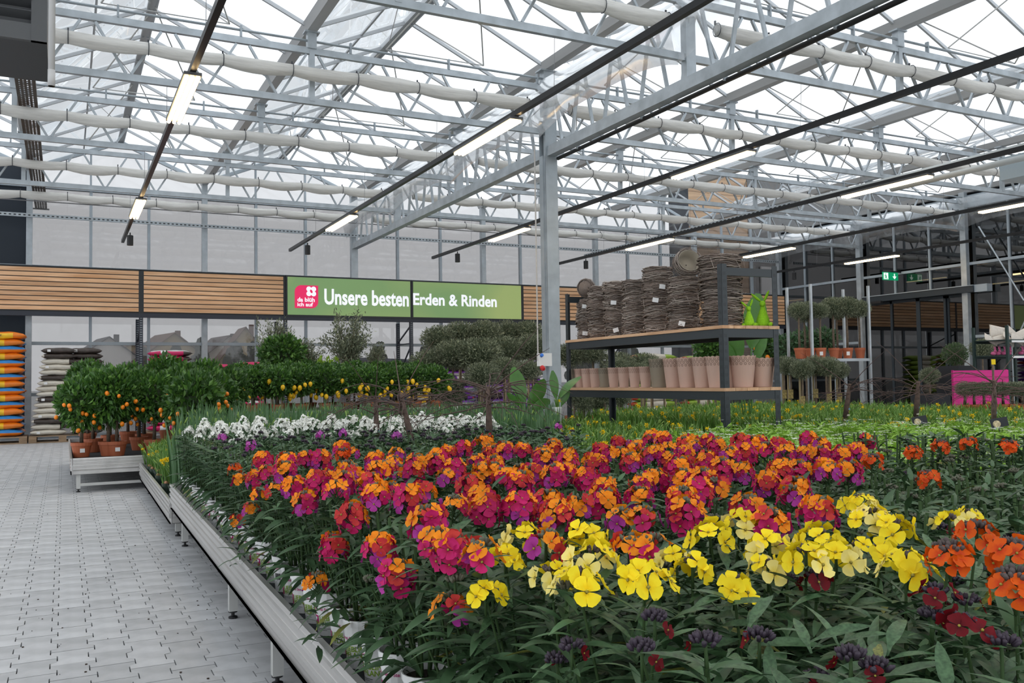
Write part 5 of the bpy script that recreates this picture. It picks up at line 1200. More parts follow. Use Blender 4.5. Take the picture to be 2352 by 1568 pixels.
# ================================================================ BARE WEEPING TREES
barkm = M('bark_brown', (0.085, 0.055, 0.042), 0.85, var=0.35, scale=40, bump=0.4); barkg = M('bark_olive', (0.075, 0.075, 0.028), 0.8, var=0.35, scale=30); twg = M('bare_twig', (0.085, 0.052, 0.045), 0.8, var=0.3, scale=30); tapeb = M('blue_tape', (0.12, 0.25, 0.35), 0.6); tapew = M('pale_tape', (0.45, 0.42, 0.34), 0.7)
def weeper(base, zb, fork, rad, seed, lab, n=26, up=2, trunk_r=0.020):
    rr = random.Random(seed); bs = Vector((base[0], base[1], zb)); fk = Vector(fork); t = empty('weeping_tree', tuple(bs), label=lab, cat='tree', group='bare weeping trees in the flower beds')
    f = fk - bs; mid = f * 0.55 + Vector((rr.uniform(-0.015, 0.015), rr.uniform(-0.015, 0.015), 0))
    obj('trunk', MB().tube([(0, 0, 0), f * 0.3 + Vector((0.006, 0, 0)), mid], [trunk_r, trunk_r * 0.95, trunk_r * 0.95], 8).mesh('trunk', barkg, smooth=True), t)
    obj('graft', MB().tube([mid, mid + (f - mid) * 0.4, f + Vector((0, 0, 0.03))], [trunk_r * 1.1, trunk_r * 1.25, trunk_r * 0.7], 8).mesh('graft', barkm, smooth=True), t)
    tp = MB()
    for k in range(3): z = 0.50 + 0.09 * k; tp.lathe([(trunk_r * 1.15, -0.008), (trunk_r * 1.15, 0.008)], 8, f * z, cap=(False, False), m=k % 2)
    obj('binding_tape', tp.mesh('binding_tape', [tapeb, tapew]), t)
    for k in range(n):
        th = 2 * PI * k / n + rr.uniform(-0.3, 0.3); L = rad * rr.uniform(0.5, 1.05); d = Vector((math.cos(th), math.sin(th), 0)); h0 = rr.uniform(-0.10, 0.02); arch = rr.uniform(-0.02, 0.07); dr = rr.uniform(0.02, 0.14); pts = []
        for i in range(8):
            s = i / 7; pts.append(f + Vector((0, 0, h0)) + d * L * s + Vector((rr.uniform(-0.012, 0.012), rr.uniform(-0.012, 0.012), 1.7 * arch * math.sin(PI * s * 0.9) - 1.5 * dr * s * s)))
        m = MB(); m.tube(pts, [0.0042 * (1 - 0.75 * i / 7) for i in range(8)], 4, cap=False)
        for q in range(rr.randrange(1, 4)):
            i = rr.randrange(2, 6); th2 = th + rr.uniform(-0.9, 0.9); l2 = L * rr.uniform(0.25, 0.5); p0 = pts[i]
            m.tube([p0, p0 + Vector((math.cos(th2) * l2 * 0.5, math.sin(th2) * l2 * 0.5, rr.uniform(-0.02, 0.03))), p0 + Vector((math.cos(th2) * l2, math.sin(th2) * l2, rr.uniform(-0.08, 0.01)))], [0.0022, 0.0016, 0.0008], 3, cap=False)
        obj('branch', m.mesh('branch', twg), t)
    for k in range(up):
        th = rr.uniform(0, 6.28); L = rad * rr.uniform(0.5, 0.8); m = MB(); hz = rr.uniform(0.22, 0.42)
        m.tube([f, f + Vector((math.cos(th) * L * 0.3, math.sin(th) * L * 0.3, hz * 0.35)), f + Vector((math.cos(th) * L * 0.7, math.sin(th) * L * 0.7, hz * 0.75)), f + Vector((math.cos(th) * L, math.sin(th) * L, hz))], [0.0045, 0.0035, 0.0025, 0.001], 4, cap=False); obj('shoot', m.mesh('shoot', twg), t)
wt = [((868, 1010), (862, 922), 5.9, 0.42, 'slender bare weeping tree, left one of the three before the lemon trees', 14), ((948, 1020), (921, 915), 5.2, 0.48, 'crooked bare weeping tree, middle one among the white wallflowers', 20), ((1120, 1015), (1122, 900), 5.0, 0.55, 'thickest bare weeping tree, wrapped with tape, left of the main column', 24), ((1944, 965), (1952, 888), 8.2, 0.55, 'bare weeping tree just right of the black shelf', 14), ((2104, 960), (2110, 882), 8.0, 0.62, 'bare weeping tree in front of the sliding door', 15), ((2284, 985), (2284, 882), 6.6, 0.60, 'bare weeping tree in front of the pink panel', 18)]
for k, (bpx, fpx, d, rad, lab, n) in enumerate(wt):
    b = onD(bpx[0], bpx[1], d); f = onD(fpx[0], fpx[1], d); b2 = b.copy()
    zb = 0.36; dirv = (b - f); b2 = f + dirv * ((f.z - zb) / (f.z - b.z)) if b.z < f.z - 0.05 else b
    weeper((b2.x, b2.y), zb, f, rad, 40 + k, lab, n, trunk_r=0.016 if d < 7 else 0.020)
# slate plant labels on sticks
slate = M('slate_label', (0.02, 0.022, 0.03), 0.5); lpic = M('label_picture', (0.55, 0.45, 0.28), 0.6, var=0.5, scale=60)
for k, (px, py, d, lab) in enumerate(((2112, 965, 7.0, 'dark plant label with pale picture beside the door-side weeping tree'), (2295, 970, 6.2, 'dark plant label with pale picture beside the weeping tree at right'), (1010, 1045, 4.6, 'dark plant label tilted between wallflowers by the crooked tree'))):
    p = onD(px, py, d); e = empty('plant_label', (p.x, p.y, 0.40), math.atan2(p.y, p.x) - PI / 2, label=lab, cat='plant label'); h_ = p.z - 0.40
    obj('stake', MB().b2((-0.006, 0.004, 0), (0.006, 0.008, h_)).mesh('stake', blackp), e); pl = obj('plate', MB().box((0, 0, h_), (0.11, 0.005, 0.065), R=Matrix.Rotation(-0.2, 3, 'Y')).mesh('plate', slate), e)
    obj('picture', MB().ball((-0.015, -0.004, h_ - 0.01), 0.025, 8, 5, sc=(1, 0.05, 1)).mesh('picture', lpic), pl)
# ================================================================ SOCKET BOX + CONDUIT on the main column
sb = empty('socket_box', (GX[3] - 0.13, GY[4] - 0.13, 1.25), label='white wall socket box with blue and red outlets on the main column', cat='socket box')
sp = onY(1243, 828, GY[4] - 0.14); cxx, cyy, czz = sp.x, GY[4] - 0.14, sp.z; sb.location = (cxx, cyy, czz)
child('box', MB().b2((cxx - 0.045, cyy - 0.03, czz - 0.08), (GX[3] - 0.09, GY[4] - 0.09, czz + 0.11)), white, sb)
mb_ = MB(); mb_.lathe([(0.026, 0), (0.026, 0.035), (0.016, 0.04)], 12, cap=(True, True)); R_ = Matrix.Rotation(PI / 2 - 0.4, 3, 'X')
mb_.v = [tuple(R_ @ Vector(v)) for v in mb_.v]; obj('blue_outlet', mb_.mesh('blue_outlet', M('socket_blue', (0.02, 0.16, 0.62), 0.4)), sb, (-0.01, -0.02, 0.07))
mb_ = MB(); mb_.lathe([(0.036, 0), (0.036, 0.045), (0.022, 0.065)], 12, cap=(True, True)); R_ = Matrix.Rotation(PI / 2 + 0.5, 3, 'X'); mb_.v = [tuple(R_ @ Vector(v)) for v in mb_.v]; obj('red_outlet', mb_.mesh('red_outlet', M('socket_red', (0.55, 0.01, 0.01), 0.4)), sb, (0, -0.02, -0.10))
cdx = onY(1232, 600, GY[4] - 0.12).x
cn = MB().tube([(cdx, GY[4] - 0.12, czz), (cdx, GY[4] - 0.12, 4.6)], 0.011, 6); cn.tube([(cdx, GY[4] - 0.12, czz), (cxx - 0.03, GY[4] - 0.12, czz - 0.02)], 0.008, 6)
obj('conduit', cn.mesh('conduit', M('conduit_grey', (0.5, 0.48, 0.46), 0.5), off=tuple(sb.location)), sb)
# ================================================================ BULB FIELDS
dl = M('daffodil_leaf', (0.11, 0.235, 0.035), 0.45, var=0.25, scale=8, rnd=0.15, trans=0.25); dl2 = M('narcissus_leaf', (0.085, 0.18, 0.07), 0.45, var=0.25, scale=8, rnd=0.15, trans=0.2); dbud = M('daffodil_bud', (0.26, 0.40, 0.08), 0.5, trans=0.2); dyel = petal('daffodil_yellow', (0.88, 0.56, 0.004), (0.92, 0.66, 0.02))
gpot = M('dark_green_pot', (0.025, 0.045, 0.030), 0.5); bulbm = M('bulb_skin', (0.40, 0.20, 0.11), 0.7, var=0.3, scale=40)
def blade(mb, x, y, th, L, W, lean, m=0, n=4):
    vs = []
    for i in range(n + 1):
        t = i / n; r = lean * L * t * t; z = L * t * (1 - 0.25 * lean * t); w_ = W * (1 if t < 0.6 else 1 - ((t - 0.6) / 0.4) ** 2 * 0.92)
        cx_, cy_ = x + math.cos(th) * r, y + math.sin(th) * r
        for j in (-1, 1): vs.append((cx_ - j * math.sin(th) * w_, cy_ + j * math.cos(th) * w_, z))
    mb.add(vs, [(2 * i, 2 * i + 1, 2 * i + 3, 2 * i + 2) for i in range(n)], m)
def daff_mb(seed, kind):
    rr = random.Random(seed); mb = MB()
    if kind == 'tall': nb, L0, L1, W, sp, ln = 12, 0.36, 0.60, 0.0095, 0.035, 0.16
    else: nb, L0, L1, W, sp, ln = 15, 0.17, 0.27, 0.006, 0.04, 0.55
    for k in range(nb):
        a = rr.uniform(0, 6.28); r = rr.uniform(0, sp); blade(mb, r * math.cos(a), r * math.sin(a), a + rr.uniform(-0.6, 0.6), rr.uniform(L0, L1), W * rr.uniform(0.8, 1.2), rr.uniform(0.05, ln), 0)
    fl_ = []
    for k in range(2 if kind == 'tall' else 5):
        a = rr.uniform(0, 6.28); r = rr.uniform(0.005, sp); L = rr.uniform(L0, L1) * 0.98; x, y = r * math.cos(a) * 2.2, r * math.sin(a) * 2.2
        mb.tube([(x * 0.4, y * 0.4, 0), (x, y, L * 0.8)], 0.0028, 4, 0, cap=False)
        d = Vector((math.cos(a) * 0.5, math.sin(a) * 0.5, 0.9 if kind == 'tall' else 0.5))
        mb.ball(Vector((x, y, L * 0.8)) + d * 0.018, 0.0075 if kind != 'tall' else 0.009, 5, 4, 1, sc=(0.7, 0.7, 3.0), R=face(d))
        fl_.append((Vector((x, y, L * 0.8)) + d * 0.03, a))
    return mb, fl_
DAFFLOWER = MB()
for q in range(6):
    a = q * PI / 3; DAFFLOWER.add([(0.004 * math.cos(a), 0.004 * math.sin(a), 0), (0.017 * math.cos(a - 0.38), 0.017 * math.sin(a - 0.38), 0.004), (0.029 * math.cos(a), 0.029 * math.sin(a), 0.0), (0.017 * math.cos(a + 0.38), 0.017 * math.sin(a + 0.38), 0.004)], [(0, 1, 2, 3)])
DAFFLOWER.lathe([(0.006, 0.0), (0.008, 0.012), (0.013, 0.022)], 8, cap=(False, False)); DFM = DAFFLOWER.mesh('flower', dyel, smooth=True)
DV = {k: [daff_mb(300 + i + (50 if k == 'tall' else 0), k) for i in range(5)] for k in ('tall', 'short')}
DVM = {k: [v[0].mesh('leaves', [dl2 if k == 'tall' else dl, dbud], smooth=False) for v in DV[k]] for k in DV}
GPOT = potmesh(0.045, 0.034, 0.085, 0.010, 14, gpot)
# candytuft-like plant with white umbels
il = M('candytuft_leaf', (0.20, 0.39, 0.04), 0.45, var=0.3, scale=12, rnd=0.14, trans=0.25, col2=(0.27, 0.46, 0.06)); iw = M('candytuft_white', (0.82, 0.84, 0.80), 0.6, trans=0.2)
def ib_mb(seed):
    rr = random.Random(seed); mb = MB()
    for k in range(60):
        th = rr.uniform(0, 6.28); z = 0.02 + 0.15 * rr.random(); b = Vector((0.03 * math.cos(th), 0.03 * math.sin(th), z)); L = rr.uniform(0.05, 0.085); W = L * rr.uniform(0.13, 0.20); el = rr.uniform(0.0, 0.9)
        R = Matrix.Translation(b) @ Matrix.Rotation(th, 4, 'Z') @ Matrix.Rotation(-el, 4, 'Y') @ Matrix.Rotation(rr.uniform(-0.5, 0.5), 4, 'X')
        mb.add([R @ Vector(v) for v in ((0, 0, 0), (L * 0.55, W, 0.006), (L, 0, -0.012), (L * 0.55, -W, 0.006), (L * 0.5, 0, 0))], [(0, 4, 1), (1, 4, 2), (0, 3, 4), (3, 2, 4)])
    um = MB()
    for k in range(rr.choice((1, 2, 3))):
        c = Vector((rr.uniform(-0.05, 0.05), rr.uniform(-0.05, 0.05), rr.uniform(0.18, 0.215)))
        for q in range(12):
            a = rr.uniform(0, 6.28); r = 0.024 * math.sqrt(rr.random()); p = c + Vector((r * math.cos(a), r * math.sin(a), rr.uniform(-0.003, 0.003))); s = 0.006
            um.add([p + Vector((s, 0, 0.002)), p + Vector((0, s, 0.001)), p + Vector((-s, 0, 0.002)), p + Vector((0, -s, 0.001))], [(0, 1, 2, 3)])
        mb.tube([(c.x * 0.4, c.y * 0.4, 0.05), c], 0.0015, 3, 0, cap=False)
    return mb, um
IV = [ib_mb(500 + k) for k in range(5)]; IVM = [(a.mesh('leaves', il), b.mesh('white_umbels', iw)) for a, b in IV]
def interp(pts, x):
    for (x0, y0), (x1, y1) in zip(pts, pts[1:]):
        if x <= x1: return y0 + (y1 - y0) * max(0, (x - x0)) / (x1 - x0)
    return pts[-1][1]
IBL = [(1380, 1000), (1500, 985), (1650, 962), (1900, 955), (2352, 952)]
fields = {'short': [], 'ib': [], 'tall': []}
def scatter(x0, x1, y0, y1, z, sx, sy, fn):
    nx_ = int((x1 - x0) / sx); ny_ = int((y1 - y0) / sy)
    for i in range(nx_ + 1):
        for j in range(ny_ + 1):
            p = bench_pt(x0 + i * sx + U(-0.045, 0.045), y0 + j * sy + (sy / 2 if i % 2 else 0) + U(-0.045, 0.045), z)
            q = proj((p.x, p.y, z + 0.36))
            if not (-60 < q[0] < 2410 and q[1] < 1100): continue
            k = fn(p, q)
            if k: fields[k].append(p)
def f_right(p, q):
    if q[0] < 1290: return 'tall'
    return 'ib' if q[1] > interp(IBL, q[0]) else 'short'
zf = 0.41
for p_ in DROP:
    q_ = proj((p_.x, p_.y, 0.75)); k_ = f_right(p_, q_)
    if q_[1] < 1100: fields[k_].append(Vector((p_.x, p_.y, 0.41 if p_.x > 2.95 else ZS)))
scatter(3.05, 4.84, 3.95, 10.1, zf, 0.165, 0.165, f_right); scatter(5.05, 5.78, 2.6, 5.75, zf, 0.165, 0.165, f_right); scatter(5.98, 7.80, 2.3, 10.3, zf, 0.17, 0.17, f_right); scatter(8.03, 10.3, 3.4, 10.9, zf, 0.18, 0.18, f_right)
scatter(0.69, 2.85, 6.86, 10.15, 0.228, 0.145, 0.145, lambda p, q: 'short' if (p.x < 1.12 and p.y > 7.35) else 'tall')
# rack footprint stays free
fr_ = lambda p: not (-0.1 < (p - RO).dot(ru) < RLEN + 0.1 and -0.08 < Vector((p.x - RO.x, p.y - RO.y, 0)).dot(rv) < RWID + 0.08)
LABF = {'short': ('daffodil', 'potted daffodil with yellow buds and blooms, in the bed of daffodils', 'potted daffodils'), 'tall': ('narcissus', 'tall narcissus clump in bud, blue green upright leaves behind the white wallflowers', 'tall narcissus clumps'), 'ib': ('candytuft', 'bright green leafy candytuft with small white umbels behind the wallflowers', 'candytuft plants')}
for kd, pl in fields.items():
    pl = [p for p in pl if fr_(Vector((p.x, p.y, 0)))]; pl.sort(key=lambda p: -(RT @ (p - Vector((0, 0, H)))).z)
    nm, lb_, gp = LABF[kd]; mass = MB(); massb = MB(); massf = MB()
    for n, p in enumerate(pl):
        v = n * 7 % 5; rz = U(0, 6.28); sc = U(0.9, 1.15) * (0.66 if kd == 'tall' and p.z > 0.3 else 1.0)
        zo = 0.115 if kd == 'ib' else 0.075
        if n < 290:
            e = empty(nm, p, rz, label=lb_, cat=nm, group=gp, sc=1.0)
            edge = kd != 'ib' and p.x < 1.0
            if kd == 'ib':
                obj('pot', POT, e); obj('leaves', IVM[v][0], e, mat=Matrix.Translation((0, 0, zo)) @ Matrix.Scale(sc, 4), kind='stuff'); obj('white_umbels', IVM[v][1], e, mat=Matrix.Translation((0, 0, zo)) @ Matrix.Scale(sc, 4), kind='stuff')
            else:
                obj('pot', GPOT, e); obj('leaves', DVM[kd][v], e, mat=Matrix.Translation((0, 0, zo)) @ Matrix.Scale(sc, 4))
                if edge: bb = MB(); [bb.ball((0.022 * math.cos(a), 0.022 * math.sin(a), 0.085), 0.016, 7, 5, sc=(1, 1, 1.3)) for a in (0, 2.1, 4.2)]; obj('bulb', bb.mesh('bulb', bulbm), e)
                if kd == 'short':
                    for k, (c, a) in enumerate(DV[kd][v][1]):
                        if (n * 3 + k * 5) % 13 == 0 or (n % 23 == 0): obj('flower', DFM, e, mat=Matrix.Translation((0, 0, zo)) @ Matrix.Scale(sc, 4) @ Matrix.Translation(c) @ face((math.cos(a), math.sin(a), 0.35)).to_4x4() @ Matrix.Scale(0.85, 4))
        else:
            T = Matrix.Translation((p.x, p.y, p.z + zo)) @ Matrix.Rotation(rz, 4, 'Z') @ Matrix.Scale(sc, 4)
            if kd == 'ib': a, b = IV[v]; mass.add([T @ Vector(q) for q in a.v], a.f); massf.add([T @ Vector(q) for q in b.v], b.f)
            else:
                a = DV[kd][v][0]; base = len(mass.v); mass.v += [tuple(T @ Vector(q)) for q in a.v]; mass.f += [tuple(i + base for i in f) for f in a.f]; mass.m += a.m
                if kd == 'short':
                    for k, (c, an) in enumerate(DV[kd][v][1]):
                        if (n * 3 + k * 5) % 14 == 0:
                            T2 = T @ Matrix.Translation(c) @ face((math.cos(an), math.sin(an), 0.35)).to_4x4(); massf.add([T2 @ Vector(q) for q in DAFFLOWER.v], DAFFLOWER.f)
    print(kd, len(pl))
    if mass.v:
        me_ = empty(nm + '_bed', (6, 6, 0.36), label='dense far part of the %s bed on the rear benches' % nm, cat=nm + ' bed', kind='stuff')
        child('leaves', mass, [il] if kd == 'ib' else [dl2 if kd == 'tall' else dl, dbud], me_, kind='stuff')
        if massf.v: child('blooms', massf, iw if kd == 'ib' else dyel, me_, kind='stuff')

# ================================================================ TREES AND SHRUBS
def leafcloud(seed, n, rx, rz, L, W, shell=0.55, up=0.3, mats=2, lump=0.0):
    rr = random.Random(seed); mb = MB(); lumps = [(Vector((rr.gauss(0, 1), rr.gauss(0, 1), rr.gauss(0, 1))).normalized()) for _ in range(9)]
    for k in range(n):
        d = Vector((rr.gauss(0, 1), rr.gauss(0, 1), rr.gauss(0, 1))).normalized(); r = (shell + (1 - shell) * rr.random()) * (1 + lump * max(d.dot(l) for l in lumps) - lump * 0.75)
        p = Vector((d.x * rx * r, d.y * rx * r, d.z * rz * r)); g = (d + Vector((rr.gauss(0, 0.6), rr.gauss(0, 0.6), rr.gauss(0, 0.6) + up))).normalized()
        l = L * rr.uniform(0.7, 1.2); w_ = W * rr.uniform(0.8, 1.2); s = g.cross(Vector((rr.gauss(0, 1), rr.gauss(0, 1), rr.gauss(0, 1)))).normalized() * w_; nn = g.cross(s).normalized() * w_ * 0.5
        mb.add([p, p + g * l * 0.5 + s + nn, p + g * l, p + g * l * 0.5 - s + nn], [(0, 1, 2), (0, 2, 3)], rr.randrange(mats))
    return mb
ol1 = M('olive_leaf', (0.125, 0.15, 0.09), 0.5, rnd=0.12, trans=0.1); ol2 = M('olive_leaf_pale', (0.32, 0.35, 0.23), 0.55, rnd=0.12, trans=0.1); ci1 = M('citrus_leaf', (0.050, 0.125, 0.026), 0.38, rnd=0.15, trans=0.15); ci2 = M('citrus_leaf_light', (0.10, 0.22, 0.035), 0.38, rnd=0.15, trans=0.15); ye2 = M('fresh_leaf', (0.22, 0.36, 0.03), 0.4, trans=0.25)
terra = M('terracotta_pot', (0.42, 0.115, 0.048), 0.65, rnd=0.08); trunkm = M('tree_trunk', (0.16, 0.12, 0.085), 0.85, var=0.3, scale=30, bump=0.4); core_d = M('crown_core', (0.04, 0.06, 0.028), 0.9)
orange = M('kumquat', (0.88, 0.24, 0.006), 0.35, rnd=0.08); lemonm = M('lemon', (0.88, 0.52, 0.010), 0.4, rnd=0.06)
OLB = [leafcloud(600 + k, 2600, 1.0, 0.85, 0.20, 0.028, 0.6, 0.5).mesh('crown', [ol1, ol1, ol2][:2] + [ol2], smooth=False) for k in range(3)]
for m in OLB: pass
OLB = []
for k in range(3):
    mb = leafcloud(600 + k, 3200, 1.0, 0.82, 0.17, 0.024, 0.55, 0.5, mats=3, lump=0.12); OLB.append(mb.mesh('crown', [ol1, ol1, ol2]))
CIB = []
for k in range(3):
    mb = leafcloud(620 + k, 1500, 1.0, 0.85, 0.27, 0.075, 0.5, 0.1, mats=3, lump=0.2); CIB.append(mb.mesh('crown', [ci1, ci1, ci2]))
OSH = []
for k in range(2):
    mb = MB(); rr = random.Random(640 + k)
    for q in range(26):
        a = rr.uniform(0, 6.28); tl = Vector((math.cos(a) * rr.uniform(0.1, 0.75), math.sin(a) * rr.uniform(0.1, 0.75), rr.uniform(0.5, 1.25)))
        for i in range(120):
            t = 0.25 + 0.75 * rr.random(); p = tl * t + Vector((rr.gauss(0, 0.05), rr.gauss(0, 0.05), rr.gauss(0, 0.04))); g = (tl.normalized() * 0.7 + Vector((rr.gauss(0, 0.6), rr.gauss(0, 0.6), rr.gauss(0, 0.5)))).normalized(); s = g.cross(Vector((rr.gauss(0, 1), rr.gauss(0, 1), rr.gauss(0, 1)))).normalized() * 0.014; mb.add([p, p + g * 0.05 + s, p + g * 0.10, p + g * 0.05 - s], [(0, 1, 2, 3)], rr.randrange(3))
        mb.tube([(0, 0, 0), tl * 0.5, tl], [0.014, 0.008, 0.002], 4, 3, cap=False)
    OSH.append(mb.mesh('crown', [ol1, ol1, ol2, trunkm]))
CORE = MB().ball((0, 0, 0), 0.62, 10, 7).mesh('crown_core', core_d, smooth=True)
TPOT = MB(); TPOT.lathe([(0.68, 0), (0.70, 0.03), (0.92, 1.25), (0.99, 1.25), (1.0, 1.6), (0.94, 1.6), (0.90, 1.45)], 20); TPOT.lathe([(0.01, 1.44), (0.91, 1.44)], 20, m=1, cap=(False, False)); TPOT = TPOT.mesh('pot', [terra, soil])
TRK = MB().tube([(0, 0, 0), (0.004, 0.002, 0.4), (-0.003, -0.003, 0.75), (0, 0, 1)], [0.023, 0.020, 0.018, 0.017], 7).mesh('trunk', trunkm, smooth=True)
FRK = MB().ball((0, 0, 0), 1.0, 10, 7, sc=(1, 1, 1.2)).mesh('kumquat', orange, smooth=True); FRL = MB(); FRL.ball((0, 0, 0), 1.0, 10, 8, sc=(1, 1, 1.25)); FRL.ball((0, 0, -1.25), 0.3, 6, 4); FRL = FRL.mesh('lemon', lemonm, smooth=True)
STK = MB().b2((-0.012, -0.012, 0), (0.012, 0.012, 1)).mesh('support_stake', M('bamboo', (0.33, 0.26, 0.15), 0.7))
def tree(nm, base, zc, r, crown, lab, cat, grp, potr=0.12, fruit=None, nf=0, low=True, rzf=1.0, stake=False, pot=True, fr=0.02, core=True, ptag=False, poth=1.6):
    b = Vector(base); e = empty(nm, b, U(0, 6.28), label=lab, cat=cat, group=grp); ph = potr * poth if pot else 0
    if pot:
        po = obj('pot', TPOT, e, mat=Matrix.Diagonal((potr, potr, potr * poth / 1.6, 1)))
        if ptag: obj('price_sticker', MB().box((0, 0, 0), (0.004, 0.05, 0.05)).mesh('price_sticker', whitep), po, mat=Matrix.Diagonal((1 / potr, 1 / potr, 1 / potr, 1)) @ Matrix.Rotation(math.atan2(-b.y, -b.x) - e.rotation_euler.z + 0.1, 4, 'Z') @ Matrix.Translation((potr * 0.875, 0, potr * 0.75)))
    zt = zc - b.z; obj('trunk', TRK, e, mat=Matrix.Translation((0, 0, ph * 0.85)) @ Matrix.Diagonal(((0.014 + r * 0.02) / 0.02, (0.014 + r * 0.02) / 0.02, zt - ph * 0.85, 1)))
    if stake: obj('support_stake', STK, e, mat=Matrix.Translation((0.03, 0.02, ph * 0.85)) @ Matrix.Diagonal((1, 1, zt * 0.9 - ph * 0.85, 1)))
    obj('crown', crown, e, mat=Matrix.Translation((0, 0, zt)) @ Matrix.Diagonal((r, r, r * rzf, 1)), kind='stuff')
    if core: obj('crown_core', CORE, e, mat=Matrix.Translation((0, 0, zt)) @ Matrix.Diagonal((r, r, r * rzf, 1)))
    if fruit:
        rr = random.Random(int(b.x * 100) + int(b.y * 37)); view = math.atan2(-b.y, -b.x) - e.rotation_euler.z
        for k in range(nf):
            a = view + rr.uniform(-1.7, 1.7); el = rr.uniform(-0.95, 0.05) if low else rr.uniform(-0.8, 0.7); d = Vector((math.cos(el) * math.cos(a), math.cos(el) * math.sin(a), math.sin(el) * rzf)) * r * rr.uniform(1.10, 1.24)
            obj('fruit', fruit, e, mat=Matrix.Translation(Vector((0, 0, zt)) + d) @ Matrix.Rotation(rr.uniform(-0.5, 0.5), 4, 'X') @ Matrix.Scale(fr * rr.uniform(0.85, 1.15), 4))
    return e
# ---- kumquats on the low table
zt3 = 0.303; kk = []
k1 = onZ(187, 1049, zt3); k2 = onZ(268, 1046, zt3)
kq = [(k1.x, max(10.55, k1.y)), (k2.x, max(10.55, k2.y))]
for j in range(5):
    for i in range(7):
        x, y = 0.30 + i * 0.50 + (0.2 if j % 2 else 0) + U(-0.05, 0.05), 10.62 + j * 0.72 + U(-0.06, 0.06)
        if j == 0 and x < 1.1: continue
        if x < 3.5 and proj((x, y, 0.9))[0] < 540: kq.append((x, y))
for n, (x, y) in enumerate(kq):
    lab = ('kumquat tree in a terracotta pot at the front left corner of the low table', 'kumquat tree in a terracotta pot, second at the front of the low table')[n] if n < 2 else 'dense dark green kumquat tree among the others on the low table'
    r = 0.27 if n > 1 else 0.24
    tree('kumquat_tree', (x, y, zt3), 0.90 + U(-0.05, 0.08) + (0.08 * (y - 10.6)), r * U(0.95, 1.15), CIB[n % 3], lab, 'kumquat tree', 'kumquat trees on the low table', potr=0.115, fruit=FRK, nf=17 if y < 11.2 else (10 if y < 12 else 5), fr=0.022, ptag=n < 2, rzf=1.25, poth=1.45)
# ---- lemon table
zt4 = 0.60
T4 = bench(2.45, 6.3, 14.35, 16.1, zt4 + 0.06, 'table carrying the lemon trees in front of the back wall', rot=0, legs=(14.6, 15.8))
n = 0
for j in range(3):
    for i in range(9):
        x = 2.72 + i * 0.40 + (0.12 if j % 2 else 0); y = 14.62 + j * 0.5
        tree('lemon_tree', (x, y, zt4), 1.13 + 0.06 * j, 0.26 * U(0.95, 1.1), CIB[(n + 1) % 3], 'lemon tree in a terracotta pot, %s from the left in the front row' % nums[i] if j == 0 else 'lemon tree in the rows behind, hidden up to its crown', 'lemon tree', 'lemon trees on the rear table', potr=0.11, fruit=FRL if j == 0 else None, nf=8, fr=0.034, rzf=1.0, poth=1.5); n += 1
# ---- shrubs behind the lemons
for k, (px, pyc, y, r, cr, lab, cat, rz_) in enumerate(((648, 815, 17.0, 0.42, CIB[0], 'dark green citrus bush behind the lemon trees at left', 'bush', 1.0), (715, 840, 17.2, 0.52, OSH[1], 'loose olive shrub between the dark bush and the tall olive', 'olive shrub', 1.0), (800, 838, 17.0, 0.80, OSH[0], 'tall loose olive tree rising in front of the green sign', 'olive shrub', 1.15), (625, 830, 17.6, 0.62, OSH[1], 'wispy olive shrub at the far left behind the dark bush', 'olive shrub', 1.2), (752, 838, 16.4, 0.30, None, 'bush with fresh yellow green shoots above the lemon trees', 'bush', 1.0), (860, 840, 17.6, 0.42, OSH[1], 'thin olive shrub right of the tall olive tree', 'olive shrub', 1.1))):
    p = onY(px, pyc, y)
    if cr is None: cr = leafcloud(700, 260, 1.0, 0.8, 0.36, 0.08, 0.3, 0.9, mats=1).mesh('crown', ye2)
    tree('shrub', (p.x, y, 0), p.z - (0.0 if cr in CIB else 0.1), r, cr, lab, cat, None, potr=0.16, rzf=rz_, core=cr in CIB)
# ---- olive standards
oli = [(1008, 778, 18.0, 0.40), (1058, 768, 18.2, 0.42), (1112, 766, 18.0, 0.42), (1165, 766, 18.2, 0.42), (1213, 764, 18.0, 0.40), (985, 835, 16.9, 0.40), (1040, 815, 16.6, 0.42), (1098, 815, 16.3, 0.50), (1160, 808, 16.6, 0.45), (1222, 800, 16.5, 0.42), (1108, 862, 15.4, 0.36), (1158, 845, 15.6, 0.30), (1214, 850, 15.7, 0.28), (1310, 815, 17.5, 0.40), (1362, 812, 17.2, 0.33), (1420, 838, 16.8, 0.40), (1480, 838, 16.8, 0.40)]
for k, (px, py, y, r) in enumerate(oli):
    p = onY(px, py, y)
    tree('olive_tree', (p.x, y, 0), p.z, r, OLB[k % 3], 'olive standard with grey green ball crown, ' + ('%s from the left in the back row' % nums[k] if k < 5 else ('%s from the left in the middle row' % nums[k - 5] if k < 10 else ('%s from the left in the low front row' % nums[k - 10] if k < 13 else '%s from the column behind the black shelf' % nums[k - 13]))), 'olive tree', 'olive standards by the main column', potr=0.17, stake=True, rzf=0.86)
# small dark conical bush between the trunks
p = onY(1028, 900, 16.0); tree('shrub', (p.x, 16.0, 0), p.z, 0.36, OLB[1], 'dark round bush standing between the olive trunks', 'bush', None, potr=0.14, rzf=1.1)
# ---- citrus behind the shelf
for k, (px, py, y, r) in enumerate(((1640, 800, 13.0, 0.36), (1768, 798, 13.2, 0.30))):
    p = onY(px, py, y); tree('orange_tree', (p.x, y, 0), p.z, r, CIB[k], 'dark green orange tree behind the black shelf, %s' % ('left one', 'right one with ripe oranges')[k], 'orange tree', 'orange trees behind the shelf', potr=0.16, fruit=FRK, nf=3 + 3 * k, low=False, fr=0.045, stake=False)
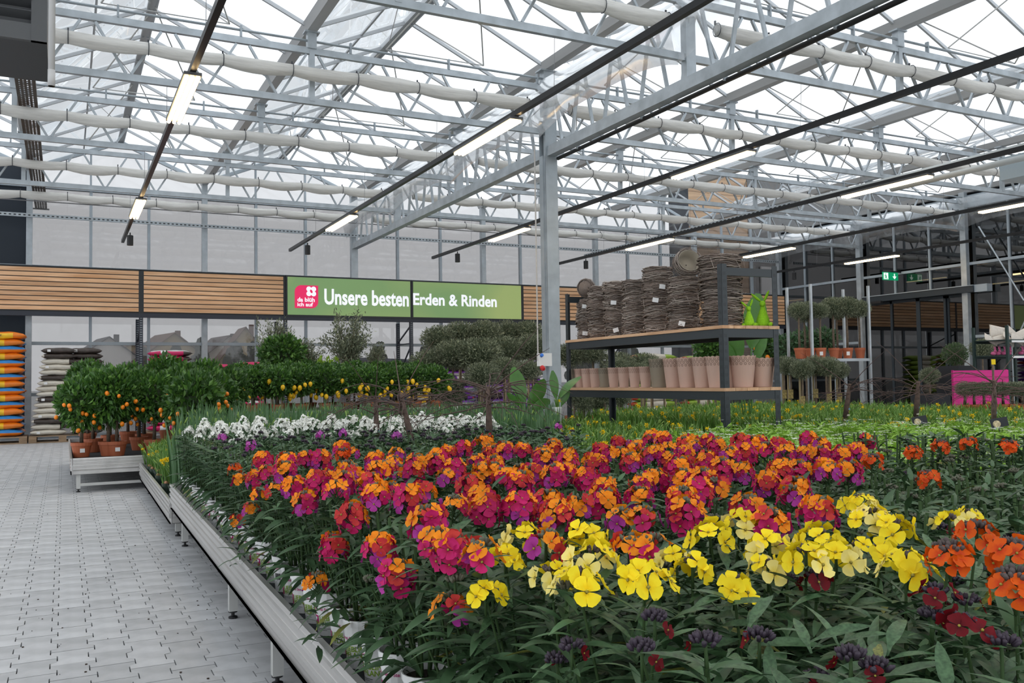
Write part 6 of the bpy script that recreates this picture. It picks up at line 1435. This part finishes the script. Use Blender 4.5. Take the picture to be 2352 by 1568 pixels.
# ---- big-leaved strelitzias
stl = M('strelitzia_leaf', (0.075, 0.20, 0.035), 0.35, var=0.15, scale=6, trans=0.25)
def bigleaf(seed, L, W, bend):
    n = 10; vs = []
    for i in range(n + 1):
        t = i / n; x = bend * L * t * t; z = L * t * (1 - 0.18 * bend * t); w_ = W * math.sin(PI * (t * 0.93 + 0.035)) ** 0.75
        for j in (-1, 0, 1): vs.append((x + abs(j) * w_ * 0.35 * (0.4 + bend), j * w_, z + abs(j) * w_ * 0.12))
    m = MB(); m.add(vs, [(i * 3 + j, (i + 1) * 3 + j, (i + 1) * 3 + j + 1, i * 3 + j + 1) for i in range(n) for j in range(2)]); return m.mesh('leaf', stl, smooth=True)
BL = [bigleaf(k, 1.0, w_, b_) for k, (w_, b_) in enumerate(((0.20, 0.25), (0.24, 0.6), (0.17, 0.1)))]
def strel(px, py, d, lv, lab, zb=0.0):
    c = onD(px, py, d); e = empty('strelitzia', (c.x, c.y, zb), math.atan2(c.y, c.x) - PI / 2, label=lab, cat='strelitzia', group='big leaved strelitzias')
    obj('pot', TPOT, e, mat=Matrix.Diagonal((0.11, 0.11, 0.11, 1)))
    for (lpx, lpy, L, rotp, v, yaw) in lv:
        q = onD(lpx, lpy, d); dx = (q - c).dot(Vector((math.cos(e.rotation_euler.z), math.sin(e.rotation_euler.z), 0))); zq = q.z - zb
        M4 = Matrix.Translation((dx, 0, zq)) @ Matrix.Rotation(rotp, 4, 'Y') @ Matrix.Rotation(yaw, 4, 'Z') @ Matrix.Scale(L, 4); obj('leaf', BL[v], e, mat=M4)
        obj('stalk', MB().tube([(0, 0, 0.14), (dx * 0.4, 0, (zq + 0.14) * 0.5), (dx, 0, zq + 0.02)], [0.012, 0.010, 0.008], 6).mesh('stalk', stl, smooth=True), e)
strel(1212, 925, 9.4, [(1205, 925, 0.42, -0.35, 0, 1.4), (1212, 930, 0.36, 0.85, 1, 1.9), (1203, 935, 0.24, -0.9, 2, 1.2), (1222, 938, 0.24, 1.2, 1, 1.6)], 'broad leaved strelitzia left of the main column', 0.3)
strel(1283, 925, 9.2, [(1277, 915, 0.30, -0.15, 2, 1.2), (1283, 915, 0.32, 0.30, 1, 0.6), (1290, 930, 0.22, 0.4, 0, 1.7)], 'broad leaved strelitzia between the column and the black shelf', 0.3)
strel(1715, 900, 9.8, [(1702, 825, 0.46, -0.28, 0, 1.3), (1726, 800, 0.66, 0.12, 0, 1.5), (1735, 830, 0.34, 0.35, 2, 1.5), (1690, 830, 0.25, -0.5, 2, 1.4)], 'tall strelitzia whose leaf stands behind the green rabbits', 0.0)
# little daffodil in a white pot beside the column
p = onD(1279, 905, 8.6); e = empty('potted_daffodil', (p.x, p.y, 0.62), label='tiny daffodil in a white pot standing raised by the column', cat='daffodil'); obj('pot', potmesh(0.05, 0.038, 0.22, 0.02, 16), e); obj('leaves', DVM['short'][0], e, mat=Matrix.Translation((0, 0, 0.2)) @ Matrix.Scale(0.5, 4)); obj('flower', DFM, e, (0.01, -0.03, 0.27)); obj('stand', MB().b2((-0.06, -0.06, -0.62), (0.06, 0.06, 0)).mesh('stand', terra), e)
# ================================================================ BAGS ON PALLETS
palw = MWOOD('pallet_wood', (0.20, 0.13, 0.075), (0.34, 0.23, 0.14), (1, 1, 4), 3)
def pallet(x, y, lab, wx=1.2, wy=0.8):
    e = empty('pallet', (x, y, 0), label=lab, cat='pallet', group='wooden pallets by the back wall')
    for k in range(5): obj('top_plank', MB().b2((-wx / 2, -wy / 2 + wy * k / 5, 0.122), (wx / 2, -wy / 2 + wy * (k + 0.75) / 5, 0.144)).mesh('top_plank', palw), e)
    for bx in (-wx / 2 + 0.07, 0, wx / 2 - 0.07):
        for by in (-wy / 2 + 0.05, 0, wy / 2 - 0.05): obj('block', MB().b2((bx - 0.07, by - 0.05, 0.022), (bx + 0.07, by + 0.05, 0.122)).mesh('block', palw), e)
    for by in (-wy / 2 + 0.05, 0, wy / 2 - 0.05): obj('skid', MB().b2((-wx / 2, by - 0.05, 0), (wx / 2, by + 0.05, 0.022)).mesh('skid', palw), e)
    return e
def bagmesh(mats, pick, seed):
    """pillow 1 x 0.6 x 0.22, print chosen by pick(x, y, z)"""
    rr = random.Random(seed); nx_, ny_ = 14, 9; mb = MB(); top = []; ph = [rr.uniform(0, 6) for _ in range(4)]
    def pt(i, j, sg):
        u = i / nx_ * 2 - 1; v = j / ny_ * 2 - 1; e = max(0, (1 - abs(u) ** 3.2)) ** 0.5 * max(0, (1 - abs(v) ** 3.2)) ** 0.5
        wr = 0.012 * math.sin(6 * u + ph[0] + 3 * v) * e + 0.010 * math.sin(9 * v + ph[1]) * e
        return (u * 0.5 * (1 + 0.02 * math.sin(5 * v + ph[2])), v * 0.3, 0.11 + sg * 0.105 * e * (1.0 if sg > 0 else 0.95) + wr)
    idx = {}
    for sg in (1, -1):
        for i in range(nx_ + 1):
            for j in range(ny_ + 1):
                b = i in (0, nx_) or j in (0, ny_)
                if b and sg < 0: idx[(i, j, sg)] = idx[(i, j, 1)]; continue
                idx[(i, j, sg)] = len(mb.v); mb.v.append(pt(i, j, sg))
    for sg in (1, -1):
        for i in range(nx_):
            for j in range(ny_):
                q = (idx[(i, j, sg)], idx[(i + 1, j, sg)], idx[(i + 1, j + 1, sg)], idx[(i, j + 1, sg)]); c = [sum(mb.v[k][a] for k in q) / 4 for a in range(3)]
                mb.f.append(q if sg > 0 else q[::-1]); mb.m.append(pick(c[0], c[1], c[2]))
    return mb.mesh('film_bag', mats, smooth=True)
def film_m(n, c, v=0.08): return M(n, c, 0.38, var=v, scale=9, bump=0.25)
bo_, by_, bb_, bw_, bk_, bm2, bp_, bg_, br_ = film_m('bag_orange', (0.80, 0.20, 0.01)), film_m('bag_yellow', (0.85, 0.50, 0.015)), film_m('bag_blue', (0.02, 0.22, 0.58)), film_m('bag_cream', (0.62, 0.58, 0.50)), film_m('bag_dark_brown', (0.055, 0.042, 0.036), 0.4), film_m('bag_magenta', (0.55, 0.012, 0.11)), film_m('bag_purple', (0.20, 0.035, 0.42)), film_m('bag_green', (0.28, 0.42, 0.05)), film_m('bag_red', (0.55, 0.06, 0.03))
bwh = film_m('bag_white', (0.72, 0.72, 0.72))
BAGS = {
 'orange': [bagmesh([bo_, by_, bb_], lambda x, y, z: 1 if x < 0.22 and abs(z - 0.11) < 0.06 and x > -0.45 else 0, 1), bagmesh([bo_, by_, bb_], lambda x, y, z: 1 if x < 0.1 else 0, 2)],
 'blue': [bagmesh([bo_, by_, bb_], lambda x, y, z: 2 if z > 0.10 else 0, 3), bagmesh([bo_, by_, bb_], lambda x, y, z: 2 if z > 0.09 - 0.1 * x else 0, 4)],
 'cream': [bagmesh([bw_, bk_], lambda x, y, z: 0, 5), bagmesh([bw_, bk_], lambda x, y, z: 1 if x > 0.30 else 0, 6)],
 'brown': [bagmesh([bw_, bk_], lambda x, y, z: 0 if x < -0.42 else 1, 7), bagmesh([bw_, bk_, bg_], lambda x, y, z: 1, 8)],
 'magenta': [bagmesh([bm2, bwh, bk_], lambda x, y, z: 1 if abs(x + 0.1) < 0.12 else (2 if x > 0.32 else 0), 9), bagmesh([bm2, bwh, bk_], lambda x, y, z: 1 if z > 0.15 else (2 if x < -0.3 else 0), 10), bagmesh([bm2, bwh, bk_], lambda x, y, z: 2 if abs(x) < 0.2 and z < 0.12 else (1 if x > 0.35 else 0), 11)],
 'purple': [bagmesh([bp_, bwh, bk_, br_], lambda x, y, z: 1 if z < 0.10 else 0, 12), bagmesh([bp_, bwh, bk_, br_], lambda x, y, z: 2 if abs(x) < 0.3 else (3 if x > 0.4 else 0), 13), bagmesh([bp_, bwh, bk_], lambda x, y, z: 1 if x > 0 else 0, 14)],
 'yellow': [bagmesh([by_, bwh], lambda x, y, z: 1 if z < 0.08 else 0, 15)],
 'green': [bagmesh([bg_, bw_, br_], lambda x, y, z: 1 if abs(x) < 0.22 else (2 if x < -0.4 else 0), 16)]}
GR = textmesh('GRANULAT', 0.075, bold=0.002)
for v in GR.vertices: v.co = Vector((v.co.x, -0.302, v.co.y))
GR.materials.clear(); GR.materials.append(inkk)
stick = MB().box((0, -0.303, 0.11), (0.09, 0.002, 0.085)).mesh('barcode_label', bwh)
def bagstack(x, y, z0, seq, L, T, lab, grp, jx=0.015, rz=0.0, lean=0.0, deep=1, W=0.42):
    for k, kd in enumerate(seq):
        e = empty('soil_bag', (x + U(-jx, jx) + lean * k, y + U(-jx, jx), z0 + k * T), rz + U(-0.05, 0.05) + (PI if k % 2 and kd in ('magenta', 'purple') else 0), label=lab % ('bottom' if k == 0 else ('top' if k == len(seq) - 1 else nums[k] + ' from below')), cat='soil bag', group=grp)
        ms = BAGS[kd]; f_ = obj('film_bag', ms[k % len(ms)], e, mat=Matrix.Diagonal((L, W / 0.6, T / 0.195, 1)))
        if kd == 'orange': obj('print', GR, f_, (-0.42, 0, 0.085))
        if kd in ('cream', 'brown') and k % 3 == 0: obj('barcode_label', stick, f_, (-0.28, 0, 0))
YP = 20.0
xo = onY(57, 900, YP).x
pallet(xo - 0.55, YP + 0.28, 'pallet under the orange and blue bags at the left edge')
zto = onY(30, 764, YP).z; no = 15; To = (zto - 0.145) / no
bagstack(xo - 0.40, YP + 0.10, 0.145, ['blue', 'orange'] * 7 + ['orange'], 0.80, To, 'orange, yellow and blue granulate bag, %s in the leftmost stack', 'granulate bags at the left edge')
bagstack(xo - 0.40, YP + 0.55, 0.145, ['orange', 'blue'] * 7 + ['orange'], 0.80, To, 'granulate bag in the hidden back column of the leftmost stack, %s', 'granulate bags at the left edge')
xw = onY(66, 985, YP).x; ztw = onY(115, 800, YP).z; nw = 16; Tw = (ztw - 0.145) / nw
pallet(xw + 0.60, YP + 0.28, 'pallet under the cream bark bags')
bagstack(xw + 0.36, YP + 0.08, 0.145, ['cream', 'cream', 'brown', 'cream', 'cream', 'cream', 'brown', 'cream', 'cream', 'cream', 'brown', 'cream', 'cream', 'cream', 'brown', 'brown'], 0.66, Tw, 'cream or brown bark bag, %s in the left column of the cream stack', 'bark bags on the second pallet', lean=0.012)
bagstack(xw + 1.02, YP + 0.10, 0.145, ['brown', 'cream', 'cream', 'brown', 'brown', 'cream', 'cream', 'brown', 'brown', 'cream', 'cream', 'brown', 'cream', 'brown', 'brown', 'brown'], 0.62, Tw, 'brown or cream bark bag, %s in the right column of the cream stack', 'bark bags on the second pallet')
def stackpx(pxl, pxr, pyt, n, kd, lab, grp, y=YP, sub=1):
    a = onY(pxl, pyt, y); b = onY(pxr, pyt, y); w_ = (b.x - a.x); T = (a.z - 0.145) / n
    pallet((a.x + b.x) / 2, y + 0.3, 'pallet under the ' + grp, wx=max(0.8, w_))
    for s in range(sub): bagstack(a.x + w_ * (s + 0.5) / sub, y + 0.05, 0.145, [kd] * n, w_ / sub, T, lab + (', %s' if sub == 1 else ', ' + ('left', 'middle', 'right')[s] + ' column, %s'), grp)
stackpx(338, 440, 806, 14, 'magenta', 'magenta soil bag in the tall stack behind the kumquats', 'magenta bags behind the kumquats')
stackpx(468, 536, 838, 12, 'magenta', 'magenta soil bag in the stack left of the pair', 'magenta bags of the left stack')
stackpx(540, 612, 833, 12, 'magenta', 'magenta soil bag in the stack next to the lemon trees', 'magenta bags beside the lemons')
stackpx(940, 1000, 838, 11, 'yellow', 'yellow soil bag in the stack right of the lemon trees', 'yellow bags right of the lemons')
stackpx(1005, 1085, 830, 12, 'purple', 'purple soil bag in the left stack behind the olive trunks', 'purple bags, left stack')
stackpx(1090, 1165, 826, 12, 'purple', 'purple soil bag in the middle stack behind the olive trunks', 'purple bags, middle stack')
stackpx(1170, 1245, 826, 12, 'purple', 'purple soil bag in the right stack behind the olive trunks', 'purple bags, right stack')
stackpx(1448, 1550, 814, 10, 'green', 'green and beige bag in the stack seen between the shelves', 'green bags behind the shelf')
stackpx(1565, 1650, 818, 10, 'green', 'green and beige bag in the right stack behind the shelf', 'green bags behind the shelf, right')
# ================================================================ RIGHT SIDE: PLANT TROLLEYS
def trolley(p, rz, lab, shelves, hgt=1.95, wx=1.32, wy=0.58, mat=galv):
    e = empty('plant_trolley', (p.x, p.y, 0), rz, label=lab, cat='plant trolley')
    for sx in (-1, 1):
        for sy in (-1, 1):
            u = MB().b2((sx * wx / 2 - 0.018, sy * wy / 2 - 0.018, 0.12), (sx * wx / 2 + 0.018, sy * wy / 2 + 0.018, hgt)); obj('post', u.mesh('post', mat), e)
            w_ = MB(); w_.lathe([(0.06, -0.02), (0.06, 0.02)], 10, cap=(True, True)); w_.v = [tuple(Matrix.Rotation(PI / 2, 3, 'X') @ Vector(v)) for v in w_.v]; obj('wheel', w_.mesh('wheel', blackp), e, (sx * wx / 2, sy * wy / 2, 0.06))
    for z in shelves:
        s = MB(); s.b2((-wx / 2, -wy / 2, z - 0.012), (wx / 2, wy / 2, z)); s.b2((-wx / 2, -wy / 2 - 0.01, z - 0.045), (wx / 2, -wy / 2 + 0.01, z)); s.b2((-wx / 2, wy / 2 - 0.01, z - 0.045), (wx / 2, wy / 2 + 0.01, z)); obj('shelf', s.mesh('shelf', mat), e)
    return e
td = 14.6; tc_ = onD(1906, 860, td); zsh = onD(1906, 824, td).z; tph = onD(1941, 657, td).z
tang = -0.10
tr1 = trolley(tc_, tang, 'galvanised plant trolley loaded with olive trees, right of the black shelf', (0.28, zsh), hgt=tph, wx=1.18)
def on_tr(px, dy, z):
    u_ = Vector((math.cos(tang), math.sin(tang), 0)); v_ = Vector((-math.sin(tang), math.cos(tang), 0)); best = None
    for k in range(-70, 71):
        p = Vector((tc_.x, tc_.y, 0)) + u_ * (k * 0.01) + v_ * dy; q = proj((p.x, p.y, z))
        if best is None or abs(q[0] - px) < best[0]: best = (abs(q[0] - px), p)
    b = best[1]; return (b.x, b.y, z)
for k, (px, dy, pyc, r) in enumerate(((1835, -0.12, 716, 0.17), (1862, -0.02, 712, 0.18), (1886, -0.14, 716, 0.16), (1916, -0.08, 706, 0.21), (1948, -0.12, 704, 0.22), (1976, -0.12, 708, 0.19), (1850, 0.14, 722, 0.17), (1925, 0.16, 712, 0.17))):
    b = on_tr(px, dy, zsh + 0.002); zc = onD(px, pyc, td).z
    tree('olive_tree', b, zc, r, OLB[k % 3], 'small olive tree on the trolley shelf, %s' % (nums[k] + ' from the left in front' if k < 6 else ('left one at the back', 'right one at the back')[k - 6]), 'olive tree', 'olive trees on the trolley', potr=0.088, poth=2.0, ptag=k in (2, 4), rzf=0.95)
tagy = M('picture_tag', (0.30, 0.23, 0.08), 0.6, var=0.5, scale=40)
for k, (px, py, d, r) in enumerate(((1815, 842, 13.6, 0.17), (1842, 848, 13.3, 0.18), (1872, 840, 13.5, 0.19), (1903, 842, 13.3, 0.18), (1927, 850, 13.6, 0.16), (1800, 838, 14.2, 0.17))):
    p = onD(px, py, d); e = tree('olive_tree', (p.x, p.y, 0), p.z, r, OLB[k % 3], 'olive tree standing on the floor before the trolley, %s' % nums[k], 'olive tree', 'olive trees before the trolley', potr=0.09, stake=True)
    obj('picture_tag', MB().box((0, 0, 0), (0.006, 0.07, 0.14)).mesh('picture_tag', tagy), e, mat=Matrix.Rotation(math.atan2(-p.y, -p.x) - e.rotation_euler.z, 4, 'Z') @ Matrix.Translation((0.05, 0, p.z - 0.42 - 0.05 * (k % 2))))
# trunk rows of olive standards behind the shelf
for k, px in enumerate(range(1420, 1660, 26)):
    p = onY(px, 850 + (k % 3) * 6, 15.2 + (k % 2) * 0.5); tree('olive_tree', (p.x, 15.2 + (k % 2) * 0.5, 0), p.z + 0.06, 0.24, OLB[k % 3], 'olive standard in the row seen through the lower shelf, %s from the left' % nums[k], 'olive tree', 'olive row seen through the shelf', potr=0.10, stake=True)
# leafy plants at the back of the trolley
lgr = M('laurel_leaf', (0.06, 0.13, 0.055), 0.4, rnd=0.1, trans=0.15); LAU = leafcloud(720, 500, 1.0, 0.8, 0.36, 0.09, 0.4, 0.3, mats=1).mesh('crown', lgr)
for k, (px, py, d, r) in enumerate(((1808, 795, 15.6, 0.26), (1850, 785, 15.8, 0.26), (1895, 780, 15.8, 0.24))):
    p = onD(px, py, d); tree('laurel_bush', (p.x, p.y, 0), p.z, r, LAU, 'dark laurel bush behind the olive pots on the trolley, %s' % nums[k], 'bush', 'laurel bushes', potr=0.12, core=True)
# second trolley with cushions
c2d = 13.4; q2 = onD(2325, 860, c2d); gtr = M('trolley_dark_green', (0.010, 0.030, 0.026), 0.5)
s1, s2, s3 = onD(2325, 781, c2d).z, onD(2325, 816, c2d).z, onD(2325, 878, c2d).z
tr2 = trolley(q2, -0.10, 'display trolley with bagged cushions at the right edge', (s3 - 0.1, s2, s1), hgt=onD(2325, 750, c2d).z, wx=0.86, mat=gtr)
for z in (s1, s2): obj('price_strip', MB().b2((-0.36, -0.31, z - 0.045), (0.30, -0.302, z - 0.015)).mesh('price_strip', whitep), tr2)
cush = M('cushion_cream', (0.66, 0.60, 0.53), 0.7, var=0.08, scale=10); CUSH = bagmesh([cush], lambda x, y, z: 0, 31)
for k, (px, py, sz, t, tl) in enumerate(((2277, 771, 0.24, 1.0, 0.5), (2297, 770, 0.22, 1.2, -0.2), (2318, 772, 0.26, 0.9, 0.8), (2338, 770, 0.24, 1.1, 0.5), (2295, 752, 0.34, 1.35, 0.2), (2345, 757, 0.24, 1.2, -0.4), (2325, 750, 0.22, 1.2, 0.7))):
    p = onD(px, py, c2d + 0.05 + (0.15 if k > 3 else 0)); e = empty('cushion', (p.x, p.y, max(s1 + 0.02, p.z - 0.08)), label='cream cushion in clear wrap on the top trolley shelf, %s%s' % (nums[k % 4], ', back row' if k > 3 else ''), cat='cushion', group='wrapped cushions on the trolley'); e.rotation_euler = (t, tl, -0.3); obj('cover', CUSH, e, mat=Matrix.Translation((0, 0, -0.03)) @ Matrix.Diagonal((sz, sz, sz * 0.7, 1)))
for k, (px, py) in enumerate(((2325, 868), (2342, 866), (2352, 868))):
    p = onD(px, py, c2d); e = empty('cushion', (p.x, p.y, s3 - 0.08), 0.3, label='rolled cream bag on the lowest trolley shelf, %s' % nums[k], cat='cushion', group='rolled bags on the trolley'); obj('cover', CUSH, e, mat=Matrix.Rotation(1.2, 4, 'X') @ Matrix.Diagonal((0.16, 0.26, 0.3, 1)))
pinkf = M('pink_flock', (0.62, 0.14, 0.30), 0.9)
for k, px in enumerate((2282, 2292, 2305, 2317, 2345)):
    p = onD(px, 812, c2d - 0.1); e = empty('rabbit_ornament', (p.x, p.y, s2 + 0.001), -PI / 2, label='small pink rabbit ornament on the middle trolley shelf, %s from the left' % nums[k], cat='ornament', group='pink rabbit ornaments')
    obj('body', MB().ball((0, 0, 0.03), 0.035, 10, 7, sc=(1.2, 0.9, 0.85)).mesh('body', pinkf, smooth=True), e); obj('head', MB().ball((0.03, 0, 0.065), 0.022, 8, 6).mesh('head', pinkf, smooth=True), e)
    for sy in (-1, 1): obj('ear', MB().tube([(0.03, sy * 0.008, 0.08), (0.025, sy * 0.015, 0.11), (0.02, sy * 0.018, 0.14)], [0.005, 0.008, 0.003], 6).mesh('ear', pinkf), e)
# pink panel
pk = M('pink_panel', (0.62, 0.012, 0.22), 0.55); pa = onD(2188, 850, 12.2); pb_ = onD(2315, 850, 12.2); pzb = onD(2188, 930, 12.2).z
ep = empty('pink_panel', ((pa.x + pb_.x) / 2, (pa.y + pb_.y) / 2, 0), math.atan2(pb_.y - pa.y, pb_.x - pa.x), label='bright pink slatted panel standing in front of the trolley', cat='panel'); wpk = (pb_ - pa).length
nsl = 10; hsl = (pa.z - 0.2) / nsl
for k in range(nsl): obj('slat', MB().b2((-wpk / 2, -0.012, 0.2 + k * hsl), (wpk / 2, 0.012, 0.2 + (k + 1) * hsl - 0.006)).mesh('slat', pk), ep)
for sx in (-1, 1): obj('post', MB().b2((sx * wpk / 2 - 0.02 * (sx > 0) , 0.012, 0), (sx * wpk / 2 + 0.02 * (sx < 0), 0.04, pa.z)).mesh('post', pk), ep)
obj('backing', MB().b2((-wpk / 2, 0.0, 0.2), (wpk / 2, 0.008, pa.z - 0.006)).mesh('backing', pk), ep)
# planters with clipped balls
grp_ = M('planter_anthracite', (0.022, 0.024, 0.030), 0.6)
for k, (px, pyc, d, r, pyt, lab) in enumerate(((2193, 813, 14.4, 0.20, 840, 'clipped dark ball shrub on a tall anthracite planter by the door'), (2135, 862, 14.2, 0.16, 905, 'small shrub in a low anthracite planter left of the ball shrub'), (2256, 800, 15.2, 0.20, 850, 'loose shrub in a planter behind the cushion trolley'))):
    p = onD(px, pyc, d); zt_ = onD(px, pyt, d).z; e = empty('planter_shrub', (p.x, p.y, 0), label=lab, cat='potted shrub', group='shrubs in anthracite planters')
    m = MB(); m.add([(-0.19, -0.19, 0), (0.19, -0.19, 0), (0.19, 0.19, 0), (-0.19, 0.19, 0), (-0.21, -0.21, zt_), (0.21, -0.21, zt_), (0.21, 0.21, zt_), (-0.21, 0.21, zt_)], [(3, 2, 1, 0), (0, 1, 5, 4), (1, 2, 6, 5), (2, 3, 7, 6), (3, 0, 4, 7), (4, 5, 6, 7)]); obj('planter', m.mesh('planter', grp_), e)
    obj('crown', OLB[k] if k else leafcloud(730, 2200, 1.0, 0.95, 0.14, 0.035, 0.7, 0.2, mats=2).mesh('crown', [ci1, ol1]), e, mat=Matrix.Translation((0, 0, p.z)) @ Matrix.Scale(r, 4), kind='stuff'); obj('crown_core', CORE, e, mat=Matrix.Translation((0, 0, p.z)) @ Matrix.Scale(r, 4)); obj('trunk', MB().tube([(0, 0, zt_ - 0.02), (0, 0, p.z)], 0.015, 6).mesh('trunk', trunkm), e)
for k, px in enumerate(range(2215, 2360, 22)):
    p = onD(px, 893, 11.0); tree('olive_tree', (p.x, p.y, 0.62), p.z, 0.11, OLB[k % 3], 'very small olive tree in the low row before the pink panel, %s from the left' % nums[k], 'olive tree', 'small olive row before the pink panel', potr=0.06, core=True)
pt0, pt1 = onD(2205, 905, 11.0), onD(2365, 905, 11.0)
tb = empty('display_table', ((pt0.x + pt1.x) / 2, (pt0.y + pt1.y) / 2, 0), math.atan2(pt1.y - pt0.y, pt1.x - pt0.x), label='narrow table carrying the row of very small olive trees', cat='table'); wt_ = (pt1 - pt0).length
obj('table_top', MB().b2((-wt_ / 2, -0.15, 0.58), (wt_ / 2, 0.15, 0.618)).mesh('table_top', terra), tb)
for sx in (-1, 1):
    for sy in (-1, 1): obj('leg', MB().b2((sx * (wt_ / 2 - 0.04) - 0.02, sy * 0.12 - 0.02, 0), (sx * (wt_ / 2 - 0.04) + 0.02, sy * 0.12 + 0.02, 0.58)).mesh('leg', legm), tb)
ys_ = onD(2280, 830, 11.8); e = empty('yellow_marker', (ys_.x, ys_.y, 0), label='yellow price marker on a stake above the pink panel', cat='price marker'); obj('stake', MB().b2((-0.012, -0.008, 0), (0.012, 0.008, ys_.z)).mesh('stake', trunkm), e); obj('card', MB().b2((-0.04, -0.014, ys_.z - 0.04), (0.04, -0.008, ys_.z + 0.03)).mesh('card', M('card_yellow', (0.85, 0.60, 0.0), 0.6)), e)
# low olive crowns seen under the shelf
for k, (px, py) in enumerate(((1318, 905), (1352, 908), (1388, 905), (1425, 912), (1340, 925), (1375, 925))):
    p = onD(px, py, 11.6 + (k % 2) * 0.5); tree('olive_tree', (p.x, p.y, 0), p.z, 0.15, OLB[k % 3], 'low olive bush seen under the left half of the shelf, %s' % nums[k], 'olive tree', 'low olive bushes under the shelf', potr=0.09)
